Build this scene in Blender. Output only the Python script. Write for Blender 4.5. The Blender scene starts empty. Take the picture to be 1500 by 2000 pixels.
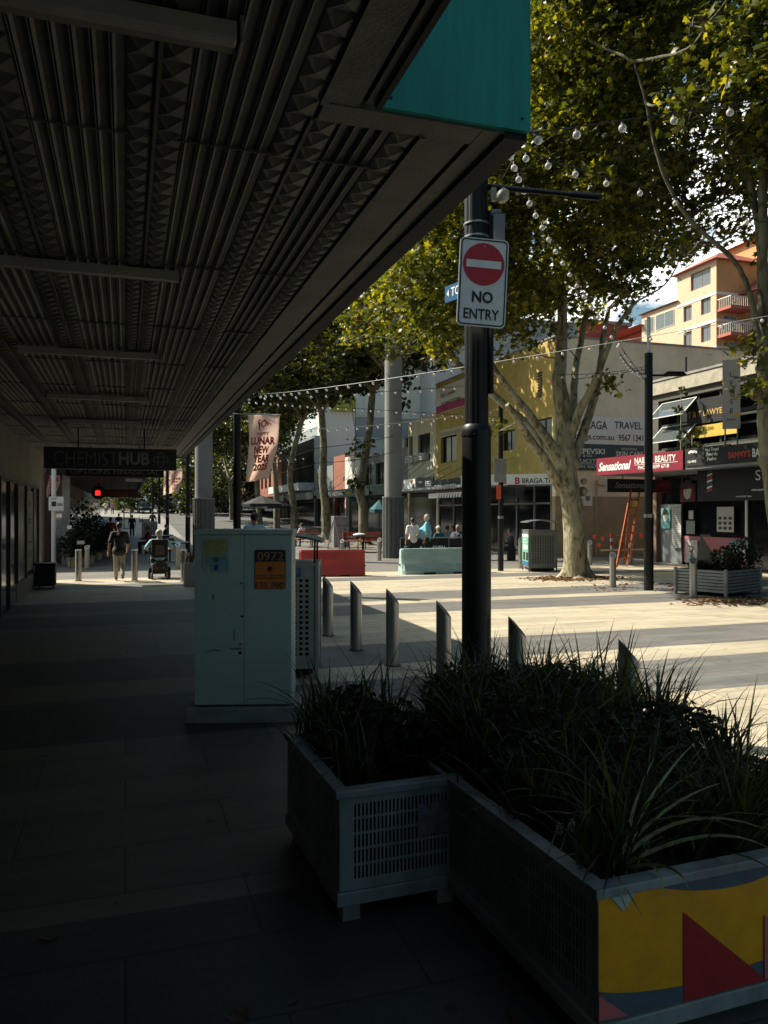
import bpy, bmesh, math, random
import numpy as np
from mathutils import Vector, Matrix, Euler
R = math.radians
SC = bpy.context.scene
COL = SC.collection

# ---------------------------------------------------------------- camera
A = R(18.27); F = 1530.0; H = 1.95
cam = bpy.data.objects.new('camera', bpy.data.cameras.new('camera')); COL.objects.link(cam)
cam.location = (0, 0, H); cam.rotation_euler = (R(90), 0, -A)
cam.data.sensor_fit = 'VERTICAL'; cam.data.sensor_height = 36; cam.data.lens = F/2000*36
cam.data.clip_start = 0.05; cam.data.clip_end = 3000
SC.camera = cam
# ---------------------------------------------------------------- light
AZ, EL = R(49), R(46)            # sun stands left of the street direction (+Y)
sund = Vector((-math.sin(AZ)*math.cos(EL), math.cos(AZ)*math.cos(EL), math.sin(EL)))
sl = bpy.data.lights.new('sun', 'SUN'); sl.energy = 5.0; sl.angle = R(0.5); sl.color = (1, .91, .76)
sun = bpy.data.objects.new('sun', sl); COL.objects.link(sun)
sun.rotation_euler = sund.to_track_quat('Z', 'Y').to_euler()
wd = bpy.data.worlds.new('World'); SC.world = wd; wd.use_nodes = True
nt = wd.node_tree; bg = nt.nodes['Background']; bg.inputs[1].default_value = 0.078
sky = nt.nodes.new('ShaderNodeTexSky'); sky.sky_type = 'NISHITA'; sky.sun_disc = False
sky.sun_elevation = EL; sky.sun_rotation = -AZ; sky.dust_density = 4; sky.air_density = 1.0; sky.ozone_density = 0.3
tint = nt.nodes.new('ShaderNodeMixRGB'); tint.blend_type = 'MULTIPLY'; tint.inputs[0].default_value = 1; tint.inputs[2].default_value = (.84, 1.06, 1.0, 1)
nt.links.new(sky.outputs[0], tint.inputs[1])
# bright broken cloud low over the far side of the street
tc = nt.nodes.new('ShaderNodeTexCoord'); nz = nt.nodes.new('ShaderNodeTexNoise'); nz.inputs['Scale'].default_value = 5; nz.inputs['Detail'].default_value = 7; nz.inputs['Roughness'].default_value = .6
mpw = nt.nodes.new('ShaderNodeMapping'); mpw.inputs['Scale'].default_value = (1, 1, 2.2); nt.links.new(tc.outputs['Generated'], mpw.inputs[0]); nt.links.new(mpw.outputs[0], nz.inputs['Vector'])
dt = nt.nodes.new('ShaderNodeVectorMath'); dt.operation = 'DOT_PRODUCT'; cd = Vector((.594, .768, .225)).normalized(); dt.inputs[1].default_value = cd; nt.links.new(tc.outputs['Generated'], dt.inputs[0])
mr = nt.nodes.new('ShaderNodeMapRange'); mr.inputs[1].default_value = .965; mr.inputs[2].default_value = .995; mr.inputs[3].default_value = 0; mr.inputs[4].default_value = .30; nt.links.new(dt.outputs['Value'], mr.inputs[0])
sm = nt.nodes.new('ShaderNodeMath'); sm.operation = 'ADD'; nt.links.new(nz.outputs[0], sm.inputs[0]); nt.links.new(mr.outputs[0], sm.inputs[1])
cr = nt.nodes.new('ShaderNodeValToRGB'); cr.color_ramp.elements[0].position = .66; cr.color_ramp.elements[1].position = .76; nt.links.new(sm.outputs[0], cr.inputs[0])
cm_ = nt.nodes.new('ShaderNodeMixRGB'); nt.links.new(cr.outputs[0], cm_.inputs[0]); nt.links.new(tint.outputs[0], cm_.inputs[1]); cm_.inputs[2].default_value = (13, 13.2, 12.8, 1)
nt.links.new(cm_.outputs[0], bg.inputs[0])
SC.view_settings.view_transform = 'Standard'; SC.view_settings.look = 'None'
SC.view_settings.exposure = 0.82; SC.view_settings.gamma = 1.0
SC.cycles.max_bounces = 6; SC.cycles.diffuse_bounces = 3; SC.cycles.glossy_bounces = 3
SC.cycles.transmission_bounces = 4; SC.cycles.transparent_max_bounces = 6
SC.cycles.use_denoising = True; SC.cycles.sample_clamp_indirect = 4

# ---------------------------------------------------------------- pixel -> place (photo pixels, 1500 x 2000)
Fw = Vector((math.sin(A), math.cos(A), 0)); Rt = Vector((math.cos(A), -math.sin(A), 0)); Up = Vector((0, 0, 1))
def ray(u, v): return Fw + Rt*((u-750)/F) - Up*((v-1000)/F)
def W(u, v, D): return Vector((0, 0, H)) + ray(u, v)*D
def G(u, v): return W(u, v, H*F/(v-1000))
def PX(u, v, X):
    r = ray(u, v); return W(u, v, X/r.x)
def PY(u, v, Y):
    r = ray(u, v); return W(u, v, Y/r.y)
def PZ(u, v, z):
    return W(u, v, (z-H)*F/(1000-v))
def gz(y): return max(0.0, min(2.4, (y-62)*.04))

# ---------------------------------------------------------------- materials
MATS = {}
def mat(name, col, rough=.6, metal=0, noise=.12, scale=6, bump=0, bscale=40, col2=None, emit=0, spec=.5, ramp=(.35, .7), stretch=None, trans=0):
    if name in MATS: return MATS[name]
    m = bpy.data.materials.new(name); m.use_nodes = True; n = m.node_tree.nodes; l = m.node_tree.links
    b = n['Principled BSDF']; b.inputs['Roughness'].default_value = rough; b.inputs['Metallic'].default_value = metal
    b.inputs['Specular IOR Level'].default_value = spec
    geo = n.new('ShaderNodeNewGeometry'); src = geo.outputs['Position']
    if stretch:
        mp = n.new('ShaderNodeMapping'); mp.inputs['Scale'].default_value = stretch; l.new(src, mp.inputs[0]); src = mp.outputs[0]
    if noise or col2:
        t = n.new('ShaderNodeTexNoise'); t.inputs['Scale'].default_value = scale; t.inputs['Detail'].default_value = 6; t.inputs['Roughness'].default_value = .65
        l.new(src, t.inputs['Vector'])
        r = n.new('ShaderNodeValToRGB'); r.color_ramp.elements[0].position = ramp[0]; r.color_ramp.elements[1].position = ramp[1]
        c2 = col2 if col2 else [c*(1-noise*2) for c in col]
        c1 = col if col2 else [min(1, c*(1+noise)) for c in col]
        r.color_ramp.elements[0].color = (*c2, 1); r.color_ramp.elements[1].color = (*c1, 1)
        l.new(t.outputs[0], r.inputs[0]); l.new(r.outputs[0], b.inputs['Base Color'])
    else: b.inputs['Base Color'].default_value = (*col, 1)
    if bump:
        t2 = n.new('ShaderNodeTexNoise'); t2.inputs['Scale'].default_value = bscale; t2.inputs['Detail'].default_value = 4; l.new(src, t2.inputs['Vector'])
        bp = n.new('ShaderNodeBump'); bp.inputs['Strength'].default_value = bump; bp.inputs['Distance'].default_value = .02
        l.new(t2.outputs[0], bp.inputs['Height']); l.new(bp.outputs[0], b.inputs['Normal'])
    if emit:
        b.inputs['Emission Color'].default_value = (*col, 1); b.inputs['Emission Strength'].default_value = emit
    MATS[name] = m; return m
def leafmat(name, c1, c2, c3, tr):
    m = bpy.data.materials.new(name); m.use_nodes = True; n = m.node_tree.nodes; l = m.node_tree.links
    n.remove(n['Principled BSDF']); out = n['Material Output']
    geo = n.new('ShaderNodeNewGeometry'); r = n.new('ShaderNodeValToRGB'); l.new(geo.outputs['Random Per Island'], r.inputs[0])
    e = r.color_ramp.elements; e[0].color = (*c1, 1); e[1].color = (*c3, 1); x = e.new(.6); x.color = (*c2, 1)
    df = n.new('ShaderNodeBsdfPrincipled'); df.inputs['Roughness'].default_value = .42; df.inputs['Specular IOR Level'].default_value = .45
    tl = n.new('ShaderNodeBsdfTranslucent'); mx = n.new('ShaderNodeMixShader'); mx.inputs[0].default_value = .5
    l.new(r.outputs[0], df.inputs['Base Color'])
    r2 = n.new('ShaderNodeMixRGB'); r2.blend_type = 'MULTIPLY'; r2.inputs[0].default_value = 1; r2.inputs[2].default_value = (*tr, 1)
    l.new(r.outputs[0], r2.inputs[1]); l.new(r2.outputs[0], tl.inputs[0])
    l.new(df.outputs[0], mx.inputs[1]); l.new(tl.outputs[0], mx.inputs[2]); l.new(mx.outputs[0], out.inputs[0])
    MATS[name] = m; return m
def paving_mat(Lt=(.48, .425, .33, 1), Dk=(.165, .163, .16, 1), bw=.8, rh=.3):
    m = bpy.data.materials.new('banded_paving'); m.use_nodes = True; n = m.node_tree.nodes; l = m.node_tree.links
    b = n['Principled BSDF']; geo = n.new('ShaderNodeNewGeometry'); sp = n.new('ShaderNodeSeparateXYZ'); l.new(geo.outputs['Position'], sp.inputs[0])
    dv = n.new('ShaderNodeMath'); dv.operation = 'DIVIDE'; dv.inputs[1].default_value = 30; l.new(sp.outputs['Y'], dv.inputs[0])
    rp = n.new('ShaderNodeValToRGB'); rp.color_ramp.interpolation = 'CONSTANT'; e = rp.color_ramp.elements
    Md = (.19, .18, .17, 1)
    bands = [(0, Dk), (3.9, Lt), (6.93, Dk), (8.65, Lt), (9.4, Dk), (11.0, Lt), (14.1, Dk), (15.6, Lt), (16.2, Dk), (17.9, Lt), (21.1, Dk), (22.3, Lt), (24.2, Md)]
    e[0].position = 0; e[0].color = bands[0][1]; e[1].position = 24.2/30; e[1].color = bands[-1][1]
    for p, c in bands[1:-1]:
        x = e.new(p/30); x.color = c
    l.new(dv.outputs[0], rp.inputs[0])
    mp = n.new('ShaderNodeMapping'); l.new(geo.outputs['Position'], mp.inputs[0])
    br = n.new('ShaderNodeTexBrick'); br.inputs['Scale'].default_value = 1; br.inputs['Brick Width'].default_value = bw; br.inputs['Row Height'].default_value = rh
    br.inputs['Mortar Size'].default_value = .006; br.inputs['Color1'].default_value = (.84, .84, .84, 1); br.inputs['Color2'].default_value = (1.08, 1.06, 1.03, 1); br.inputs['Mortar'].default_value = (.5, .47, .44, 1)
    br.inputs['Bias'].default_value = 0.1; l.new(mp.outputs[0], br.inputs['Vector'])
    m1 = n.new('ShaderNodeMixRGB'); m1.blend_type = 'MULTIPLY'; m1.inputs[0].default_value = 1; l.new(rp.outputs[0], m1.inputs[1]); l.new(br.outputs[0], m1.inputs[2])
    t = n.new('ShaderNodeTexNoise'); t.inputs['Scale'].default_value = .9; t.inputs['Detail'].default_value = 8; t.inputs['Roughness'].default_value = .7; 
    mp2 = n.new('ShaderNodeMapping'); mp2.inputs['Scale'].default_value = (.5, 3, 1); l.new(geo.outputs['Position'], mp2.inputs[0]); l.new(mp2.outputs[0], t.inputs['Vector'])
    r3 = n.new('ShaderNodeValToRGB'); r3.color_ramp.elements[0].color = (.68, .67, .66, 1); r3.color_ramp.elements[1].color = (1.1, 1.1, 1.08, 1); r3.color_ramp.elements[0].position = .3; r3.color_ramp.elements[1].position = .72
    l.new(t.outputs[0], r3.inputs[0])
    m2 = n.new('ShaderNodeMixRGB'); m2.blend_type = 'MULTIPLY'; m2.inputs[0].default_value = 1; l.new(m1.outputs[0], m2.inputs[1]); l.new(r3.outputs[0], m2.inputs[2])
    # spots of gum and grit
    vz = n.new('ShaderNodeTexVoronoi'); vz.inputs['Scale'].default_value = 2.2; l.new(geo.outputs['Position'], vz.inputs['Vector'])
    vr = n.new('ShaderNodeValToRGB'); vr.color_ramp.elements[0].position = .05; vr.color_ramp.elements[0].color = (.55, .54, .52, 1); vr.color_ramp.elements[1].position = .08; vr.color_ramp.elements[1].color = (1, 1, 1, 1)
    l.new(vz.outputs['Distance'], vr.inputs[0])
    m3 = n.new('ShaderNodeMixRGB'); m3.blend_type = 'MULTIPLY'; m3.inputs[0].default_value = .9; l.new(m2.outputs[0], m3.inputs[1]); l.new(vr.outputs[0], m3.inputs[2])
    l.new(m3.outputs[0], b.inputs['Base Color'])
    rr = n.new('ShaderNodeMapRange'); b.inputs['Specular IOR Level'].default_value = .3; rr.inputs[3].default_value = .5; rr.inputs[4].default_value = .72; l.new(t.outputs[0], rr.inputs[0]); l.new(rr.outputs[0], b.inputs['Roughness'])
    t4 = n.new('ShaderNodeTexNoise'); t4.inputs['Scale'].default_value = 60; l.new(geo.outputs['Position'], t4.inputs['Vector'])
    ad = n.new('ShaderNodeMath'); ad.operation = 'MULTIPLY_ADD'; ad.inputs[1].default_value = .25; l.new(t4.outputs[0], ad.inputs[0]); 
    inv = n.new('ShaderNodeMath'); inv.operation = 'SUBTRACT'; inv.inputs[0].default_value = 1; l.new(br.outputs['Fac'], inv.inputs[1]); l.new(inv.outputs[0], ad.inputs[2])
    bp = n.new('ShaderNodeBump'); bp.inputs['Strength'].default_value = .35; bp.inputs['Distance'].default_value = .008; l.new(ad.outputs[0], bp.inputs['Height']); l.new(bp.outputs[0], b.inputs['Normal'])
    return m
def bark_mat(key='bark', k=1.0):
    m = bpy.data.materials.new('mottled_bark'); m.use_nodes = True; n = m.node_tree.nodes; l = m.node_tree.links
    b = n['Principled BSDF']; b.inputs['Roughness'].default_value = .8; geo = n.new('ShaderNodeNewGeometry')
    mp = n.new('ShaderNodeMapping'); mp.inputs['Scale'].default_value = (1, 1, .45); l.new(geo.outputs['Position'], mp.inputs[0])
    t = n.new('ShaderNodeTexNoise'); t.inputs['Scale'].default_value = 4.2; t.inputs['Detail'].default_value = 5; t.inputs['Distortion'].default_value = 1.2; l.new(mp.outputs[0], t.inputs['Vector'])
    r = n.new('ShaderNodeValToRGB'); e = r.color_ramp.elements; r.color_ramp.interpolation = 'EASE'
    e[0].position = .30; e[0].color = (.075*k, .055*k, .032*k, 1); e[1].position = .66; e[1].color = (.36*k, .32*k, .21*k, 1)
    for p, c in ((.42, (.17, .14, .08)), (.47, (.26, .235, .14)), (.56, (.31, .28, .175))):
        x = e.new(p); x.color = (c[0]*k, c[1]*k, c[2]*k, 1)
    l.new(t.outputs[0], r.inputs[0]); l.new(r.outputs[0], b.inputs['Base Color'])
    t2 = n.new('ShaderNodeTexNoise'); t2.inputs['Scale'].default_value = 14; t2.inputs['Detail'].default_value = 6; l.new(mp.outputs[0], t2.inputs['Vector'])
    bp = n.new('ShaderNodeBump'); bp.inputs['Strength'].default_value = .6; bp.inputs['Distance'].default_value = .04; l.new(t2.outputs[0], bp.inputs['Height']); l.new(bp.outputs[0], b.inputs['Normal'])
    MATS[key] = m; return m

# ---------------------------------------------------------------- mesh building
class MB:
    def __init__(s): s.v = []; s.f = []; s.smooth = False
    def add(s, vs, fs):
        o = len(s.v); s.v += [tuple(x) for x in vs]; s.f += [tuple(i+o for i in f) for f in fs]; return s
    def box(s, a, b, M=None):
        x0, y0, z0 = a; x1, y1, z1 = b
        vs = [Vector(p) for p in ((x0,y0,z0),(x1,y0,z0),(x1,y1,z0),(x0,y1,z0),(x0,y0,z1),(x1,y0,z1),(x1,y1,z1),(x0,y1,z1))]
        if M: vs = [M @ v for v in vs]
        return s.add(vs, [(0,3,2,1),(4,5,6,7),(0,1,5,4),(1,2,6,5),(2,3,7,6),(3,0,4,7)])
    def bbox(s, a, b, c=.01, M=None):   # box with chamfered edges
        x0, y0, z0 = a; x1, y1, z1 = b; bm = bmesh.new()
        bmesh.ops.create_cube(bm, size=1, matrix=Matrix.Translation(((x0+x1)/2, (y0+y1)/2, (z0+z1)/2)) @ Matrix.Diagonal((x1-x0, y1-y0, z1-z0, 1)))
        bmesh.ops.bevel(bm, geom=bm.edges[:], offset=c, segments=2, affect='EDGES', profile=.5)
        bm.verts.index_update(); vs = [v.co.copy() for v in bm.verts]
        if M: vs = [M @ v for v in vs]
        s.add(vs, [tuple(v.index for v in f.verts) for f in bm.faces]); bm.free(); return s
    def tube(s, pts, r, n=10, cap=True):
        pts = [Vector(p) for p in pts]; rs = r if isinstance(r, (list, tuple)) else [r]*len(pts)
        o = len(s.v); last = None
        for i, p in enumerate(pts):
            d = (pts[min(i+1, len(pts)-1)] - pts[max(i-1, 0)]).normalized()
            if last is None:
                a = d.orthogonal().normalized()
                if abs(d.z) > .9: a = Vector((1, 0, 0)) - d*d.x; a.normalize()
            else:
                a = last - d*last.dot(d); a.normalize()
            last = a; b = d.cross(a)
            for k in range(n):
                t = 2*math.pi*k/n; s.v.append(tuple(p + a*(math.cos(t)*rs[i]) + b*(math.sin(t)*rs[i])))
        for i in range(len(pts)-1):
            for k in range(n):
                k2 = (k+1) % n; s.f.append((o+i*n+k, o+i*n+k2, o+(i+1)*n+k2, o+(i+1)*n+k))
        if cap:
            s.f.append(tuple(o+k for k in reversed(range(n)))); q = o+(len(pts)-1)*n; s.f.append(tuple(q+k for k in range(n)))
        return s
    def ball(s, c, r, n=10, m=7, sc=(1, 1, 1)):
        o = len(s.v); c = Vector(c)
        for i in range(1, m):
            ph = math.pi*i/m
            for k in range(n):
                t = 2*math.pi*k/n; s.v.append((c.x+r*sc[0]*math.sin(ph)*math.cos(t), c.y+r*sc[1]*math.sin(ph)*math.sin(t), c.z+r*sc[2]*math.cos(ph)))
        s.v.append((c.x, c.y, c.z+r*sc[2])); s.v.append((c.x, c.y, c.z-r*sc[2])); T = len(s.v)-2; B = T+1
        for i in range(m-2):
            for k in range(n):
                k2 = (k+1) % n; s.f.append((o+i*n+k, o+(i+1)*n+k, o+(i+1)*n+k2, o+i*n+k2))
        for k in range(n):
            k2 = (k+1) % n; s.f.append((T, o+k, o+k2)); s.f.append((B, o+(m-2)*n+k2, o+(m-2)*n+k))
        return s
    def prism(s, poly, off):      # planar polygon (list of Vector) extruded by vector off
        n = len(poly); vs = [Vector(p) for p in poly] + [Vector(p)+Vector(off) for p in poly]
        return s.add(vs, [tuple(range(n))[::-1], tuple(range(n, 2*n))] + [(i, (i+1) % n, (i+1) % n+n, i+n) for i in range(n)])
    def quad(s, a, b, c, d): return s.add([a, b, c, d], [(0, 1, 2, 3)])
def thing(name, label, cat, loc=(0, 0, 0), rz=0, group=None, kind=None):
    o = bpy.data.objects.new(name, None); COL.objects.link(o); o.location = loc; o.rotation_euler = (0, 0, rz)
    o.empty_display_size = .2
    o['label'] = label; o['category'] = cat
    if group: o['group'] = group
    if kind: o['kind'] = kind
    return o
def wmat(o):
    M = Matrix.Translation(o.location) @ o.rotation_euler.to_matrix().to_4x4()
    return wmat(o.parent) @ M if o.parent else M
def part(name, mb, m, parent=None, label=None, world=True, smooth=False, fixn=True):
    me = bpy.data.meshes.new(name); vs = mb.v
    if parent and world:
        I = wmat(parent).inverted(); vs = [tuple(I @ Vector(v)) for v in vs]
    me.from_pydata(vs, [], mb.f); me.update()
    if fixn:
        bm = bmesh.new(); bm.from_mesh(me); bmesh.ops.recalc_face_normals(bm, faces=bm.faces); bm.to_mesh(me); bm.free()
    if smooth or mb.smooth:
        me.polygons.foreach_set('use_smooth', [True]*len(me.polygons))
        try: me.set_sharp_from_angle(angle=R(40))
        except Exception: pass
    me.materials.append(MATS[m] if isinstance(m, str) else m)
    o = bpy.data.objects.new(name, me); COL.objects.link(o)
    if parent: o.parent = parent
    if label: o['label'] = label
    return o
def solo(name, mb, m, label, cat, group=None, kind=None, smooth=False):
    o = part(name, mb, m, smooth=smooth)
    if label: o['label'] = label; o['category'] = cat
    if group: o['group'] = group
    if kind: o['kind'] = kind
    return o
def struct(name, mb, m):
    o = part(name, mb, m); o['kind'] = 'structure'; return o
def copy_tree(o, parent=None):
    c = o.copy(); COL.objects.link(c)
    if parent: c.parent = parent
    for ch in list(o.children): copy_tree(ch, c)
    return c
def again(src, loc, rz=None, label=None, group=None, scale=None):
    c = copy_tree(src); c.location = loc
    if rz is not None: c.rotation_euler = (0, 0, rz)
    if label: c['label'] = label
    if group: c['group'] = group
    if scale: c.scale = scale
    return c
def text(s, p, right, w, h, m, parent, bold=0, up=(0, 0, 1), off=.006, name='lettering', shear=0, label=None, ext=.002, spacing=1.0, world=True):
    """lettering whose lower left corner is p, w wide (None: natural) and h high, on a surface with right x up as its normal"""
    cu = bpy.data.curves.new('t', 'FONT'); cu.body = s; cu.size = 1; cu.offset = bold; cu.extrude = 0; cu.shear = shear; cu.space_character = spacing; cu.resolution_u = 3
    t = bpy.data.objects.new('t', cu); COL.objects.link(t)
    dg = bpy.context.evaluated_depsgraph_get(); me0 = bpy.data.meshes.new_from_object(t.evaluated_get(dg))
    vs = [v.co.copy() for v in me0.vertices]; fs = [tuple(q.vertices) for q in me0.polygons]
    bpy.data.objects.remove(t); bpy.data.curves.remove(cu); bpy.data.meshes.remove(me0)
    if not vs: return None
    x0 = min(v.x for v in vs); x1 = max(v.x for v in vs); y0 = min(v.y for v in vs); y1 = max(v.y for v in vs)
    sy = h/(y1-y0); sx = (w/(x1-x0)) if w else sy
    r = Vector(right).normalized(); u = Vector(up).normalized(); nn = r.cross(u)
    q = MB(); P = Vector(p)
    q.add([P + r*((v.x-x0)*sx) + u*((v.y-y0)*sy) + nn*off for v in vs], fs)
    return part(name, q, m, parent, label=label, fixn=False, world=world)
def board(name, p, right, w, h, th, m, parent, up=(0, 0, 1), bevel=False):
    """flat board: p lower left of the front face"""
    r = Vector(right).normalized(); u = Vector(up).normalized(); n = r.cross(u); P = Vector(p)
    q = MB().prism([P, P+r*w, P+r*w+u*h, P+u*h], -n*th); return part(name, q, m, parent)

# common materials
mat('dark_metal', (.012, .013, .015), .35, .6, noise=.1, spec=.5)
mat('black_paint', (.007, .0075, .008), .42, 0, noise=.3, scale=3, spec=.35, stretch=(6, 6, .8), bump=.08, bscale=6)
mat('near_black', (.006, .006, .007), .7, 0, noise=0)
mat('steel', (.42, .41, .39), .38, .9, noise=.1, scale=3, stretch=(8, 8, .4))
mat('grey_metal', (.26, .27, .28), .45, .3, noise=.12, scale=5)
mat('white_paint', (.72, .72, .70), .5, 0, noise=.06)
mat('glass_dark', (.008, .011, .012), .10, 0, noise=0, spec=.45)
mat('black_ink', (.02, .02, .022), .6, noise=0)
mat('white_ink', (.78, .78, .76), .55, noise=0)
mat('grey_ink', (.22, .22, .22), .55, noise=0)
mat('red_ink', (.55, .03, .03), .5, noise=0)
mat('concrete', (.30, .295, .28), .85, noise=.18, scale=2.5, bump=.2, bscale=60)
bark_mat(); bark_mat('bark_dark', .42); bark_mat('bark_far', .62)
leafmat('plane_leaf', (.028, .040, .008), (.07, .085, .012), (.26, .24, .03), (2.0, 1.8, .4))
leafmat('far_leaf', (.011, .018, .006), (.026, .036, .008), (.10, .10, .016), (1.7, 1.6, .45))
leafmat('strap_leaf', (.020, .030, .010), (.035, .048, .014), (.15, .13, .05), (1.2, 1.3, .5))
leafmat('shrub_leaf', (.012, .022, .008), (.02, .034, .012), (.05, .05, .02), (1, 1.1, .6))
leafmat('dry_leaf', (.10, .05, .022), (.17, .09, .04), (.26, .16, .08), (1, .8, .5))
# ================================================================ SETTING
g = MB(); ys = [-60, -5, 25, 62, 122, 900]
for i in range(len(ys)-1):
    g.quad((-260, ys[i], gz(ys[i])), (260, ys[i], gz(ys[i])), (260, ys[i+1], gz(ys[i+1])), (-260, ys[i+1], gz(ys[i+1])))
o = part('ground', g, mat('asphalt', (.09, .088, .085), .85, noise=.15, scale=1.5, bump=.3, bscale=80), fixn=False); o['kind'] = 'structure'
g = MB(); ys = [-12, 30, 62]
for i in range(2): g.quad((-40, ys[i], .004), (40, ys[i], .004), (40, ys[i+1], .004), (-40, ys[i+1], .004))
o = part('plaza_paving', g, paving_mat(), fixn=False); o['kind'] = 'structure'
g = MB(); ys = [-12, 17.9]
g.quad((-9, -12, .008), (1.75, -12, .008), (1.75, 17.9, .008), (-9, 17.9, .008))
o = part('shade_tinted_footpath', g, paving_mat((.155, .14, .112, 1), (.07, .069, .066, 1), 1.2, .6), fixn=False); o['kind'] = 'structure'  # larger slabs; part of the awning shade is painted into their darker colours
# far footpath on the left, lighter than the road
g = MB(); ys = [62, 122]
g.quad((-3, 62, .008), (4.2, 62, .008), (4.2, 122, 2.408), (-3, 122, 2.408))
o = part('far_footpath', g, mat('pale_paving', (.23, .22, .20), .7, noise=.15, scale=1.2), fixn=False); o['kind'] = 'structure'

# ---------------------------------------------------------------- awning overhead
ZS = 3.6; XE = 1.67; XW = -2.2
mat('soffit_paint', (.10, .098, .082), .6, noise=.22, scale=1.6, bump=.15, bscale=30)
mat('soffit_band', (.13, .125, .105), .6, noise=.2, scale=3, bump=.2, bscale=70)
mat('teal_panel', (.0, .29, .24), .5, noise=.10, scale=3, stretch=(5, 1, .5))
aw = thing('awning', 'long dark street awning with pressed metal ribbed soffit over the left footpath', 'awning', (XW, 3, ZS))
so = MB(); Y0, Y1 = -14.0, 24.0
def ribs(x0, x1, n, y0, y1):
    w = (x1-x0)/n; prof = []
    for i in range(n):
        a = x0+i*w
        prof += [(a, 0), (a+w*.08, -.009), (a+w*.16, 0), (a+w*.24, -.009), (a+w*.34, .0), (a+w*.42, .004), (a+w*.92, .004), (a+w*.98, 0)]
    prof.append((x1, 0))
    for i in range(len(prof)-1):
        (xa, za), (xb, zb) = prof[i], prof[i+1]
        so.quad((xa, y0, ZS+za), (xb, y0, ZS+zb), (xb, y1, ZS+zb), (xa, y1, ZS+za))
def diamonds(x0, x1, y0, y1, c=.14):
    n = int((y1-y0)/c); c = (y1-y0)/n; xm = (x0+x1)/2; w = (x1-x0)
    o = len(so.v)
    for k in range(n+1): so.v += [(x0, y0+k*c, ZS-.002), (x1, y0+k*c, ZS-.002), (xm-w*.12, y0+(k+.5)*c, ZS-.020), (xm-w*.30, y0+k*c, ZS+.002), (xm+w*.22, y0+k*c, ZS+.002)]
    for k in range(n):
        a = o+5*k; b = a+5
        so.f += [(a, a+3, a+2), (a, a+2, b), (b, a+2, b+3), (a+3, a+4, a+2), (b+3, a+2, b+4), (a+4, a+1, a+2), (a+1, b+1, a+2), (b+1, b+4, a+2)]
        if k == 0: pass
def strip(xc, y0, y1, hw=.115):
    diamonds(xc-hw, xc-.008, y0, y1); diamonds(xc+.008, xc+hw, y0, y1)
    so.box((xc-.008, y0, ZS-.016), (xc+.008, y1, ZS))
for xc in (-1.74, -1.12, -.50, .12): strip(xc, Y0, Y1)
strip(.74, 3.2, Y1)
for a, b in ((-1.625, -1.235), (-1.005, -.615), (-.385, .005), (.235, .625)): ribs(a, b, 6, Y0, Y1)
ribs(XW, -1.855, 5, Y0, Y1)
ribs(.855, 1.10, 4, 3.2, Y1); diamonds(1.10, 1.22, 3.2, Y1)
diamonds(.625, .74, Y0, 3.2); strip_gap = so.box((.60, 3.04, ZS+.005), (.90, 3.24, ZS+.03))
for k in range(20):
    yj = Y0+1.1+k*1.83; so.box((XW+.02, yj, ZS-.0125), (1.21 if yj > 3.2 else .73, yj+.006, ZS+.004))
# cover strips across at regular joints
part('soffit', so, 'soffit_paint', aw)
bd = MB()
bd.box((1.22, 3.2, ZS-.02), (1.25, Y1, ZS+.04)); bd.box((1.25, 3.2, ZS-.004), (1.44, Y1, ZS+.03)); bd.box((1.46, 3.06, ZS-.012), (1.56, Y1, ZS+.03))
bd.box((.76, 3.06, ZS-.01), (1.46, 3.2, ZS+.03))
bd.box((.74, Y0, ZS-.02), (.77, 3.06, ZS+.03)); bd.box((.77, Y0, ZS-.004), (.90, 3.06, ZS+.03)); bd.box((.915, Y0, ZS-.014), (.955, 3.0, ZS+.03))
part('edge_band', bd, 'soffit_band', aw)
gt = MB(); gt.box((1.56, 3.06, ZS-.03), (XE, Y1, ZS+.66)); gt.box((.955, Y0, ZS-.03), (.98, 3.0, ZS+.66))
gt.box((XW, Y1, ZS-.05), (XE-.003, Y1+.05, ZS+.66))
part('gutter', gt, 'near_black', aw)
dk = MB(); dk.box((XW, Y0, ZS+.05), (.955, Y1, ZS+.12)); dk.box((.955, 3.06, ZS+.05), (1.56, Y1, ZS+.12))
part('roof_deck', dk, 'near_black', aw)
board('end_panel', (.98, 3.03, ZS), (1, 0, 0), XE-.98, .72, .028, 'teal_panel', aw)
for x, z in ((1.03, .04), (1.63, .05), (1.63, .66)): part('screw', MB().tube([(x, 3.03, ZS+z), (x, 3.024, ZS+z)], .006, 8), 'dark_metal', aw)
# fluorescent battens
mat('batten_paint', (.20, .19, .16), .5, noise=.12)
def batten(label, x1, y, ln=1.35):
    t = thing('ceiling_light', label, 'ceiling light', (x1-ln, y, ZS-.02), group='unlit fluorescent battens under the awning')
    part('batten_body', MB().bbox((x1-ln, y, ZS-.085), (x1, y+.05, ZS-.016), .004), 'batten_paint', t)
    part('diffuser', MB().bbox((x1-ln+.01, y-.055, ZS-.095), (x1-.01, y-.002, ZS-.03), .006), mat('batten_lens', (.30, .29, .25), .35, noise=.1), t)
    e = MB(); e.bbox((x1-.001, y-.06, ZS-.1), (x1+.012, y+.055, ZS-.012), .003); part('end_cap', e, 'batten_paint', t)
    return t
names = ['nearest and largest batten light at the top left of the ribbed ceiling', 'second batten light along the ribbed ceiling, cut by the left picture edge', 'third batten light along the ribbed ceiling', 'fourth batten light along the ribbed ceiling, small and wide', 'farthest batten light on the ribbed ceiling just before the hanging pharmacy sign']
for i, (u, v) in enumerate([(465, 92), (352, 550), (313, 703), (291, 785), (279, 830)]):
    p = PZ(u, v, ZS-.085); batten(names[i], p.x, p.y, 1.35)

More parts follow.
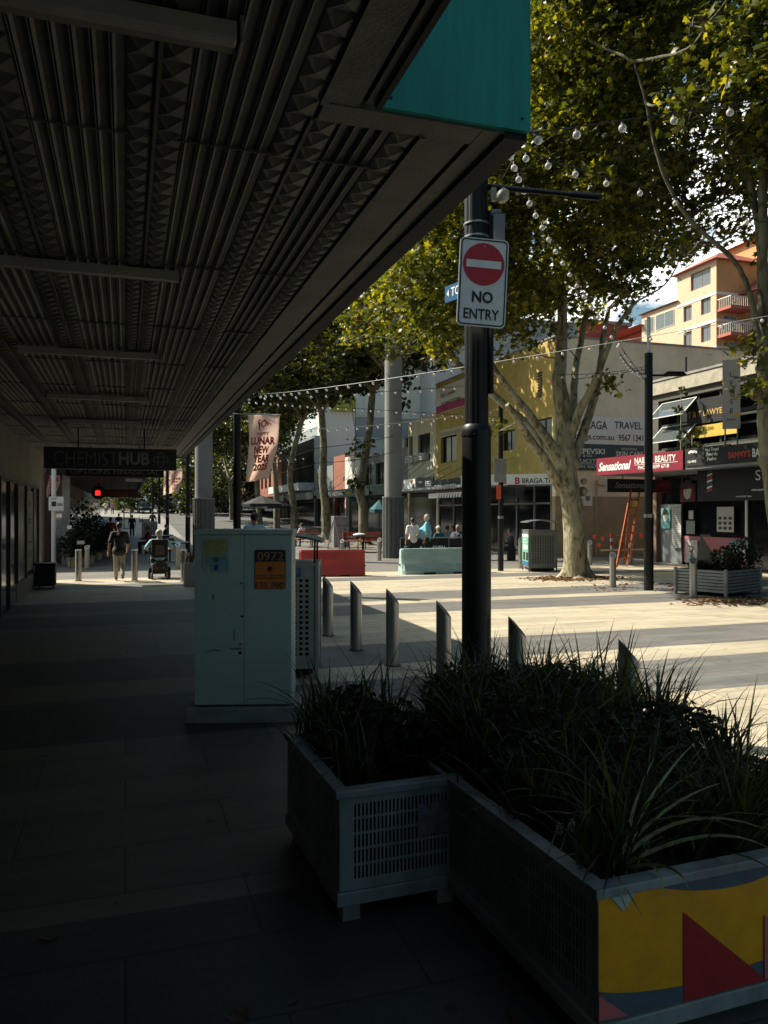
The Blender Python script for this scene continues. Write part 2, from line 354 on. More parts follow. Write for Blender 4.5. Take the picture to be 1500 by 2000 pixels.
# ---------------------------------------------------------------- left building
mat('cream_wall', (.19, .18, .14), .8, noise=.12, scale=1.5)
mat('shop_frame', (.05, .05, .045), .5, .2, noise=.1)
lb = thing('shop_building', 'dim cream shop building with glass doors lining the covered left footpath', 'building', (XW-4, 10, 0))
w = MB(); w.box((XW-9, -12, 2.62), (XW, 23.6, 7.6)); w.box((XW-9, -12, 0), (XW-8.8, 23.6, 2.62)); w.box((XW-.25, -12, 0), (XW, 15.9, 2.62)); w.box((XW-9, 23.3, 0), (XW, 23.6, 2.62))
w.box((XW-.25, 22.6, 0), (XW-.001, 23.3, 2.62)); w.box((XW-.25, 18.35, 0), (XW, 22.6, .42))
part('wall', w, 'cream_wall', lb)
fr = MB()
for y in (15.9, 17.1, 18.3, 19.9, 21.3, 22.55): fr.box((XW-.06, y, 0 if y < 18 else .42), (XW+.03, y+.07, 2.6))
fr.box((XW-.05, 15.9, 2.55), (XW+.025, 22.6, 2.615)); part('shop_frame', fr, 'shop_frame', lb)
gl = MB(); gl.box((XW-.03, 15.97, .02), (XW-.01, 18.3, 2.55)); part('glass_door', gl, 'glass_dark', lb)
gl = MB(); gl.box((XW-.03, 18.37, .44), (XW-.01, 22.5, 2.55)); part('shop_window', gl, mat('window_film', (.035, .04, .036), .25, noise=.15, scale=2), lb)
po = MB(); a = PX(58, 965, XW); b = PX(75, 1137, XW); po.box((XW-.005, 20.0, .55), (XW+.012, 21.25, 2.45)); part('poster', po, mat('pale_poster', (.16, .155, .13), .5, noise=.05), lb)
for k, (z, hh, ww) in enumerate(((2.1, .1, .25), (1.75, .04, .7), (1.68, .04, .6), (1.2, .05, .8), (1.0, .03, .8), (.94, .03, .7), (.88, .03, .75))):
    board('poster_print', (XW+.016, 20.6+ww/2, z), (0, -1, 0), ww, hh, .003, 'black_ink', lb)
# dark bin against the end of the wall
q = MB(); q.bbox((XW+.02, 21.6, .06), (XW+.5, 22.0, .60), .03); tb = thing('rubbish_bin', 'black bin against the end of the left shop wall', 'bin', (XW+.25, 21.9, 0)); part('bin_body', q, 'near_black', tb)
part('bin_lid', MB().bbox((XW+.0, 21.56, .60), (XW+.52, 22.04, .65), .02), 'dark_metal', tb); q = MB()
for x in (XW+.1, XW+.42):
    part('wheel', MB().tube([(x-.02, 22.0, .06), (x+.02, 22.0, .06)], .06, 12), 'black_paint', tb)

# ---------------------------------------------------------------- hanging signs
def hang_sign(name, label, x0, x1, y, z0, z1, mm, zt):
    t = thing(name, label, 'sign', ((x0+x1)/2, y, z0))
    part('sign_box', MB().bbox((x0, y, z0), (x1, y+.12, z1), .008), mm, t)
    fr = MB(); 
    for a, b, c, d in ((x0, z0, x1, z0+.02), (x0, z1-.02, x1, z1), (x0, z0+.02, x0+.02, z1-.02), (x1-.02, z0+.02, x1, z1-.02)): fr.box((a, y-.006, b), (c, y-.0005, d))
    part('sign_frame', fr, 'shop_frame', t)
    for k in (.25, .75): part('hanger', MB().tube([(x0+(x1-x0)*k, y+.06, z1-.01), (x0+(x1-x0)*k, y+.06, zt)], .012, 6), 'dark_metal', t)
    return t
mat('sign_navy', (.013, .018, .020), .4, noise=.1)
mat('sign_text_dim', (.20, .21, .21), .5, noise=0)
YS = 16.2; a = PY(85, 915, YS); b = PY(345, 880, YS)
s1 = hang_sign('hanging_sign', 'nearest long dark pharmacy sign with pale capitals hanging under the awning', a.x, b.x, YS, a.z, b.z+.02, 'sign_navy', ZS)
c = PY(105, 908, YS); d = PY(230, 886, YS); text('CHEMIST', (c.x, YS-.007, c.z), (1, 0, 0), d.x-c.x, d.z-c.z+.03, mat('thin_text', (.12, .12, .12), .5, noise=0), s1, bold=-.012, name='lettering')
c = PY(232, 908, YS); d = PY(292, 886, YS); text('HUB', (c.x, YS-.007, c.z), (1, 0, 0), d.x-c.x, d.z-c.z+.02, 'sign_text_dim', s1, bold=.03, name='lettering')
em = MB(); cc = PY(314, 898, YS)
def loopring(mb, c, rx, rz, r, y): mb.tube([(c.x+rx*math.copysign(abs(math.cos(t))**.6, math.cos(t)), y, c.z+rz*math.copysign(abs(math.sin(t))**.6, math.sin(t))) for t in [2*math.pi*k/24 for k in range(25)]], r, 5, cap=False)
loopring(em, cc, .14, .055, .007, YS-.012); loopring(em, cc, .055, .14, .007, YS-.014); part('cross_emblem', em, 'sign_text_dim', s1)
YS2 = 20.5; a = PY(128, 930, YS2); b = PY(320, 912, YS2)
s2 = hang_sign('hanging_sign', 'black finance sign hanging right behind and below the pharmacy sign', a.x, b.x, YS2, a.z, b.z+.12, 'near_black', ZS)
text('OPTIONS FINANCIAL', (a.x+.1, YS2-.007, a.z+.06), (1, 0, 0), b.x-a.x-.2, .12, 'grey_ink', s2, bold=.0)

# ---------------------------------------------------------------- big pole with no entry sign
PP = Vector((3.11, 6.67, 0))
sp = thing('street_pole', 'tall thick black fluted pole carrying the no entry sign', 'pole', PP)
def fluted(mb, c, z0, z1, r, n=12):
    pts = []
    for k in range(n*4):
        t = 2*math.pi*k/(n*4); rr = r*(1 if k % 4 in (0, 1, 3) else .93); pts.append((c.x+rr*math.cos(t), c.y+rr*math.sin(t)))
    m = len(pts); mb.add([(x, y, z0) for x, y in pts]+[(x, y, z1) for x, y in pts], [(k, (k+1) % m, (k+1) % m+m, k+m) for k in range(m)]+[tuple(range(m))[::-1], tuple(range(m, 2*m))])
zf = H+160/F*7.3
q = MB(); q.tube([(PP.x, PP.y, .0), (PP.x, PP.y, zf-.06)], .136, 28); part('base_shaft', q, 'black_paint', sp, smooth=True)
q = MB(); q.tube([(PP.x, PP.y, zf-.062), (PP.x, PP.y, zf-.02), (PP.x, PP.y, zf+.03), (PP.x, PP.y, zf+.05)], [.14, .143, .134, .118], 28)
for k in range(8):
    t = k*math.pi/4+.2; q.ball((PP.x+.141*math.cos(t), PP.y+.141*math.sin(t), zf-.05), .008, 6, 4)
part('collar', q, 'black_paint', sp, smooth=True)
q = MB(); fluted(q, PP, zf+.05, 8.2, .112, 8); part('upper_shaft', q, 'black_paint', sp)
q = MB(); z3 = PZ; zb = H+(1000-770)/F*7.3; e = PP+Rt*.13-Fw*.02; q.tube([(e.x, e.y, zb), (e.x, e.y, zb+1.7)], .028, 10); part('cable_conduit', q, 'black_paint', sp)
q = MB()
for v in (457, 431):
    z = H+(1000-v)/F*7.2; q.tube([(PP.x, PP.y, z-.008), (PP.x, PP.y, z+.008)], .120, 28)
part('steel_straps', q, 'steel', sp, smooth=True)
# no entry sign
def rrect(w, h, r, n=6):
    pts = []
    for cx, cy, a0 in ((w/2-r, h/2-r, 0), (-w/2+r, h/2-r, 90), (-w/2+r, -h/2+r, 180), (w/2-r, -h/2+r, 270)):
        for k in range(n+1): t = R(a0+90*k/n); pts.append((cx+r*math.cos(t), cy+r*math.sin(t)))
    return pts
Dn = 7.08; ce = W(943, 552, Dn); rgt = (Rt*math.cos(R(-8))+Fw*math.sin(R(8))).normalized(); rgt = (rgt + Up*-.05).normalized(); upv = (Up + rgt*.05).normalized()
nrm = rgt.cross(upv).normalized()
sg = thing('no_entry_sign', 'white no entry sign with red disc strapped to the thick black pole', 'sign', ce)
def flat(name, pts, off, m, parent, C, r, u, th=.0015, label=None):
    n = r.cross(u).normalized(); q = MB().prism([C + r*x + u*y + n*off for x, y in pts], -n*th); return part(name, q, m, parent, label=label)
flat('sign_plate', rrect(.452, .80, .045), 0, mat('sign_white', (.80, .81, .78), .45, noise=.05, scale=8), sg, ce, rgt, upv, .006)
ob = rrect(.43, .778, .038); ib = rrect(.406, .754, .030); q = MB(); n_ = len(ob); C2 = ce+nrm*.004
q.add([C2+rgt*x+upv*y for x, y in ob]+[C2+rgt*x+upv*y for x, y in ib], [(k, (k+1) % n_, (k+1) % n_+n_, k+n_) for k in range(n_)]); part('border', q, 'black_ink', sg)
flat('red_disc', [(.192*math.cos(2*math.pi*k/48), .165+.192*math.sin(2*math.pi*k/48)) for k in range(48)], .004, mat('sign_red', (.50, .014, .018), .45, noise=.04), sg, ce, rgt, upv)
flat('white_bar', [(-.162, .132), (.162, .132), (.162, .20), (-.162, .20)], .007, 'sign_white', sg, ce, rgt, upv)
text('NO', ce+rgt*-.095+upv*-.185, rgt, .195, .105, 'black_ink', sg, bold=.03, up=upv, off=.005)
text('ENTRY', ce+rgt*-.165+upv*-.335, rgt, .33, .095, 'black_ink', sg, bold=.018, up=upv, off=.005)
q = MB()
for y in (.17, -.34, .33): q.tube([ce+upv*y+rgt*.0-nrm*-.002, ce+upv*y+nrm*.006], .006, 8)
part('bolts', q, 'steel', sg)
# toilets sign behind
a = W(868, 562, 7.35); b = W(905, 538, 7.0)
ts = thing('toilet_sign', 'blue public toilet finger sign poking out left of the black pole', 'sign', a)
rg = (W(930, 525, 7.15)-W(868, 560, 7.55)); rg.z = .0; rg.normalize(); p0 = W(869, 592, 7.55)
board('sign_plate', p0, rg, .5, .155, .012, mat('sign_blue', (.006, .10, .24), .4, noise=.04), ts)
text('TOILETS', p0+rg*.10+Up*.04, rg, .36, .085, 'white_ink', ts, bold=.02, off=.004)
q = MB(); n_ = rg.cross(Up); q.prism([p0+rg*.03+Up*.08+n_*.002, p0+rg*.065+Up*.045+n_*.002, p0+rg*.065+Up*.115+n_*.002], n_*.002); part('arrow', q, 'white_ink', ts)
# camera housing and bracket
cm = thing('security_camera', 'cream dome camera on a grey bracket at the right of the black pole', 'camera', W(975, 385, 7.2))
q = MB(); p = W(981, 384, 7.15); q.tube([p+Up*.05-Rt*.02, p+Up*.03-Rt*.0, p-Up*.02, p-Up*.05], [.045, .065, .062, .035], 18); q.box((-.02, -.02, -.06), (.02, .02, .06), Matrix.Translation(W(964, 380, 7.2)))
part('dome_housing', q, mat('cream_plastic', (.45, .43, .34), .5, noise=.12), cm, smooth=True)
q = MB(); p = W(974, 440, 7.2); M = Matrix.Translation(p) @ Euler((0, 0, -A)).to_matrix().to_4x4(); q.bbox((-.05, -.03, -.28), (.055, .03, .10), .01, M); q.bbox((-.07, -.035, .10), (.02, .035, .14), .01, M); part('bracket_box', q, mat('bracket_grey', (.22, .22, .23), .5, noise=.1), cm)
# outreach arm with lantern
p0 = W(955, 365, 7.3); p1 = W(1120, 380, 6.9); p2 = W(1172, 385, 6.8); q = MB(); q.tube([p0, p1], [.03, .02], 10); la = part('lamp_arm', q, 'black_paint', sp, smooth=True)
q = MB(); q.tube([p1-(p2-p1)*.2, p1, p2, p2+(p2-p1)*.05], [.022, .034, .03, .012], 12); part('lantern', q, 'black_paint', la, smooth=True)

# ---------------------------------------------------------------- steel bollards
def bollard_mb(c, h, r, cut, ang):
    n = 24; vs = []; dx, dy = math.cos(ang), math.sin(ang)
    for k in range(n):
        t = 2*math.pi*k/n; vs.append((c[0]+r*math.cos(t), c[1]+r*math.sin(t), 0))
    for k in range(n):
        t = 2*math.pi*k/n; s_ = math.cos(t)*dx+math.sin(t)*dy; vs.append((c[0]+r*math.cos(t), c[1]+r*math.sin(t), h-cut*(s_+1)/2))
    q = MB(); q.add(vs, [(k, (k+1) % n, (k+1) % n+n, k+n) for k in range(n)]+[tuple(range(n))[::-1], tuple(range(n, 2*n))]); return q
def bollard(x, y, h, r, cut, ang, label, group):
    t = thing('bollard', label, 'bollard', (x, y, 0), group=group)
    part('post', bollard_mb((x, y), h, r, cut, ang), 'steel', t, smooth=True)
    top = bollard_mb((x, y), h+.004, r*.72, cut*.72, ang); top.v = [(a, b, max(c, h-cut-.0)) if c > 0 else (a, b, .3) for a, b, c in top.v]
    vs = []; n = 20; dx, dy = math.cos(ang), math.sin(ang); q = MB()
    for k in range(n):
        tt = 2*math.pi*k/n; s_ = math.cos(tt)*dx+math.sin(tt)*dy; vs.append((x+r*.74*math.cos(tt), y+r*.74*math.sin(tt), h-cut*(s_*.74+1)/2+.004))
    q.add(vs, [tuple(range(n))]); part('top_disc', q, mat('disc_blue', (.10, .13, .135), .35, .6, noise=.1) if cut < .2 else 'dark_metal', t)
    q = MB(); q.tube([(x, y, .0), (x, y, .012)], r+.025, 20); part('floor_ring', q, 'dark_metal', t); return t
near = [(3.03, 12.0, .945), (3.09, 10.62, .975), (3.22, 9.41, .975), (3.33, 7.99, .975), (3.46, 6.53, .98), (3.66, 5.1, .98)]
lab = ['slanted steel bollard just right of the white perforated bin, farthest of its row', 'slanted steel bollard second farthest of the row beside the bin', 'slanted steel bollard in the middle of the shaded row', 'slanted steel bollard directly left of the thick black pole', 'slanted steel bollard whose top shows just right of the thick black pole', 'nearest slanted steel bollard, almost buried in planter grass']
for (x, y, h), l_ in zip(near, lab): bollard(x, y, h, .083, .19, R(-30), l_, 'slanted steel bollards along the awning edge')
rgt_b = [(1197, 1147, 1078, 'steel bollard on the plaza between the big tree and the right black pole'), (1354, 1167, 1088, 'steel bollard standing left of the slatted planter'),
         (1152, 1103, 1055, 'steel bollard just right of the big tree trunk'), (1231, 1101, 1055, 'steel bollard beside the orange ladder foot'), (1017, 1110, 1050, 'steel bollard left of the bin with the green poster'),
         (741, 1095, 1050, 'steel bollard left of the far grey column'), (668, 1085, 1053, 'steel bollard behind the red barrier by the small table'), (882, 1090, 1048, 'steel bollard in front of the cafe barrier')]
for u, vb, vt, l_ in rgt_b:
    p = G(u, vb); D = H*F/(vb-1000); h = H-(vt-1000)*D/F; bollard(p.x, p.y, h, .085, .16, R(-120), l_, 'steel bollards round the plaza')
lft = [(153, 1135, 1073, 'steel bollard at the left of the covered footpath mouth'), (263, 1134, 1073, 'steel bollard between the walking man and the wheelchair'), (359, 1136, 1073, 'steel bollard right of the wheelchair beside the planter'),
       (170, 1112, 1065, 'grey bollard by the flower shop display'), (347, 1110, 1060, 'pale bollard with a blue disc behind the wheelchair')]
for u, vb, vt, l_ in lft:
    p = G(u, vb); D = H*F/(vb-1000); h = H-(vt-1000)*D/F; bollard(p.x, p.y, h, .085, .03 if vb > 1120 else .12, R(-100), l_, 'steel bollards across the footpath')

# ---------------------------------------------------------------- control cabinet
C0 = G(378, 1393); C1 = G(572, 1388)
zb_, zt_ = .13, 1.79
rc = Vector((C1.x-C0.x, C1.y-C0.y, 0)); wc = rc.length; rc.normalize(); wc=.885
cb = thing('control_cabinet', 'pale grey green traffic control cabinet with an orange number sticker', 'cabinet', C0)
C0 = W(379, 1380, 7.26); C0.z = 0; rc = (W(570, 1374, 7.3) - W(379, 1380, 7.26)); rc.z = 0; wc = rc.length; rc.normalize(); bk = Vector((-rc.y, rc.x, 0))
MC = Matrix(((rc.x, bk.x, 0, C0.x), (rc.y, bk.y, 0, C0.y), (0, 0, 1, 0), (0, 0, 0, 1)))
mat('cabinet_paint', (.40, .50, .46), .45, noise=.05, scale=2)
q = MB(); q.bbox((0, .02, .155), (wc, .5, 1.74), .006, MC); part('cabinet_body', q, 'cabinet_paint', cb)
q = MB(); q.bbox((-.012, -.01, 1.74), (wc+.012, .52, 1.785), .006, MC); part('cabinet_roof', q, 'cabinet_paint', cb)
def cab_door(x0, x1):
    q = MB(); q.bbox((x0, 0, .16), (x1, .018, 1.735), .003, MC); return part('door', q, cabm, cb)
# cabinet door paint: grime and scuffs of its own
cabm = bpy.data.materials.new('cabinet_door'); cabm.use_nodes = True; n = cabm.node_tree.nodes; l = cabm.node_tree.links; b = n['Principled BSDF']; b.inputs['Roughness'].default_value = .42
geo = n.new('ShaderNodeNewGeometry'); mp = n.new('ShaderNodeMapping'); mp.inputs['Scale'].default_value = (1.2, 1.2, 6); l.new(geo.outputs['Position'], mp.inputs[0])
t = n.new('ShaderNodeTexNoise'); t.inputs['Scale'].default_value = 2.2; t.inputs['Detail'].default_value = 7; t.inputs['Roughness'].default_value = .7; l.new(mp.outputs[0], t.inputs['Vector'])
r = n.new('ShaderNodeValToRGB'); e = r.color_ramp.elements; e[0].position = .24; e[0].color = (.22, .26, .24, 1); e[1].position = .36; e[1].color = (.40, .48, .44, 1); x = e.new(.7); x.color = (.45, .535, .49, 1)
l.new(t.outputs[0], r.inputs[0]); l.new(r.outputs[0], b.inputs['Base Color'])
cab_door(.004, wc*.505); cab_door(wc*.505+.005, wc-.004)
q = MB(); q.bbox((-.07, -.06, 0), (wc+.09, .6, .14), .012, MC); part('plinth', q, 'concrete', cb)
q = MB(); q.tube([MC @ Vector((wc*.49, -.004, .98)), MC @ Vector((wc*.49, -.001, .98))], .012, 12); q.bbox((wc*.455, -.006, .63), (wc*.485, 0, .655), .002, MC); part('lock', q, 'dark_metal', cb)
def onc(x, z): return MC @ Vector((x, -.001, z))
k_ = 7.27/F
def cz(v): return H-(v-1000)*k_
def cx(u): return (u-379)*wc/(191)
mat('orange_sticker', (.62, .18, .03), .5, noise=.04); mat('torn_paper', (.5, .48, .40), .7, noise=.1, scale=14); mat('yellow_paper', (.42, .39, .18), .7, noise=.12, scale=20); mat('blue_paper', (.2, .36, .40), .6, noise=.1)
st = thing('number_sticker', 'orange and black numbered report sticker on the grey cabinet door', 'sticker', onc(cx(527), cz(1150)))
cc = onc(cx(527.5), (cz(1074)+cz(1151))/2); wS = cx(558)-cx(497); hS = cz(1074)-cz(1151)
flat('sticker_edge', rrect(wS, hS, .02), .004, 'black_ink', st, cc, rc, Up); flat('orange_field', rrect(wS-.012, hS-.012, .016), .0065, 'orange_sticker', st, cc, rc, Up)
flat('black_field', [(-wS/2+.006, hS/2-.11), (wS/2-.006, hS/2-.11), (wS/2-.006, hS/2-.018), (wS/2-.018, hS/2-.006), (-wS/2+.018, hS/2-.006), (-wS/2+.006, hS/2-.018)], .009, 'black_ink', st, cc, rc, Up)
mat('sticker_text', (.42, .20, .10), .5, noise=0)
def ctext(s_, u0, v1, u1, v0, m, bold=0, off=.012, par=st): text(s_, onc(cx(u0), cz(v1)), rc, cx(u1)-cx(u0), cz(v0)-cz(v1), m, par, bold=bold, off=off)
ctext('0972', 503, 1095, 553, 1078, 'sticker_text', .0); ctext('131 700', 501, 1148, 554, 1137, 'black_ink', .0)
ctext('TO REPORT FAULTY SIGNAL', 500, 1126, 555, 1123, 'black_ink', .0); ctext('OPERATION PLEASE PHONE', 500, 1131, 555, 1128, 'black_ink', .0); ctext('NSW', 522, 1117, 532, 1113.5, 'black_ink', .01)
q = MB(); c_ = onc(cx(527), cz(1111)); q.prism([c_+rc*(.028*math.cos(t_))+Up*(.022*math.sin(t_))-bk*.009 for t_ in [math.pi*k/8 for k in range(9)]]+[c_-rc*.02-Up*.012-bk*.009, c_+rc*.02-Up*.012-bk*.009][::1], -bk*.001); part('crest', q, 'black_ink', st)
pp = thing('paper_notice', 'torn paper notice with yellow and blue blocks on the cabinet door', 'notice', onc(cx(422), cz(1120)))
def cpoly(name, pts, off, m, par): return flat(name, [(cx(u)-cx(422), cz(v)-cz(1085)) for u, v in pts], off, m, par, onc(cx(422), cz(1085)), rc, Up)
cpoly('white_sheet', [(396, 1049), (444, 1050), (448, 1054), (447.5, 1120), (402, 1120), (400, 1112), (396, 1110)], .004, 'torn_paper', pp)
cpoly('yellow_block', [(400, 1053), (443, 1054), (444, 1060), (447, 1063), (445, 1078), (441, 1086), (399, 1084), (398, 1060)], .006, 'yellow_paper', pp)
cpoly('blue_block', [(402, 1086), (446, 1087), (446, 1117), (412, 1116), (408, 1106), (401, 1100)], .006, 'blue_paper', pp)
cpoly('dark_mark', [(418, 1103), (426, 1103), (426, 1114), (418, 1114)], .008, 'sign_blue', pp)
cpoly('round_mark', [(422+6*math.cos(k*math.pi/8), 1093+6*math.sin(k*math.pi/8)) for k in range(16)], .008, mat('mark_blue', (.05, .13, .16), .6, noise=0), pp)
rnd = random.Random(4)
for k in range(7):
    u = 401+k*6; cpoly('map_line', [(u, 1056), (u+.6, 1056), (u+.6, 1056+rnd.uniform(8, 24)), (u, 1070)], .008, mat('olive_ink', (.15, .13, .05), .7, noise=0), pp)
# scuffs: chipped dark paint
for (u, v, w_, h_) in ((408, 1270, 26, 2.2), (447, 1267, 30, 2.4), (400, 1272, 14, 1.2), (468, 1139, 8, 3), (476, 1147, 3, 5), (466, 1258, 8, 3), (415, 1166, 3, 9), (456, 1240, 3, 16)):
    pts = [(u+w_*(.5+.5*math.cos(a_))*(.8+.2*rnd.random()), v+h_*math.sin(a_)*(.5+.5*rnd.random())) for a_ in [2*math.pi*k/12 for k in range(12)]]
    cpoly('paint_scuff', pts, .003, mat('scuff', (.17, .2, .185), .7, noise=.2, scale=30), cb)
# ---------------------------------------------------------------- litter bin enclosures
mat('bin_panel', (.40, .38, .33), .5, noise=.1, scale=5); mat('bin_grey', (.15, .15, .145), .5, noise=.1, scale=5)
def grid_panel(mb, M, w, z0, z1, cols, rows, mx, mz0, mz1, fill, th=.006):
    """perforated sheet in the plane y=0 of M: cols x rows openings, fill = opening share"""
    a0, a1 = mx, w-mx; b0, b1 = z0+mz0, z1-mz1; pw = (a1-a0)/cols; ph = (b1-b0)/rows
    mb.box((0, 0, z0), (a0, th, z1), M); mb.box((a1, 0, z0), (w, th, z1), M); mb.box((a0, 0, z0), (a1, th, b0), M); mb.box((a0, 0, b1), (a1, th, z1), M)
    fw, fh = fill; bw = pw*(1-fw)
    for i in range(cols+1):
        x = a0+i*pw; xa = max(a0, x-bw/2); xb = min(a1, x+bw/2)
        mb.box((xa, 0, b0), (xb, th, b1), M)
    bh = ph*(1-fh)
    for j in range(rows+1):
        z = b0+j*ph; za = max(b0, z-bh/2); zb = min(b1, z+bh/2)
        for i in range(cols):
            x = a0+i*pw; mb.box((max(a0, x+bw/2), .0, za), (x+pw-bw/2, th, zb), M)
def fr_mat(p, ang): return Matrix.Translation(p) @ Matrix.Rotation(ang, 4, 'Z')
def bin_enclosure(loc, ang, label, panel, cover, green_poster=False, detail=True, h=1.34, w=.72, d=.85, group='perforated litter bin enclosures'):
    t = thing('bin_enclosure', label, 'bin', loc, ang, group=group); I = Matrix.Identity(4)
    for nm, M, ww in (('front_panel', I, w), ('side_panel', fr_mat((w, 0, 0), R(90)), d), ('side_panel', fr_mat((0, d, 0), R(-90)), d), ('rear_panel', fr_mat((w, d, 0), R(180)), w)):
        q = MB()
        if detail: grid_panel(q, M @ Matrix.Translation((.012, -.001, 0)), ww-.024, .12, h-.04, 9 if ww == w else 11, 15, .07, .14, .13, (.55, .58))
        else: grid_panel(q, M @ Matrix.Translation((.012, -.001, 0)), ww-.024, .12, h-.04, 7, 10, .07, .14, .1, (.5, .5))
        part(nm, q, panel, t, world=False)
    q = MB()
    for x in (0, w): 
        for y in (0, d): q.bbox((x-.02, y-.02, 0), (x+.02, y+.02, h), .004)
    q.bbox((-.015, -.015, h-.04), (w+.015, d+.015, h), .006)
    part('frame', q, panel, t, world=False)
    part('inner_bin', MB().bbox((.06, .06, .04), (w-.06, d-.06, h-.12), .02), 'near_black', t, world=False)
    q = MB(); n_ = 10
    for k in range(n_):
        x0 = -.06+(w+.12)*k/n_; x1 = -.06+(w+.12)*(k+1)/n_; z = lambda x: h+.24+.07*(1-((x-w/2)/(w/2+.06))**2)
        q.add([(x0, -.08, z(x0)), (x1, -.08, z(x1)), (x1, d+.08, z(x1)), (x0, d+.08, z(x0)), (x0, -.08, z(x0)+.025), (x1, -.08, z(x1)+.025), (x1, d+.08, z(x1)+.025), (x0, d+.08, z(x0)+.025)], [(0, 3, 2, 1), (4, 5, 6, 7), (0, 1, 5, 4), (2, 3, 7, 6), (3, 0, 4, 7), (1, 2, 6, 5)])
    part('cover', q, cover, t, world=False)
    for x in (.03, w-.03):
        for y in (.05, d-.05): part('cover_post', MB().tube([(x, y, h), (x, y, h+.26)], .012, 6), 'dark_metal', t, world=False)
    return t
mat('cover_green', (.10, .13, .11), .5, .2, noise=.1); mat('cover_white', (.40, .46, .45), .4, noise=.05)
p = G(620, 1327); b0 = bin_enclosure(p-rc*.80+Vector((0, .02, 0)), math.atan2(rc.y, rc.x), 'white perforated litter bin half hidden behind the grey cabinet', 'bin_panel', 'cover_green', w=.80, h=1.35)
Mb = wmat(b0); q = MB(); bb = Mb @ Vector((.31, -.004, 1.10)); board('notice_plate', Mb @ Vector((.25, -.012, 1.195)), rc, .36, .1, .004, 'sign_blue', b0)
for k, s_ in enumerate(('HOUSEHOLD AND', 'USING THIS BIN', 'FINES MAY APPLY')): text(s_, Mb @ Vector((.29, -.013, 1.268-.027*k)), rc, .3, .016, 'white_ink', b0, off=.003)
board('side_sticker', Mb @ Vector((.36, -.012, .83)), rc, .11, .24, .004, mat('teal_blue', (.01, .10, .17), .45, noise=.05), b0)
p = G(1034, 1117); bn = bin_enclosure(p, R(-19)+R(4), 'grey perforated litter bin with a green poster left of the big plane tree', 'bin_grey', 'grey_metal', w=.9, h=1.36, d=.95)
Mb = wmat(bn); 
# the poster side faces left, towards the camera
xa = Mb @ Vector((-.012, .93, 0)); rv = (Mb.to_3x3() @ Vector((0, -1, 0)))
ps = thing('recycling_poster', 'green recycling poster with two black bins on the side of the grey litter bin', 'poster', xa)
board('poster_sheet', xa+Up*.2, rv, .9, 1.02, .006, mat('mint', (.16, .42, .30), .5, noise=.04), ps)
board('blue_footer', xa+Up*.2+rv.cross(Up)*.004, rv, .9, .12, .003, mat('poster_blue', (.02, .14, .30), .5, noise=0), ps); board('white_header', xa+Up*1.13+rv.cross(Up)*.004, rv, .9, .08, .003, 'white_ink', ps)
board('white_box', xa+Up*.72+rv*.12+rv.cross(Up)*.004, rv, .6, .14, .003, 'white_ink', ps)
for k in range(2):
    board('bin_picture', xa+Up*.36+rv*(.12+.4*k)+rv.cross(Up)*.004, rv, .28, .26, .003, 'black_ink', ps)
text('Recycle', xa+Up*1.0+rv*.1, rv, .5, .08, 'white_ink', ps, bold=.02, off=.008); text('right here', xa+Up*.9+rv*.1, rv, .55, .07, 'white_ink', ps, bold=.02, off=.008)
# bins along the covered path, far
for (u, v, lb_) in ((278, 1052, 'near far bin with a pale green cover beside the seated person in red'), (272, 1037, 'middle far bin with a pale cover on the left footpath'), (266, 1028, 'farthest pale covered bin on the left footpath')):
    D = H*F/(v-1000); p = G(u, v); bin_enclosure(p, 0, lb_, 'bin_panel', 'cover_white', detail=False, w=1.05, h=1.25, d=1.1, group='far bins along the left footpath')

# ---------------------------------------------------------------- concrete barriers
def barrier(p, ang, ln, label, m, nm='concrete_barrier'):
    t = thing(nm, label, 'barrier', p, ang)
    prof = [(-.29, .0), (-.29, .12), (-.17, .33), (-.12, .74), (-.09, .80), (.09, .80), (.12, .74), (.17, .33), (.29, .12), (.29, 0)]
    q = MB(); n_ = len(prof)
    ends = ((0, .72, .0), (.07, 1, 0), (ln-.07, 1, 0), (ln, .72, 0)); o = 0
    for x, s_, _ in ends:
        q.v += [(x, y*(s_ if z > .05 else s_), z if s_ == 1 else z*.97) for y, z in prof]
    for i in range(3):
        for k in range(n_-1): q.f.append((i*n_+k, i*n_+k+1, (i+1)*n_+k+1, (i+1)*n_+k))
    q.f.append(tuple(range(n_))[::-1]); q.f.append(tuple(range(3*n_, 4*n_)))
    part('body', q, m, t, world=False)
    q = MB(); q.box((ln*.25, -.293, .0), (ln*.4, -.285, .06)); q.box((ln*.62, -.293, 0), (ln*.77, -.285, .06)); part('forklift_slots', q, 'near_black', t, world=False)
    q = MB(); q.tube([(ln+.0, 0, .3), (ln+.03, 0, .3)], .03, 8); q.tube([(-.03, 0, .3), (0, 0, .3)], .03, 8); part('lifting_eyes', q, 'dark_metal', t, world=False)
    return t
mat('barrier_red', (.42, .045, .035), .6, noise=.16, scale=1.6, stretch=(1, 1, 3)); mat('barrier_blue', (.34, .49, .47), .6, noise=.12, scale=1.6, stretch=(1, 1, 3))
a = G(588, 1127); b = G(718, 1126); barrier(a+Vector((0, .3, 0)), math.atan2(b.y-a.y, b.x-a.x), (b-a).length, 'red painted concrete road barrier on the plaza', 'barrier_red')
a = G(788, 1123); b = G(945, 1119); barrier(a+Vector((0, .3, 0)), math.atan2(b.y-a.y, b.x-a.x), (b-a).length, 'pale blue concrete road barrier left of the thick black pole', 'barrier_blue')

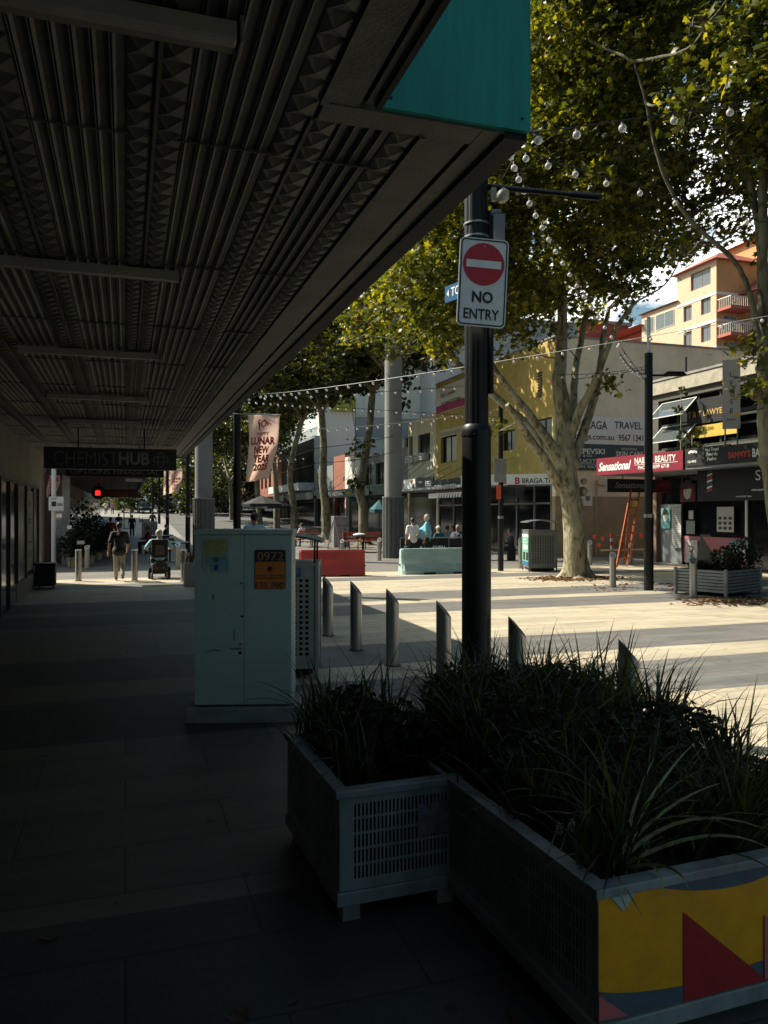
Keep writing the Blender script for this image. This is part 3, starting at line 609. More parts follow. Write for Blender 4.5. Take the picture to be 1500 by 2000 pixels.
# ---------------------------------------------------------------- foreground planters
PA = R(2.0)
mat('planter_steel', (.29, .31, .30), .5, .1, noise=.2, scale=5, bump=.05, stretch=(1, 1, .5)); mat('soil', (.02, .014, .01), .95, noise=.3, scale=20, bump=.6)
def planter(p, ang, w, d, label, front_mural=False):
    t = thing('planter_box', label, 'planter', p, ang, group='raised steel planters in the foreground'); I = Matrix.Identity(4); zt = .64; zb = .125
    for x in (.07, w-.07):
        for y in (.07, d-.07):
            part('leg', MB().bbox((x-.045, y-.045, 0), (x+.045, y+.045, zb), .006), 'planter_steel', t, world=False)
    q = MB(); q.bbox((-.012, -.012, zb-.03), (w+.012, d+.012, zb+.035), .005); part('bottom_rail', q, 'planter_steel', t, world=False)
    q = MB()
    q.bbox((-.02, -.02, zt-.035), (w+.02, .05, zt), .004); q.bbox((-.02, d-.05, zt-.036), (w+.02, d+.02, zt-.001), .004); q.bbox((-.019, .05, zt-.0355), (.05, d-.05, zt-.0005), .004); q.bbox((w-.05, .05, zt-.0355), (w+.019, d-.05, zt-.0005), .004)
    part('top_rim', q, 'planter_steel', t, world=False)
    def side(M, ww, cols, nm='slotted_panel', patch=None):
        q = MB(); grid_panel(q, M, ww, zb+.037, zt-.037, cols, 5, .07, .045, .03, (.5, .84), .005); part(nm, q, 'planter_steel', t, world=False)
    if front_mural: part('mural_panel', MB().box((0, 0, zb+.037), (w, .006, zt-.037)), mat('mural_yellow', (.92, .38, .003), .5, noise=.09, scale=7), t, world=False)
    else: side(I, w, int(w/.0245))
    side(fr_mat((0, d, 0), R(-90)), d, int(d/.0245)); side(fr_mat((w, 0, 0), R(90)), d, int(d/.03))
    q = MB(); q.box((0, d-.006, zb+.037), (w, d, zt-.037)); part('back_panel', q, 'planter_steel', t, world=False)
    q = MB(); q.box((.03, .03, zb+.04), (w-.03, d-.03, zt-.06)); part('soil_fill', q, 'soil', t, world=False)
    return t
pA = Vector((.953, 3.56, 0)); wA, dA = .63, 1.05
plA = planter(pA, PA, wA, dA, 'smaller raised steel planter with slotted sides, left of the mural planter')
MA = wmat(plA); board('blank_plate', MA @ Vector((.40, -.004, .37)), MA.to_3x3() @ Vector((1, 0, 0)), .22, .155, .004, mat('plate_grey', (.17, .17, .165), .55, noise=.25, scale=30), plA)
pB = Vector((1.565, 2.36, 0)); wB, dB = 1.45, 2.2
plB = planter(pB, PA, wB, dB, 'larger steel planter with a yellow and red mural on its front end', True)
MBm = wmat(plB); rB = (MBm.to_3x3() @ Vector((1, 0, 0))).normalized(); nB = rB.cross(Up)
def onB(u, v):      # photo pixel -> (x, z) on the mural plane
    o = pB; r = ray(u, v); tt = ((o-Vector((0, 0, H))).dot(nB))/r.dot(nB); P = Vector((0, 0, H))+r*tt; return ((P-o).dot(rB), P.z)
def mz(x, y): return onB(900+x/2.5, 1400+y/2.5)
def clampz(p): return (max(.002, min(wB-.002, p[0])), max(.164, min(.601, p[1])))
def mural(name, pts, m, off):
    pts = [clampz(p) for p in pts]; q = MB().prism([pB+rB*x+Up*z+nB*off for x, z in pts], -nB*.0012); part(name, q, m, plB)
mat('mural_blue', (.085, .115, .14), .55, noise=.05, scale=12); mat('mural_red', (.42, .018, .016), .5, noise=.05, scale=12); mat('mural_pink', (.68, .16, .15), .5, noise=.05, scale=12); mat('mural_white', (.50, .54, .50), .5, noise=.05)
arc = [mz(x, y) for x, y in ((870, 817), (950, 832), (1050, 843), (1150, 848), (1250, 842), (1350, 825), (1430, 802), (1500, 772))]
e = arc[-1]; arc += [(e[0]+.08, e[1]+.03), (e[0]+.16, .602)]; mural('blue_arc', arc+[(arc[0][0], .602)], 'mural_blue', .002)
low = [mz(x, y) for x, y in ((662, 1346), (760, 1348), (860, 1344), (980, 1330), (1084, 1312), (1200, 1285), (1320, 1245), (1400, 1215), (1480, 1185))]; e = low[-1]
mural('blue_wave', low+[(e[0]+.15, e[1]+.06), (e[0]+.15, .163), (.0, .163)], 'mural_blue', .002)
mural('white_triangle', [mz(728, 838), mz(852, 820), mz(792, 948)], 'mural_white', .004)
mural('red_triangle', [mz(1085, 952), mz(1085, 1412), mz(1490, 1340)], 'mural_red', .004)
mural('pink_triangle', [mz(662, 1362), mz(662, 1486), mz(815, 1456)], 'mural_pink', .004)
x_, z_ = mz(1478, 966); mural('coral_triangle', [(x_, z_), (x_, .17), (x_+.4, .17)], 'mural_pink', .006)

# ---------------------------------------------------------------- strappy grass and shrubs
def mesh_np(name, V, Fc, m, parent=None, world=True):
    me = bpy.data.meshes.new(name); V = np.asarray(V, dtype=np.float32)
    if parent is not None and world:
        I = np.array(wmat(parent).inverted()); V = V @ I[:3, :3].T.astype(np.float32) + I[:3, 3].astype(np.float32)
    Fc = np.asarray(Fc, dtype=np.int32); k = Fc.shape[1]
    me.vertices.add(len(V)); me.vertices.foreach_set('co', V.ravel()); me.loops.add(Fc.size); me.loops.foreach_set('vertex_index', Fc.ravel())
    me.polygons.add(len(Fc)); me.polygons.foreach_set('loop_start', np.arange(0, Fc.size, k, dtype=np.int32)); me.update(calc_edges=True); me.validate()
    me.materials.append(MATS[m]); o = bpy.data.objects.new(name, me); COL.objects.link(o)
    if parent: o.parent = parent
    return o
def blades(rng, n, L, spread, w=.009, droop=1.0):
    V = []; Fc = []; S = 7
    for i in range(n):
        az = rng.uniform(0, 2*math.pi); lean = abs(rng.gauss(.25, .3)); ln = L*rng.uniform(.55, 1.15); cur = droop*rng.uniform(.3, 1.7)*ln
        bx, by = rng.gauss(0, spread), rng.gauss(0, spread); d = Vector((math.cos(az), math.sin(az), 0)); sd = Vector((-d.y, d.x, 0))
        th = lean; p = Vector((bx, by, 0)); ww = w*rng.uniform(.6, 1.2); o = len(V); tw = rng.uniform(-.6, .6)
        for k in range(S+1):
            t = k/S; wd_ = ww*(.6+.9*t if t < .35 else max(.04, 1.15*(1-(t-.35)/.65)**.7)); s2 = (sd*math.cos(tw*t)+Up*math.sin(tw*t))
            V.append(p-s2*wd_/2); V.append(p+s2*wd_/2)
            th2 = th + cur*t*1.6; step = ln/S; p = p + (d*math.sin(th2)+Up*math.cos(th2))*step
        for k in range(S): a_ = o+2*k; Fc.append((a_, a_+1, a_+3, a_+2))
    return [tuple(v) for v in V], Fc
rng = random.Random(11)
gproto = []
def grass(x, y, z, L, n, label, M=None, group='strappy grass clumps in the foreground planters', w=.009, droop=1):
    p = Vector((x, y, z)); t = thing('grass_clump', label, 'plant', p, group=group)
    V, Fc = blades(rng, int(n*.75), L*.97, .045, w*1.5, droop*1.2); mesh_np('blades', V, Fc, 'strap_leaf', t, world=False); return t
def inB(x, y): q_ = MBm @ Vector((x, y, .58 if y < 1.0 else .64)); return q_.x, q_.y, q_.z
def inA(x, y): q_ = MA @ Vector((x, y, .58)); return q_.x, q_.y, q_.z
for (x, y, L, n) in ((.15, .18, .5, 70), (.16, .55, .58, 90), (.2, .9, .62, 90), (.45, .95, .62, 80), (.48, .25, .42, 60), (.5, .7, .6, 70), (.1, 1.0, .4, 50)):
    grass(*inA(x, y), L, n, 'dark strappy grass clump growing in the smaller slotted planter')
for (x, y, L, n) in ((.12, .16, .40, 60), (.30, .22, .62, 46), (.75, .15, .5, 70), (1.2, .2, .5, 60), (.1, .65, .42, 60), (.14, 1.15, .5, 70), (.15, 1.7, .55, 70), (.5, 2.0, .6, 70), (.9, 2.05, .55, 60), (1.3, 1.95, .62, 60), (1.3, 1.3, .6, 60), (1.32, .8, .5, 60), (.6, .5, .42, 60), (1.0, .55, .45, 60), (.55, 1.5, .6, 60), (1.0, 1.6, .62, 60), (.3, 1.95, .62, 70), (.75, 1.4, .5, 60), (.4, 1.1, .55, 60), (1.1, 2.1, .6, 60), (.7, 2.1, .62, 60), (.8, .8, .45, 60), (1.35, 1.65, .6, 60), (.2, 1.4, .6, 90), (.5, .9, .5, 90), (.6, 1.2, .55, 90), (.95, 1.25, .55, 90), (.35, 1.65, .65, 90), (.9, 1.85, .66, 90), (1.2, 1.5, .6, 90), (.3, .6, .45, 80), (.55, .2, .42, 70), (1.0, .3, .45, 80), (1.2, 1.1, .55, 90)):
    grass(*inB(x, y), L*1.05, int(n*1.5), 'dark strappy grass clump growing in the mural planter')
# long bright blades arching over the front corner
V = []; 
def arch(name, pts, w, label):
    P = [Vector(p) for p in pts]; q = MB(); 
    for i, p in enumerate(P):
        d = (P[min(i+1, len(P)-1)]-P[max(0, i-1)]).normalized(); s_ = d.cross(Fw).normalized(); ww = w*(1-.9*(i/(len(P)-1))**2); q.v += [tuple(p-s_*ww/2), tuple(p+s_*ww/2)]
    q.f = [(2*i, 2*i+1, 2*i+3, 2*i+2) for i in range(len(P)-1)]; return q
gl_ = thing('grass_clump', 'clump of long pale arching blades leaning over the front corner of the mural planter', 'plant', Vector(inB(.22, .14)), group='strappy grass clumps in the foreground planters')
mat('blade_pale', (.30, .32, .13), .5, noise=.2, scale=30, stretch=(1, 1, .3))
q = MB()
base = W(1205, 1700, 2.95)
for tip, mid, D2 in (((1278, 1480), (1235, 1590), 3.05), ((1352, 1455), (1270, 1560), 3.1), ((1405, 1530), (1290, 1590), 3.0), ((1490, 1617), (1330, 1605), 2.9), ((1500, 1655), (1360, 1635), 2.85), ((1255, 1790), (1212, 1712), 2.66), ((1225, 1780), (1200, 1715), 2.68), ((1300, 1755), (1262, 1680), 2.66), ((1345, 1735), (1290, 1690), 2.66)):
    b_ = base+Vector((rng.uniform(-.03, .06), rng.uniform(-.02, .03), rng.uniform(-.03, .0))); m_ = W(*mid, (D2+2.95)/2); t_ = W(*tip, D2)
    pts = [b_*(1-s)**2 + (m_*2-(b_+t_)/2)*(2*s*(1-s)) + t_*s*s for s in [k/9 for k in range(10)]]
    a_ = arch('x', pts, .018, ''); q.add(a_.v, a_.f)
part('blades', q, 'blade_pale', gl_, fixn=False)
def shrub_mesh(rng, r, h, n, s):
    V = []; Fc = []
    for i in range(n):
        a_ = rng.uniform(0, 6.283); rr = r*math.sqrt(rng.random()); z = h*rng.random()**.7*(1-.35*(rr/r)**2); c = Vector((rr*math.cos(a_), rr*math.sin(a_), z))
        q_ = Euler((rng.uniform(-1, 1), rng.uniform(-1, 1), rng.uniform(0, 6.28))).to_matrix(); o = len(V); ss = s*rng.uniform(.6, 1.3)
        for p in ((-.5, 0, 0), (-.15, .28, .06), (.3, .2, .03), (.5, 0, -.06), (.3, -.2, .03), (-.15, -.28, .06)): V.append(tuple(c+q_ @ Vector(p)*ss))
        Fc.append((o, o+1, o+2, o+3)); Fc.append((o, o+3, o+4, o+5))
    return V, Fc
def shrub(p, r, h, n, s, label, group=None, m='shrub_leaf', name='leafy_shrub'):
    t = thing(name, label, 'plant', p, group=group); V, Fc = shrub_mesh(rng, r, h, n, s); mesh_np('foliage', V, Fc, m, t, world=False)
    q = MB()
    for k in range(6):
        a_ = k*1.05; q.tube([(0, 0, 0), (r*.4*math.cos(a_), r*.4*math.sin(a_), h*.45), (r*.7*math.cos(a_), r*.7*math.sin(a_), h*.75)], [.008, .006, .003], 5)
    part('stems', q, 'bark', t, world=False); return t
for x, y, r_, h_, n_ in ((.35, .95, .3, .34, 1100), (.4, 1.35, .34, .40, 1400), (.8, 1.0, .36, .32, 1500), (.8, 1.7, .38, .42, 1700), (1.15, 1.0, .3, .34, 1200), (.45, 1.85, .3, .44, 1200), (1.1, 1.9, .32, .38, 1200), (.7, .5, .28, .24, 900), (1.15, .55, .28, .24, 900)):
    shrub(Vector(inB(x, y)), r_, h_, n_, .042, 'low dark small leaved shrub filling the middle of the mural planter', 'shrubs in the foreground planters')
for x, y in ((.3, .55), (.33, .85), (.45, .4)): shrub(Vector(inA(x, y)), .22, .36, 600, .05, 'low dark small leaved shrub in the smaller slotted planter', 'shrubs in the foreground planters')
# flower spikes
for k, (u, v) in enumerate(((1262, 1640), (1115, 1600), (1092, 1606))):
    p = W(u, v, 2.95); q = MB(); q.tube([p-Up*.12-Rt*.04, p], .003, 5)
    for j in range(26): c = p-Up*.05*rng.random()+Rt*rng.uniform(-.012, .012)-Fw*rng.uniform(-.01, .01); q.ball(c, .0035, 5, 3)
    solo('flower_spike', q, mat('pale_flower', (.30, .27, .25), .7, noise=0), 'small pale flower spike standing in the mural planter grass', 'flower', 'pale flower spikes in the planter')

# ---------------------------------------------------------------- leaves
LB = []
lobes = [(0, -.34), (.20, -.24), (.50, -.21), (.30, .06), (.44, .37), (.16, .29), (0, .64), (-.16, .29), (-.44, .37), (-.30, .06), (-.50, -.21), (-.20, -.24)]
LBv = np.array([(0, 0, .0)] + [(x, y, -.16*abs(x)+.05*math.sin(6*y)-.12*y*y) for x, y in lobes], dtype=np.float32)
LBf = np.array([(0, i, i % 12+1) for i in range(1, 13)], dtype=np.int32)
LSv = np.array([(0, -.45, 0), (.42, -.1, -.05), (.25, .4, .02), (0, .6, -.05), (-.25, .4, .02), (-.42, -.1, -.05)], dtype=np.float32); LSf = np.array([(0, 1, 3), (1, 2, 3), (0, 3, 5), (3, 4, 5)], dtype=np.int32)
def leaf_cloud(lobes_, dens, size, seed, simple=False, clump=.4, per=26, flat=.62):
    rs = np.random.RandomState(seed); P = []
    for c, r in lobes_:
        c = np.array(c); r = np.array(r if hasattr(r, '__len__') else (r, r, r*.8)); vol = 4.19*r[0]*r[1]*r[2]; nc = max(3, int(vol*dens/per))
        d = rs.normal(size=(nc, 3)); d /= np.linalg.norm(d, axis=1)[:, None]; rad = rs.uniform(.15, 1.0, nc)**.45
        rad *= 1+.22*np.sin(d[:, 0]*5+seed)*np.cos(d[:, 2]*4+d[:, 1]*3)
        cc = c + d*rad[:, None]*r
        k = rs.poisson(per, nc); idx = np.repeat(np.arange(nc), k)
        off = rs.normal(size=(len(idx), 3))*clump*np.array((.55, .55, .36)); P.append(cc[idx]+off)
    P = np.vstack(P); N = len(P)
    # orientation: face roughly up/outward with a hang
    nz = rs.normal(size=(N, 3))*flat + np.array((-.25, .0, .75)); nz /= np.linalg.norm(nz, axis=1)[:, None]
    t = rs.normal(size=(N, 3)); t -= nz*(t*nz).sum(1)[:, None]; t /= np.linalg.norm(t, axis=1)[:, None]; b = np.cross(nz, t)
    s = size*rs.uniform(.35, 1.3, N); bv, bf = (LSv, LSf) if simple else (LBv, LBf)
    V = P[:, None, :] + s[:, None, None]*(bv[None, :, 0, None]*t[:, None, :] + bv[None, :, 1, None]*b[:, None, :] + bv[None, :, 2, None]*nz[:, None, :])
    Fc = bf[None] + (np.arange(N)*len(bv))[:, None, None]
    return V.reshape(-1, 3), Fc.reshape(-1, 3)
def limb(mb, pts, r0, r1, n=10, wob=.02, seed=0):
    rg = random.Random(seed); P = [Vector(p) for p in pts]; out = []
    for i in range(len(P)-1):
        p0 = P[max(0, i-1)]; p1 = P[i]; p2 = P[i+1]; p3 = P[min(len(P)-1, i+2)]
        for k in range(4):
            t = k/4; out.append(.5*((2*p1)+(-p0+p2)*t+(2*p0-5*p1+4*p2-p3)*t*t+(-p0+3*p1-3*p2+p3)*t**3))
    out.append(P[-1]); L = len(out); rs_ = [(r0+(r1-r0)*(i/(L-1))**.85)*(1+rg.uniform(-wob*3, wob*3)) for i in range(L)]
    out = [p+Vector((rg.uniform(-wob, wob), rg.uniform(-wob, wob), 0)) for p in out]
    mb.tube(out, rs_, n)
def twigs(mb, lobes_, srcs, seed):
    rg = random.Random(seed)
    for c, r in lobes_:
        c = Vector(c); rr = r if not hasattr(r, '__len__') else max(r); s0 = min(srcs, key=lambda s: (s-c).length)
        m = (s0+c)/2+Vector((rg.uniform(-.3, .3), rg.uniform(-.3, .3), -.2)); limb(mb, [s0, m, c], .028, .018, 6, .015, rg.random())
        for k in range(7):
            d = Vector((rg.gauss(0, 1), rg.gauss(0, 1), rg.gauss(.1, .7))).normalized(); e_ = c+d*rr*.95; st_ = c+(m-c)*rg.uniform(0, .4)
            limb(mb, [st_, st_+(e_-st_)*.5+Vector((rg.uniform(-.15, .15), rg.uniform(-.15, .15), .1)), e_], .022, .006, 5, .01, rg.random())
def tree(name, label, base, *a, bark='bark', **k):
    old = MATS['bark']; MATS['bark'] = MATS[bark]; r_ = tree_(name, label, base, *a, **k); MATS['bark'] = old; return r_
def tree_(name, label, base, group=None, trunk=None, limbs=(), lobes_=(), dens=60, size=.2, seed=1, simple=False, m='plane_leaf', clump=.4, flare=True, extra=None, near=()):
    t = thing(name, label, 'tree', base, group=group)
    q = MB(); pts, r0, r1 = trunk; limb(q, pts, r0, r1, 18, .012, seed)
    if flare:
        rg = random.Random(seed); b = Vector(base); n_ = 22; prev = None; o = len(q.v); lv = ((0, 1.75), (.08, 1.45), (.25, 1.18), (.6, 1.0))
        for z, f_ in lv:
            for k in range(n_):
                a_ = 2*math.pi*k/n_; rr = r0*f_*(1+.13*math.sin(5*a_+seed)*(f_-1)*2.5)+.006; q.v.append((b.x+rr*math.cos(a_), b.y+rr*math.sin(a_), z))
        for i in range(3):
            for k in range(n_): k2 = (k+1) % n_; q.f.append((o+i*n_+k, o+i*n_+k2, o+(i+1)*n_+k2, o+(i+1)*n_+k))
        q.f.append(tuple(o+3*n_+k for k in range(n_)))
    if extra: extra(q)
    part('trunk', q, 'bark', t, smooth=True)
    srcs = []
    for i, (pts, a_, b_) in enumerate(limbs):
        q = MB(); limb(q, pts, a_, b_, 12, .012, seed+i); part('limb', q, 'bark', t, smooth=True); srcs += [Vector(p) for p in pts[1:]]
    q = MB(); twigs(q, lobes_, srcs or [Vector(trunk[0][-1])], seed); part('branches', q, 'bark', t, smooth=True)
    V, Fc = leaf_cloud(lobes_, dens, size, seed, simple, clump); mesh_np('crown', V, Fc, m, t)
    return t
def L(u, v, D, r): return (W(u, v, D), r)
# the big plane tree at the bin
Dt = 23.3
def P(*a, D=Dt, dd=0): return [W(u, v, D+dd*i/max(1, len(a)-1)) for i, (u, v) in enumerate(a)]
bt = G(1125, 1127)
limbs2 = [(P((1096, 955), (1065, 900), (1029, 850), (1012, 822), (990, 790), dd=-1.5), .17, .07), (P((1100, 900), (1060, 865), (1029, 829), (957, 767), (900, 715), (840, 655), dd=1.5), .19, .07),
          (P((1098, 895), (1038, 815), (1003, 771), (967, 721), (930, 650), dd=-2), .16, .05), (P((1105, 920), (1102, 815), (1091, 746), (1095, 700), (1098, 600), (1080, 450), (1075, 330), dd=.5), .30, .08),
          (P((1108, 900), (1116, 826), (1121, 757), (1128, 700), (1155, 560), (1170, 420), dd=2), .17, .06), (P((1110, 860), (1134, 799), (1153, 764), (1171, 723), (1205, 640), (1240, 590), dd=-1.5), .15, .05),
          (P((1112, 925), (1141, 838), (1160, 780), (1171, 723), (1178, 660), (1190, 600), dd=1), .16, .06)]
lob2 = [L(1080, 230, 21, 2.6), L(990, 330, 20, 2.0), L(1150, 400, 23, 2.3), L(1040, 520, 23.5, 1.9), L(1190, 500, 22, 1.6), L(1130, 590, 25, 1.2), L(1280, 455, 23, 1.35), L(960, 560, 24.5, 1.9), L(885, 610, 25, 1.45), L(820, 625, 24.5, 1.1),
        L(1040, 100, 22, 2.3), L(1180, 60, 22, 2.6), L(1240, 300, 24, 2.0), L(870, 500, 23, 1.7), L(780, 600, 26, 1.3), L(1005, 655, 24, .7), L(1215, 575, 22, .8), L(870, 690, 24.5, .55), L(1190, 745, 22.6, .16), L(960, 830, 23, .14), L(1330, 500, 22.5, .55), L(1090, 660, 24.5, .55), L(790, 630, 28, 1.2), L(730, 610, 29, 1.4), L(840, 560, 26, 1.6), L(770, 560, 28, 1.6), L(700, 650, 30, 1.0), L(770, 690, 29, .4), L(1010, 600, 22.5, 1.1), L(860, 520, 20.5, 1.8), L(930, 430, 20, 2.0), L(1000, 560, 20.5, 1.2), L(870, 620, 21.5, 1.2), L(960, 330, 18.5, 1.7), (W(1100, 0, 24)+Vector((1, 3, 1)), 3.0)]
def knots(q):
    for u, v, r_ in ((1100, 950, .18), (1138, 960, .15), (1120, 905, .22), (1140, 940, .10)): q.ball(W(u, v, Dt), r_, 10, 7)
tree('plane_tree', 'big plane tree with a mottled pale trunk and spreading limbs beside the green poster bin', bt, 'plane trees along the mall', (P((1125, 1127), (1122, 1050), (1116, 985), (1108, 925), (1106, 880)), .34, .27), limbs2, lob2, 150, .175, 5, extra=knots)
# the plane tree cut by the right picture edge
D1 = 15.9; b1 = W(1550, 1000, D1); b1.z = 0; BT1 = b1
limbs1 = [(P((1492, 700), (1470, 600), (1455, 547), (1428, 504), (1380, 460), (1340, 420), (1300, 350), (1275, 270), (1262, 200), (1240, 120), D=D1, dd=-1), .065, .022),
          (P((1490, 640), (1486, 500), (1478, 420), (1460, 330), (1430, 250), (1408, 160), (1395, 60), D=D1, dd=.5), .10, .03), (P((1490, 620), (1490, 470), (1492, 300), (1498, 180), (1490, 40), D=D1, dd=-.5), .12, .04),
          (P((1495, 760), (1540, 640), (1620, 500), (1700, 350), D=D1, dd=1), .14, .05), (P((1500, 800), (1580, 700), (1700, 620), D=D1, dd=-2), .10, .04), (P((1478, 420), (1450, 300), (1440, 200), D=D1, dd=1.5), .05, .02)]
lob1 = [L(1270, 110, 16.5, 1.9), L(1150, 170, 18, 1.7), L(1390, 130, 15.5, 1.0), L(1450, 40, 14.5, .9), L(1210, 300, 17.5, 1.4), L(1350, 280, 18.5, 1.3), L(1100, 60, 17, 1.6), L(1440, 380, 18.5, .75), L(1580, 250, 16, 1.6), L(1620, 420, 16, 1.5), L(1260, 380, 18.5, 1.1), L(1330, 190, 14.5, .6), L(1385, 40, 13, .42), L(1420, 230, 15, .7), L(1480, 150, 14.6, .5), (W(1600, 100, 14), 2.2), (W(1450, -150, 16), 2.4), (W(1250, -150, 16), 2.4), L(1470, 690, 15.6, .28), L(1330, 500, 17, .3), L(1480, 760, 15.4, .2), L(1380, 480, 17.5, .45), L(1400, 400, 18, .9), L(1470, 300, 17, .8), L(1430, 330, 19, .9), L(1500, 450, 18, .6), L(1340, 430, 18, .7), L(1180, 420, 19, 1.0)]
def knots1(q):
    for u, v, r_ in ((1478, 770, .14), (1490, 720, .15), (1500, 900, .2)): q.ball(W(u, v, D1), r_, 10, 7)
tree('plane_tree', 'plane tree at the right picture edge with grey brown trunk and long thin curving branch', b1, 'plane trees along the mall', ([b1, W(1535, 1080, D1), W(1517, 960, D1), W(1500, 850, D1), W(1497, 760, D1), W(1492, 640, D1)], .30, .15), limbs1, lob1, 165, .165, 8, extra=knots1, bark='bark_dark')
# the row further down the mall
def far_tree(u, v, forks, lobs, seed, label, r=.24, dens=38, size=.28, ub=None, top=820, vb=None):
    D = H*F/(v-1000); b = G(u, v); pts = [W(uu, vv, D) for uu, vv in forks]
    lim = []
    rg = random.Random(seed); tp = pts[-1]
    for k in range(4):
        a_ = k*1.6+rg.random(); e_ = tp+Vector((2.6*math.cos(a_), 2.6*math.sin(a_), rg.uniform(3, 4.5))); lim.append(([tp-Up*.1, tp+(e_-tp)*.5+Vector((.3*math.cos(a_), .3*math.sin(a_), .1)), e_], r*.5, r*.18))
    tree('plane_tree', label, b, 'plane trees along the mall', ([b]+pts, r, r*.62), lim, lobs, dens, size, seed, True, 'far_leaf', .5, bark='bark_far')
def ring(u, v, D, rad, n, seed, rl=1.7, zs=1.2):
    rg = random.Random(seed); c = W(u, v, D); return [(c+Vector((rad*math.cos(k*6.283/n+rg.random()), rad*math.sin(k*6.283/n+rg.random()), rg.uniform(-zs, zs))), rl*rg.uniform(.75, 1.2)) for k in range(n)]+[(c+Up*.8, rl*1.2)]
far_tree(711, 1064, [(709, 990), (703, 960), (712, 900), (722, 830), (728, 760)], ring(715, 650, 44, 3.2, 9, 3, 2.1)+[L(705, 735, 43, .8), L(660, 720, 44, 1.3)]+[L(790, 745, 42, .5), L(775, 800, 43, .45), L(690, 940, 46.3, .6), L(740, 690, 41, 1.0), L(700, 880, 46.5, .7)], 21, 'plane tree left of the tall grey column with ivy on its fork', .31)
far_tree(638, 1058, [(636, 990), (630, 940), (632, 880), (628, 800)], ring(640, 690, 50, 3.4, 9, 5, 2.2)+[L(640, 755, 48, 1.2), L(600, 750, 49, 1.5)], 22, 'plane tree behind the red barrier with a thick straight trunk', .33)
far_tree(575, 1050, [(573, 985), (566, 930), (574, 880), (590, 820)], ring(590, 740, 58, 3.6, 8, 6, 2.2)+[L(560, 790, 56, 1.6), L(610, 790, 57, 1.1)], 23, 'forked plane tree just right of the lunar banner', .3)
far_tree(541, 1046, [(540, 985), (537, 920), (528, 880)], ring(520, 790, 64, 3.8, 8, 7, 2.1)+[L(560, 830, 62, 1.3), L(545, 850, 63, 1.0)], 24, 'slim plane tree behind the black umbrella', .3)
far_tree(506, 1040, [(505, 980), (500, 920)], ring(470, 830, 76, 4, 8, 8, 2.2), 25, 'plane tree trunk under the lunar banner', .3)
far_tree(452, 1034, [(452, 985), (449, 940)], ring(440, 870, 86, 4, 7, 9, 2.3), 26, 'farthest plane tree of the row left of the lunar banner pole', .3)
far_tree(760, 1075, [(762, 900), (764, 800), (770, 740)], ring(800, 560, 38, 3, 7, 12, 1.9)+[L(790, 690, 36, .7), L(650, 700, 40, 1.2), L(700, 660, 38, 1.5), L(760, 640, 38, 1.2)], 27, 'plane tree rising right behind the tall grey column', .22)
# street end greenery
def far_clump(u, v, D, r, h, label, seed):
    p = W(u, v, D); b = Vector((p.x, p.y, gz(p.y))); t = thing('street_tree', label, 'tree', b, group='round green trees at the far end of the street')
    q = MB(); limb(q, [b, b+Up*(p.z-b.z)*.5, p], .25, .12, 8, .02, seed); part('trunk', q, 'bark', t)
    V, Fc = leaf_cloud([(p, (r, r, h)), (p+Vector((r*.7, 0, -h*.4)), r*.6), (p+Vector((-r*.6, 1, h*.3)), r*.6)], 9, .42, seed, True, .7); mesh_np('crown', V, Fc, 'far_leaf', t)
far_clump(258, 955, 105, 3.4, 3.6, 'round tree left of the bright gap at the street end', 31)
far_clump(232, 972, 112, 3.0, 2.2, 'low green tree behind the red hanging sign', 32)
far_clump(345, 960, 108, 4.2, 3.6, 'round tree right of the bright gap behind the parked cars', 33)
far_clump(395, 935, 100, 4.2, 5, 'tall tree behind the left ribbed column', 34)
far_clump(312, 972, 118, 2.8, 2.0, 'small tree between the far black poles', 35)
far_clump(432, 930, 112, 5, 5.5, 'big pale green tree left of the lunar banner', 36)
far_clump(470, 880, 118, 6, 6, 'tall hazy tree behind the lunar banner', 37)

# unseen plane trees added right of the view to hold skylight off the footpath
for x, y, sd, lb_ in ((8.6, 1.0, 41, 'plane tree on the near side of the mall right of the planters, outside the photo'), (13.2, 6.0, 42, 'plane tree right of the plaza, outside the photo')):  # both trees are added and unseen, to block skylight
    b_ = Vector((x, y, 0)); tp = b_+Vector((.1, 0, 4.6)); rg = random.Random(sd)
    lim = [([tp-Up*.2, tp+Vector((1.5*math.cos(k*1.3), 1.5*math.sin(k*1.3), 1.6)), tp+Vector((3*math.cos(k*1.3), 3*math.sin(k*1.3), 3.6))], .15, .05) for k in range(5)]
    lo = [(tp+Vector((3.0*math.cos(k*.9+sd), 3.0*math.sin(k*.9+sd), rg.uniform(.6, 4))), rg.uniform(1.5, 2.1)) for k in range(8)]+[(tp+Up*4.5, 2.4)]
    tree('plane_tree', lb_, b_, 'plane trees along the mall', ([b_, b_+Up*2.4, tp], .3, .22), lim, lo, 45, .27, sd, True, 'far_leaf', .5, bark='bark_far')  # added unseen skylight blocker under the name and group of the real trees
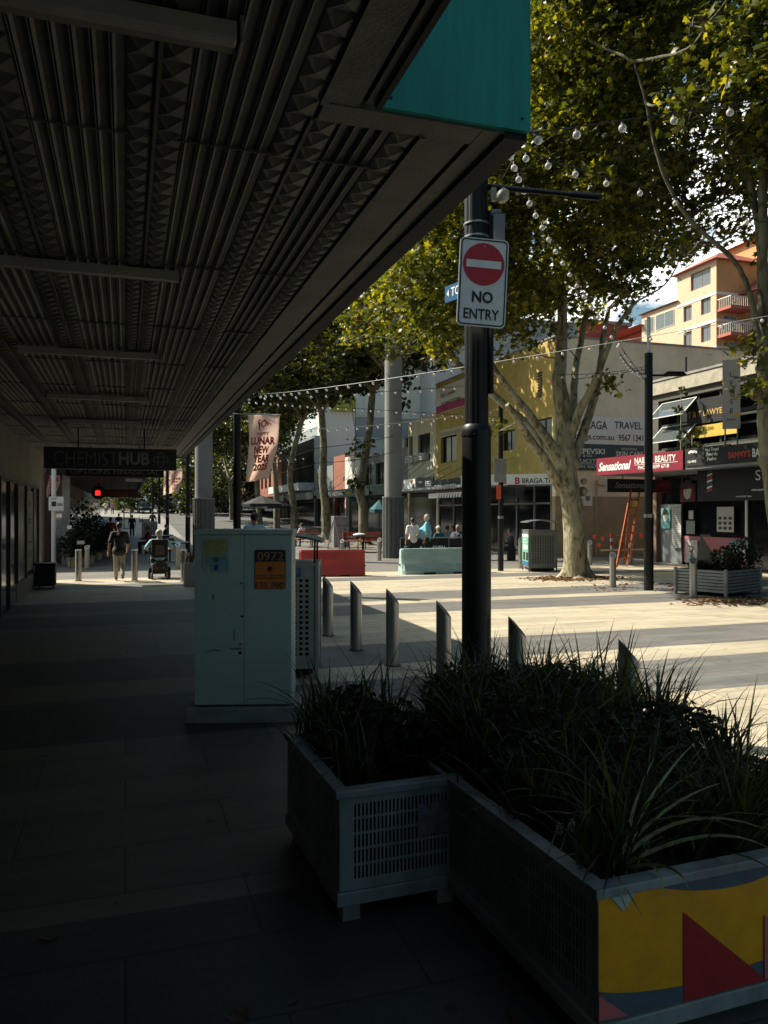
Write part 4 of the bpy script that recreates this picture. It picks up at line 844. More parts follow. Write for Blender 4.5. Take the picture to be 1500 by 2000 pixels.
# ================================================================ BUILDINGS ACROSS THE MALL
def wall_holes(mb, o, r, w, z0, z1, holes, depth=.22):
    """vertical wall in direction r from point o with rectangular openings (a0, a1, z0, z1) and their reveals"""
    o = Vector((o[0], o[1], 0)); r = Vector(r).normalized(); n = r.cross(Up)
    xs = sorted({0, w, *[min(max(h[0], 0), w) for h in holes], *[min(max(h[1], 0), w) for h in holes]}); zs = sorted({z0, z1, *[min(max(h[2], z0), z1) for h in holes], *[min(max(h[3], z0), z1) for h in holes]})
    pt = lambda x, z, d=0: o + r*x + Up*z - n*d
    for i in range(len(xs)-1):
        for j in range(len(zs)-1):
            xm, zm = (xs[i]+xs[i+1])/2, (zs[j]+zs[j+1])/2
            if any(h[0] < xm < h[1] and h[2] < zm < h[3] for h in holes): continue
            mb.quad(pt(xs[i], zs[j]), pt(xs[i+1], zs[j]), pt(xs[i+1], zs[j+1]), pt(xs[i], zs[j+1]))
    for a0, a1, b0, b1 in holes:
        for p, q in (((a0, b0), (a1, b0)), ((a1, b0), (a1, b1)), ((a1, b1), (a0, b1)), ((a0, b1), (a0, b0))):
            mb.quad(pt(*p), pt(*q), pt(*q, depth), pt(*p, depth))
def window(parent, o, r, h, depth=.16, nx=2, ny=1, fm='shop_frame', open_=False, gm='glass_dark'):
    o = Vector((o[0], o[1], 0)); r = Vector(r).normalized(); n = r.cross(Up); a0, a1, b0, b1 = h; fw = .05
    q = MB(); P = lambda x, z, d: o + r*x + Up*z - n*d
    def bar(x0, x1, z0, z1): q.prism([P(x0, z0, depth), P(x1, z0, depth), P(x1, z1, depth), P(x0, z1, depth)], -n*.05)
    bar(a0, a1, b0, b0+fw); bar(a0, a1, b1-fw, b1); bar(a0, a0+fw, b0+fw, b1-fw); bar(a1-fw, a1, b0+fw, b1-fw)
    for k in range(1, nx): x = a0+(a1-a0)*k/nx; bar(x-fw/2, x+fw/2, b0+fw, b1-fw)
    for k in range(1, ny): z = b0+(b1-b0)*k/ny; bar(a0+fw, a1-fw, z-.02, z+.02) if nx == 1 else None
    w_ = part('window', q, fm, parent); q = MB(); q.prism([P(a0+.01, b0+.01, depth+.03), P(a1-.01, b0+.01, depth+.03), P(a1-.01, b1-.01, depth+.03), P(a0+.01, b1-.01, depth+.03)], -n*.01)
    pn = part('pane', q, gm, w_); return w_
# --- yellow corner building
XF = 17.8
mat('yellow_render', (.50, .355, .10), .85, noise=.10, scale=1.2, bump=.1); mat('beige_render', (.86, .73, .52), .9, noise=.09, scale=.8, bump=.1)
mat('tan_render', (.42, .33, .21), .9, noise=.1, scale=1.3); mat('cream_render', (.58, .52, .38), .85, noise=.08, scale=1.4)
yb = thing('corner_building', 'mustard yellow two storey corner building with a blank beige side wall covered in boards', 'building', (XF+6, 36, 0))
rF = Vector((0, -1, 0)); oF = (XF, 43.9)
def rectF(u0, v0, u1, v1, X=XF, oy=43.9):
    a = PX(u0, v1, X); b = PX(u1, v0, X); return (oy-a.y, oy-b.y, min(a.z, b.z), max(PX(u0, v0, X).z, b.z))
hs = [rectF(861, 848, 892, 905), rectF(979, 843, 1006, 882), rectF(1039, 822, 1080, 870)]
w = MB(); wall_holes(w, oF, rF, 13.8, 3.3, 9.6, hs); part('yellow_wall', w, 'yellow_render', yb)
for h in hs: window(yb, oF, rF, h, nx=2)
w = MB(); w.box((XF+.01, 43.6, 0), (XF+18, 43.9, 9.4)); w.box((XF+.01, 30.1, 9.25), (XF+18, 43.6, 9.4)); w.box((XF+.02, 30.1+.0, 3.0), (XF+18, 30.4, 9.25)); w.box((XF+.02, 30.1, 2.64), (XF+18, 30.4, 3.0)); w.box((XF-.0, 30.098, 9.4), (XF+18, 30.35, 9.6)) 
part('side_wall', w, 'beige_render', yb)
w = MB(); w.box((XF+.0, 30.085, 0), (XF+18, 30.4, 2.64)); part('side_wall_base', w, 'tan_render', yb)
w = MB(); w.box((XF-.04, 30.04, 9.6), (XF+18, 30.42, 9.68)); w.box((XF-.04, 30.42, 9.6), (XF+.3, 43.9, 9.68)); part('coping', w, 'concrete', yb)
# roof pipe, louvre, wall pipe
w = MB()
for k in range(9): z = PX(1055, 775, XF).z+k*.13; a = PX(1055, 775, XF); w.box((XF-.04, a.y-.18, z), (XF+.02, a.y+.18, z+.07))
part('louvre', w, 'shop_frame', yb)
q = MB(); y_ = 30.0; a = PY(1165, 1080, y_); b = PY(1165, 938, y_); c = PY(1185, 948, y_); q.tube([(a.x, y_, 0.02), (a.x, y_, b.z), ], .035, 8); q.tube([(a.x, y_+.03, b.z), (a.x+.1, y_+.03, b.z-.2), (c.x, y_+.03, c.z)], .03, 8); part('drain_pipe', q, 'tan_render', yb, smooth=True)
# ground floor
w = MB(); w.box((XF+.05, 30.7, 0), (XF+.1, 43.6, 3.3)); part('shop_glass', w, 'glass_dark', yb)
w = MB()
for y in (30.4, 31.9, 33.6, 35.2, 37.0, 39.0, 41.2, 43.4): w.box((XF-.02, y, 0), (XF+.12, y+.09, 3.2))
w.box((XF-.02, 30.4, 2.3), (XF+.12, 43.6, 2.38)); w.box((XF-.03, 30.4, 0), (XF+.12, 33.7, .35)); part('shopfront_frame', w, 'grey_metal', yb)
q = MB(); a = W(1000, 960, 31.2); b = W(1066, 985, 31.2)
for k in range(9): q.box((16.3+.01*k, 30.2, 2.55+k*.07), (16.34+.01*k, 35.6, 2.6+k*.07))
part('roller_shutter', q, 'dark_metal', yb)
# boards on the side wall
def wall_board(label, u0, v0, u1, v1, y, m, name='wall_sign'):
    a = PY(u0, v1, y); b = PY(u1, v0, y); c = PY(u0, v0, y); zt = (b.z+c.z)/2; t = thing(name, label, 'sign', (a.x, y, a.z)); board('board', (a.x, y, a.z), (1, 0, 0), b.x-a.x, zt-a.z, .04, m, t); return t, a, b.x-a.x, zt-a.z
def wtext(s_, u0, v1, u1, v0, y, m, t, bold=0, **k):
    a = PY(u0, v1, y); b = PY(u1, v0, y); c = PY(u0, v0, y); text(s_, (a.x, y, a.z), (1, 0, 0), b.x-a.x, (b.z+c.z)/2-a.z, m, t, bold=bold, **k)
yy = 30.04; mat('board_white', (.80, .80, .76), .6, noise=.03); mat('board_teal', (.035, .085, .10), .5, noise=.06, scale=3)
t, *_ = wall_board('large white travel agency board high on the beige side wall', 1112, 814, 1262, 866, yy, 'board_white')
wtext('B', 1121, 836, 1130, 817, yy-.002, 'red_ink', t, bold=.03); wtext('BRAGA', 1136, 837, 1186, 822, yy, 'black_ink', t, bold=.012); wtext('TRAVEL', 1200, 837, 1254, 824, yy, 'black_ink', t, bold=.012)
wtext('braga.com.au', 1123, 861, 1199, 847, yy, 'black_ink', t, bold=.012); wtext('9567 1341', 1208, 861, 1256, 849, yy, 'black_ink', t, bold=.012)
q = MB(); 
for a0, b0, a1, b1 in ((1119, 815, 1134, 816), (1119, 838, 1134, 839), (1119, 816, 1120, 838), (1133, 816, 1134, 838)): A_ = PY(a0, b1, yy); B_ = PY(a1, b0, yy); q.box((A_.x, yy-.006, A_.z), (B_.x, yy-.002, B_.z))
part('red_frame', q, 'red_ink', t)
t, *_ = wall_board('dark teal solicitor and skin care board right under the white travel board', 1112, 868, 1258, 918, yy, 'board_teal')
wtext('LEPEVSKI', 1124, 886, 1181, 876, yy, 'board_white', t, bold=.02); wtext('& CO.', 1139, 892, 1157, 888, yy, 'board_white', t, bold=.01); wtext('SOLICITORS', 1114, 903, 1190, 897, yy, 'board_white', t, bold=.01); wtext('PH. 9567 6840', 1132, 914, 1184, 909, yy, 'board_white', t)
wtext('ROCKDALE', 1214, 879, 1244, 875, yy, 'board_white', t); wtext('SKIN CARE', 1203, 891, 1256, 882, yy, 'board_white', t, bold=.02)
q = MB(); A_ = PY(1124, 906, yy); B_ = PY(1190, 905, yy); q.box((A_.x, yy-.005, A_.z), (B_.x, yy-.001, A_.z+.02)); part('rule', q, 'board_white', t)
t, *_ = wall_board('small grey shield notice on the beige wall right of the big tree', 1140, 962, 1157, 988, 30.07, 'board_white', 'wall_notice'); q = MB(); c = PY(1148, 974, 30.06); q.prism([c+Vector((x, 0, z)) for x, z in ((-.13, .12), (.13, .12), (.12, -.04), (0, -.14), (-.12, -.04))], (0, -.008, 0)); part('shield', q, 'grey_metal', t)
t, *_ = wall_board('tiny red and white notice beside the shield notice', 1132, 966, 1139, 984, 30.07, 'board_white', 'wall_notice'); a = PY(1132.5, 983, 30.05); q = MB(); q.box((a.x, 30.055, a.z), (a.x+.13, 30.064, a.z+.2)); part('red_block', q, 'red_ink', t)
# braga fascia under
t = thing('shop_sign', 'white travel shop fascia board behind the big tree trunk', 'sign', W(905, 945, 32))
p0 = W(900, 945, 33.0); p1 = W(1092, 947, 31.5); p0.z = p1.z = 3.08; rr = (p1-p0); wl = rr.length; rr.normalize()
board('board', p0, rr, wl, .42, .1, 'board_white', t)
def st(s_, u0, u1, v1, v0, m, bold=.02):
    a_ = (u0-900)/192*wl; b_ = (u1-900)/192*wl; hh = (v1-v0)*32.3/F; text(s_, p0+rr*a_+Up*(3.08+.42-(v0-925)*32.3/F-hh-p0.z-.02), rr, b_-a_, hh, m, t, bold=bold)
st('B', 984, 992, 943, 932, 'red_ink', .04); st('B', 1008, 1018, 943, 930, 'red_ink', .04); st('BRAGA TRAVEL', 1022, 1108, 942, 932, 'black_ink', .015)
# canopy slab over the footpath in front of the yellow building
t = thing('shop_awning', 'flat dark awning slab over the travel shop and bakery', 'awning', (16.5, 36, 3.1)); q = MB(); q.box((14.9, 33.2, 3.12), (XF, 43.9, 3.24)); q.prism([(15.0, 33.1, 3.12), (XF, 30.5, 3.12), (XF, 33.1, 3.12)], (0, 0, .12)); part('awning_slab', q, 'grey_metal', t)
for y in (34, 36.5, 39, 41.5, 43.4): part('tie_rod', MB().tube([(15.1, y, 3.3), (XF, y, 4.6)], .018, 6), 'grey_metal', t)
XA = 15.2
def xboard(name, label, u0, v0, u1, v1, X, m, th=.08, cat='sign'):
    a = PX(u0, v1, X); b = PX(u1, v1, X); c = PX((u0+u1)/2, v1, X); d = PX((u0+u1)/2, v0, X); t = thing(name, label, cat, (X, a.y, c.z)); board('board', (X, a.y, c.z), rF, a.y-b.y, d.z-c.z, th, m, t); return t, a.y, b.y, c.z, d.z
def xtext(s_, t, X, u0, u1, v1, v0, m, bold=.02, z=None):
    a = PX(u0, v1, X); b = PX(u1, v1, X); c = PX((u0+u1)/2, v1, X); d = PX((u0+u1)/2, v0, X); text(s_, (X, a.y, c.z), rF, a.y-b.y, d.z-c.z, m, t, bold=bold, off=.01)
t, *_ = xboard('shop_sign', 'black bakery fascia sign with tall white capitals', 846, 935, 910, 958, XA, 'near_black'); xtext('BUREK BALKAN OVEN', t, XA, 849, 890, 956, 946, 'board_white', .03); xtext('BURE', t, XA, 896, 908, 950, 946, 'board_white', .02)
t, *_ = xboard('shop_sign', 'narrow white strip sign under the bakery fascia', 837, 962, 908, 972, XA+.2, 'board_white'); 
q = MB(); a = PX(856, 968, XA+.2)
for k in range(16): yk = a.y-.35*k; q.prism([(XA+.19, yk, a.z-.13), (XA+.19, yk-.16, a.z-.13), (XA+.19, yk-.2, a.z+.1)], (-.004, 0, 0))
part('dark_marks', q, 'black_ink', t)
t, *_ = xboard('shop_sign', 'dark sign with small white lines left of the bakery fascia', 812, 932, 846, 953, XA, 'sign_navy')
for k in range(4): xtext('bank', t, XA, 831, 843, 936+4*k+2, 934+4*k, 'board_white') if k else xtext('NSW', t, XA, 818, 825, 944, 940, 'board_white')
t, *_ = xboard('shop_sign', 'white sign with an orange and a blue triangle left of the dark sign', 789, 936, 811, 958, XA, 'board_white')
for m_, pts in ((mat('tri_orange', (.5, .2, .08), .5, noise=0), ((799, 939), (808, 938), (804, 947))), ('board_teal', ((803, 955), (811, 953), (808, 943)))):
    q = MB(); q.prism([PX(u, v, XA-.004) for u, v in pts], (-.004, 0, 0)); part('triangle', q, m_, t)
t, a, b, c, d = xboard('roof_banner', 'white banner with a magenta stripe standing on the parapet of the yellow building', 852, 748, 912, 800, XF-.06, 'board_white', .05)
q = MB(); A_ = PX(852, 796, XF-.07); 
board('magenta_stripe', (XF-.07, a-.01, c+.02), rF, a-b-.02, .42, .01, mat('magenta', (.40, .02, .12), .5, noise=0), t); xtext('Raja Lawyer', t, XF-.08, 861, 890, 775, 763, 'black_ink', 0)
xtext('SOLICITORS', t, XF-.08, 862, 900, 786, 780, 'black_ink', .01)
t, *_ = xboard('facade_lettering', 'faded raised lettering panel on the cream wall above the middle window', 858, 836, 906, 850, XF-.03, 'cream_render', .03); xtext('INVISIBLE GREEN', t, XF-.04, 860, 902, 848, 841, 'tan_render')
# --- cream building
cb2 = thing('cream_building', 'lower cream shop building with two window air conditioners left of the mustard one', 'building', (XF+6, 46, 0))
o2 = (XF+.02, 48.9); hs = [rectF(816, 850, 840, 902, XF+.02, 48.9), rectF(790, 856, 806, 905, XF+.02, 48.9)]
w = MB(); wall_holes(w, o2, rF, 4.98, 3.2, 7.9, hs); w.box((XF+.03, 48.7, 0), (XF+15, 48.9, 7.8)); w.box((XF+.03, 43.91, 7.7), (XF+15, 48.7, 7.8)); part('wall', w, 'cream_render', cb2)
for h in hs: window(cb2, o2, rF, h)
for u0, v0, u1, v1 in ((811, 888, 826, 900), (792, 893, 806, 905)):
    a = PX(u0, v1, XF-.3); b = PX(u1, v0, XF-.3); a2 = thing('air_conditioner', 'white window air conditioner under the %s window of the cream building' % ('right' if u0 > 800 else 'left'), 'air conditioner', (XF-.3, a.y, a.z))
    part('casing', MB().bbox((XF-.35, b.y, a.z), (XF+.1, a.y, a.z+.42), .01), 'white_paint', a2); q = MB()
    for k in range(4): q.box((XF-.358, b.y+.06, a.z+.05+k*.09), (XF-.352, (a.y+b.y)/2-.03, a.z+.1+k*.09)); q.box((XF-.358, (a.y+b.y)/2+.03, a.z+.05+k*.09), (XF-.352, a.y-.06, a.z+.1+k*.09))
    part('grille', q, 'dark_metal', a2)
w = MB(); w.box((XF+.07, 44, 0), (XF+.1, 48.6, 3.2)); part('shop_glass', w, 'glass_dark', cb2)
# --- further row of low facades
def block(name, label, y0, y1, h, m, holes=(), x=XF, dep=14, base=3.2, gm='glass_dark'):
    t = thing(name, label, 'building', (x+dep/2, (y0+y1)/2, 0)); w = MB(); wall_holes(w, (x, y1), rF, y1-y0, base, h, holes); w.box((x+.02, y0+.0, 0), (x+dep, y0+.2, h-.05)); w.box((x+.02, y1-.2, 0), (x+dep, y1, h-.05)); w.box((x+.02, y0+.2, h-.25), (x+dep, y1-.2, h-.1))
    part('wall', w, m, t)
    for hh in holes: window(t, (x, y1), rF, hh, nx=2, gm=gm)
    w = MB(); w.box((x+.3, y0+.2, 0), (x+.35, y1-.2, base)); part('shop_glass', w, gm, t); return t
mat('grey_render', (.20, .21, .21), .8, noise=.1, scale=.8); mat('brick_orange', (.30, .11, .07), .85, noise=.15, scale=4); mat('white_render', (.62, .60, .55), .8, noise=.06); mat('brown_brick', (.20, .12, .08), .85, noise=.15, scale=3)
block('shop_building', 'low grey shop building half hidden by the tall grey column', 48.95, 60, 6.3, 'grey_render', [(1, 3, 4, 5.6), (4, 6, 4, 5.6), (7.5, 9.5, 4, 5.6)], XF+.05)
block('shop_building', 'narrow white fronted shop with thin tie rods behind the ivy tree', 60.05, 64.6, 6.6, 'white_render', (), XF+.02)
block('shop_building', 'narrow orange brick shop front left of the white one', 64.65, 68.5, 6.9, 'brick_orange', (), XF+.04)
block('shop_building', 'dark low shop building between the orange brick shop and the balcony block', 68.55, 76, 6.2, 'grey_render', [(1.5, 3.2, 4, 5.4)], XF)
t = block('balcony_block', 'pale block with tall vertical glazing bars over a white balcony slab', 76.05, 93, 9.6, mat('pale_glass_wall', (.30, .34, .34), .3, noise=.1, scale=2), (), XF+.03)
q = MB()
for k in range(56): q.box((XF-.06, 76.2+.3*k, 4.9), (XF+.02, 76.26+.3*k, 9.3))
q.box((XF-.08, 76.1, 6.6), (XF-.0, 93, 6.7)); q.box((XF-.08, 76.1, 8.1), (XF-.0, 93, 8.2)); part('glazing_bars', q, 'dark_metal', t)
q = MB(); q.box((XF-1.6, 76.1, 4.1), (XF, 93, 4.85)); part('balcony_slab', q, 'white_paint', t)
block('brick_building', 'orange and cream brick building beyond the lunar banner', 93.05, 106, 9.0, 'brick_orange', [(1, 2.5, 5, 7.5), (4, 5.5, 5, 7.5), (7, 8.5, 5, 7.5), (10, 11.5, 5, 7.5)], XF-.5)
block('brown_building', 'farthest brown building at the end of the right hand row', 106.05, 135, 8.0, 'brown_brick', [(k*3+1, k*3+2.5, 5, 7) for k in range(9)], XF-.6)
for (y0, y1, x, lb_) in ((44.2, 48.7, 15.3, 'short dark awning under the cream building'), (49, 63.8, 15.2, 'long dark awning with white lettering behind the ivy tree'), (64.2, 75.5, 15.0, 'dark awning in front of the orange brick shop'), (76.5, 92, 14.9, 'deep dark awning under the balcony block'), (93, 118, 14.8, 'farthest dark awning of the right hand row')):
    t = thing('shop_awning', lb_, 'awning', (x, y0, 3.2), group='dark shop awnings across the mall'); q = MB(); q.box((x, y0, 3.15), (XF-.7, y1, 3.3)); part('awning_slab', q, 'dark_metal', t)
    q = MB(); q.box((x-.06, y0, 3.05), (x-.003, y1, 3.62)); part('fascia', q, 'sign_navy', t); q = MB()
    for k in range(3): yk = y0+(y1-y0)*(k+.5)/3; q.tube([(x+.1, yk, 3.32), (XF-.02, yk, 5.2)], .02, 6)
    part('tie_rods', q, 'grey_metal', t)
    if y0 == 49: text('CAFE VIETNAM', (x-.06, 61, 3.18), rF, 6, .32, 'board_white', t, bold=.02, off=.01)
# --- pale clad tower behind
pt_ = thing('pale_building', 'tall plain pale green grey clad building behind the shops', 'building', (26, 90, 0)); mat('pale_clad', (.50, .56, .52), .6, noise=.02, scale=.3); mat('grey_clad', (.26, .29, .30), .6, noise=.04, scale=.4)
a = PY(664, 900, 78); b = PY(846, 900, 78); zz = PY(750, 816, 78).z
part('upper_cladding', MB().box((a.x, 78, zz), (b.x, 100, 23)), 'pale_clad', pt_); part('lower_cladding', MB().box((a.x+.05, 78.1, 0), (b.x-.05, 99.9, zz)), 'grey_clad', pt_)
q = MB()
for k in range(1, 4): x = a.x+(b.x-a.x)*k/4; q.box((x-.02, 77.985, zz+.1), (x+.02, 77.997, 22.9))
part('panel_joints', q, 'grey_clad', pt_)
pt2 = thing('grey_building', 'flat grey wall block right of the pale clad building', 'building', (33, 85, 0)); c = PY(897, 900, 74); d = PY(846, 900, 74); part('wall', MB().box((d.x+.1, 74, 0), (c.x+14, 95, 22)), mat('mid_clad', (.36, .37, .37), .7, noise=.04), pt2); part('parapet', MB().box((d.x, 73.9, 22), (c.x+14.1, 95.1, 22.4)), 'grey_clad', pt2)
gb = thing('green_balcony_block', 'small white block with a lime green balcony seen between the trunks', 'building', W(677, 800, 76)); p = W(677, 800, 76); part('wall', MB().box((p.x-1.8, 76, 3), (p.x+1.6, 77.9, 14)), 'white_render', gb); part('balcony', MB().box((p.x-.9, 75.6, 12), (p.x+1.6, 75.98, 13.4)), mat('lime', (.25, .28, .02), .6, noise=.05), gb)

# --- shops at the right
XR = 19.5
rb = thing('shop_building', 'two storey shop building on the right with a lawyer sign and hopper windows', 'building', (XR+6, 18, 0))
oR = (XR, 25.7); mat('stone_band', (.42, .38, .30), .85, noise=.15, scale=3); mat('dark_render', (.10, .095, .08), .8, noise=.15)
def rectR(u0, v0, u1, v1, X=XR): a = PX(u0, v1, X); b = PX(u1, v0, X); return (25.7-a.y, 25.7-b.y, PX((u0+u1)/2, v1, X).z, PX((u0+u1)/2, v0, X).z)
opn = (.35, 17.5, 4.3, 6.2)
w = MB(); wall_holes(w, oR, rF, 24, 3.4, 6.45, [opn], .5); part('wall', w, 'dark_render', rb)
w = MB(); w.box((XR-.12, 1.7, 6.45), (XR+.2, 25.75, 6.95)); part('parapet_band', w, 'stone_band', rb); w = MB(); w.box((XR-.16, 1.7, 6.95), (XR+.25, 25.8, 7.03)); part('coping', w, 'concrete', rb)
w = MB(); w.box((XR+.02, 25.5, 0), (XR+14, 25.7, 6.9)); w.box((XR+.2, 1.7, 6.6), (XR+14, 25.5, 6.8)); part('end_wall', w, 'brown_brick', rb)
w = MB(); w.box((XR+.5, 8, 4.3), (XR+.55, 25.4, 6.2)); part('upper_glass', w, 'glass_dark', rb)
w = MB(); h = rectR(1280, 770, 1336, 868); 
for y in (25.3, 24.3, 23.2, 22.1, 19.6, 17.4, 15, 12): w.box((XR+.1, y, 4.3), (XR+.18, y+.08, 6.2))
w.box((XR+.09, 8, 5.2), (XR+.19, 25.3, 5.28)); w.box((XR+.09, 8, 4.3), (XR+.19, 25.3, 4.38)); part('window_frame', w, 'shop_frame', rb)
mat('glass_sky', (.18, .22, .23), .06, .6, noise=0)
for k, (u0, u1, v0, v1, nm_) in enumerate(((1281, 1326, 778, 818, 'upper'), (1276, 1324, 828, 858, 'lower'))):
    a = PX(u0, v0, XR-.05); b = PX(u1-8, v0, XR-.05); p0 = Vector((XR+.08, 25.2, 6.1 if k == 0 else 5.18)); p1 = Vector((XR+.08, 23.3, p0.z)); dn = Vector((-.62, 0, -.62))
    q = MB(); q.prism([p0+dn*.05, p1+dn*.05, p1+dn, p0+dn], (0.01, 0, .02)); o_ = part('hopper_pane', q, 'glass_sky', rb)
    q = MB()
    for s_, e_ in ((p0, p1), (p1, p1+dn), (p1+dn, p0+dn), (p0+dn, p0)): q.tube([s_, e_], .025, 4)
    part('hopper_frame', q, 'white_paint', o_)
t, *_ = xboard('law_sign', 'black sign with gold capital letters behind the upper window', 1342, 775, 1440, 824, XR+.02, 'near_black', .04); mat('gold', (.62, .40, .12), .35, .3, noise=0); xtext('T & T LAWYERS', t, XR+.02, 1344, 1424, 811, 799, 'gold', .02)
t, *_ = xboard('law_sign', 'yellow sign with brown lettering under the black lawyer sign', 1344, 828, 1440, 852, XR+.0, mat('sign_yellow', (.60, .42, .07), .5, noise=.05), .04); xtext('02 9053 6200', t, XR, 1350, 1394, 842, 835, mat('olive', (.25, .16, .02), .5, noise=0), .02)
# curtain like dark figure of foliage: potted vine on the awning
vine = thing('climbing_plant', 'dark narrow climbing plant hanging beside the open hopper windows', 'plant', PX(1332, 872, XR-.6)); p = PX(1330, 870, XR-.6); V, Fc = leaf_cloud([(p+Up*.5, (.14, .2, .6)), (p+Up*1.3+Vector((0, .2, 0)), (.16, .28, .5)), (p+Up*2.0+Vector((0, -.1, 0)), (.15, .28, .35))], 900, .09, 3, True, .1); mesh_np('foliage', V, Fc, 'shrub_leaf', vine); q = MB(); q.tube([p-Up*.2, p+Up*1.0, p+Up*2.1], [.03, .02, .01], 6); part('stem', q, 'bark', vine)
bush = thing('awning_bush', 'yellow green bush growing on top of the awning under the yellow sign', 'plant', PX(1350, 868, XR-1)); p = PX(1352, 858, XR-1); V, Fc = leaf_cloud([(p, (.35, .9, .28))], 700, .1, 4, True, .12); mesh_np('foliage', V, Fc, 'far_leaf', bush); q = MB(); q.tube([p-Up*.25, p+Up*.15], .02, 6); part('stem', q, 'bark', bush)
# awning right
ar = thing('shop_awning', 'angled awning over the nail shop and barber at the right', 'awning', (17, 20, 3.4))
A0 = W(1168, 915, 29); A1 = W(1337, 895, 25); A2 = Vector((16.95, 8, 0)); 
for z0, z1, m_, nm_ in ((3.30, 3.38, 'grey_metal', 'awning_slab'),):
    q = MB(); q.prism([Vector((A0.x, A0.y, z0)), Vector((A1.x, A1.y, z0)), Vector((A1.x, 8, z0)), Vector((XR, 8, z0)), Vector((XR, 25.6, z0))], (0, 0, z1-z0)); part(nm_, q, m_, ar)
q = MB(); q.prism([Vector((A0.x+.02, A0.y, 3.38)), Vector((A1.x+.02, A1.y, 3.38)), Vector((A1.x+.1, 8, 3.38)), Vector((XR, 8, 3.38)), Vector((XR, 25.6, 3.38))], (0, 0, .55)); part('awning_top', q, 'dark_metal', ar)
t = thing('shop_sign', 'crimson nail shop fascia sign with white script lettering', 'sign', A0); p0 = Vector((A0.x, A0.y, 3.30)); p1 = Vector((A1.x, A1.y, 3.30)); rr = p1-p0; wl = rr.length; rr.normalize(); nn_ = rr.cross(Up); p0 += nn_*.01
mat('crimson', (.24, .014, .035), .45, noise=.06); board('board', p0+nn_*.06, rr, wl, .62, .05, 'crimson', t); o_ = p0+nn_*.06
def ft(s_, f0, f1, z0, z1, m_='board_white', bold=.02, shear=0): text(s_, o_+rr*(wl*f0)+Up*z0, rr, wl*(f1-f0), z1-z0, m_, t, bold=bold, shear=shear, off=.008)
ft('Sensational', .03, .44, .14, .46, shear=.35, bold=.03); ft('NAILS & BEAUTY', .48, .93, .30, .52); ft('PHONE: 9599 6718', .52, .86, .10, .23)
q = MB(); q.prism([o_+rr*(wl*.48)+Up*.26+nn_*.006, o_+rr*(wl*.95)+Up*.26+nn_*.006, o_+rr*(wl*.95)+Up*.275+nn_*.006, o_+rr*(wl*.48)+Up*.275+nn_*.006], nn_*.002); part('underline', q, 'board_white', t)
XB = A1.x-.05; t, ya, yb_, c, d = xboard('shop_sign', 'black barber fascia sign listing hot towel beards and fades', 1338, 872, 1425, 908, XB, 'near_black', .05)
for k, s_ in enumerate(('Hot Towel', 'Beards', 'Fades')):
    xtext(s_, t, XB, 1378+k*2, 1404-k*2, 879+9*k+2, 879+9*k-5, 'board_white', .01)
    q = MB(); q.ball(PX(1374, 877+9*k, XB-.01), .02, 6, 4); part('bullet', q, 'board_white', t)
xtext('1b/493', t, XB, 1344, 1360, 904, 899, 'board_white', .01); q = MB(); q.prism([PX(u, v, XB-.006) for u, v in ((1344, 884), (1348, 880), (1358, 880), (1362, 882), (1360, 886), (1350, 884), (1346, 887))], (-.004, 0, 0)); part('razor_emblem', q, 'board_white', t)
t, *_ = xboard('shop_sign', 'black barber fascia sign with red and white capitals nearest the edge tree', 1425, 868, 1500, 902, XB-.01, 'near_black', .05); xtext("SAMMY'S", t, XB-.01, 1423, 1466, 894, 881, 'red_ink', .02); xtext('BARBER', t, XB-.01, 1470, 1512, 891, 874, 'board_white', .02)
t, ya, yb_, c, d = xboard('barber_board', 'large black barber board with a striped pole picture under the awning', 1362, 905, 1500, 978, XB+.9, 'near_black', .05)
q = MB(); X_ = XB+.89
for k in range(7):
    zz_ = PX(1386, 961-6*k, X_).z; y0_ = PX(1381, 950, X_).y; y1_ = PX(1391, 950, X_).y; q = MB(); q.prism([(X_, y0_, zz_), (X_, y1_, zz_+.06), (X_, y1_, zz_+.12), (X_, y0_, zz_+.06)], (-.005, 0, 0)); part('pole_stripe', q, ('red_ink', 'board_white', 'board_teal', 'board_white')[k % 4], t)
xtext('S', t, X_, 1476, 1486, 938, 918, 'board_white', .0); xtext('www.sammys', t, X_, 1468, 1500, 960, 955, 'board_white'); xtext('PH 02 9599 7366', t, X_, 1438, 1468, 971, 968, 'board_white')
t = thing('hanging_sign', 'dark hanging nail sign with faint script under the crimson fascia', 'sign', PY(1186, 961, 24.3)); a = PY(1186, 961, 24.3); b = PY(1313, 937, 24.3); part('sign_box', MB().bbox((a.x, 24.3, a.z), (b.x, 24.42, b.z), .01), 'near_black', t)
part('red_panel', MB().box((a.x+(b.x-a.x)*.73, 24.29, a.z+.03), (b.x-.03, 24.298, b.z-.03)), mat('dull_red', (.10, .01, .012), .5, noise=0), t); wtext('Sensational', 1201, 953, 1262, 942, 24.29, 'grey_ink', t, .01, shear=.3); wtext('NAILS', 1286, 950, 1308, 943, 24.28, mat('dim_pink', (.3, .1, .12), .5, noise=0), t); wtext('BEAUTY', 1284, 958, 1309, 953, 24.28, 'dull_red', t)
for f_ in (.25, .75): part('hanger', MB().tube([(a.x+(b.x-a.x)*f_, 24.36, b.z), (a.x+(b.x-a.x)*f_, 24.36, 3.32)], .015, 6), 'dark_metal', t)
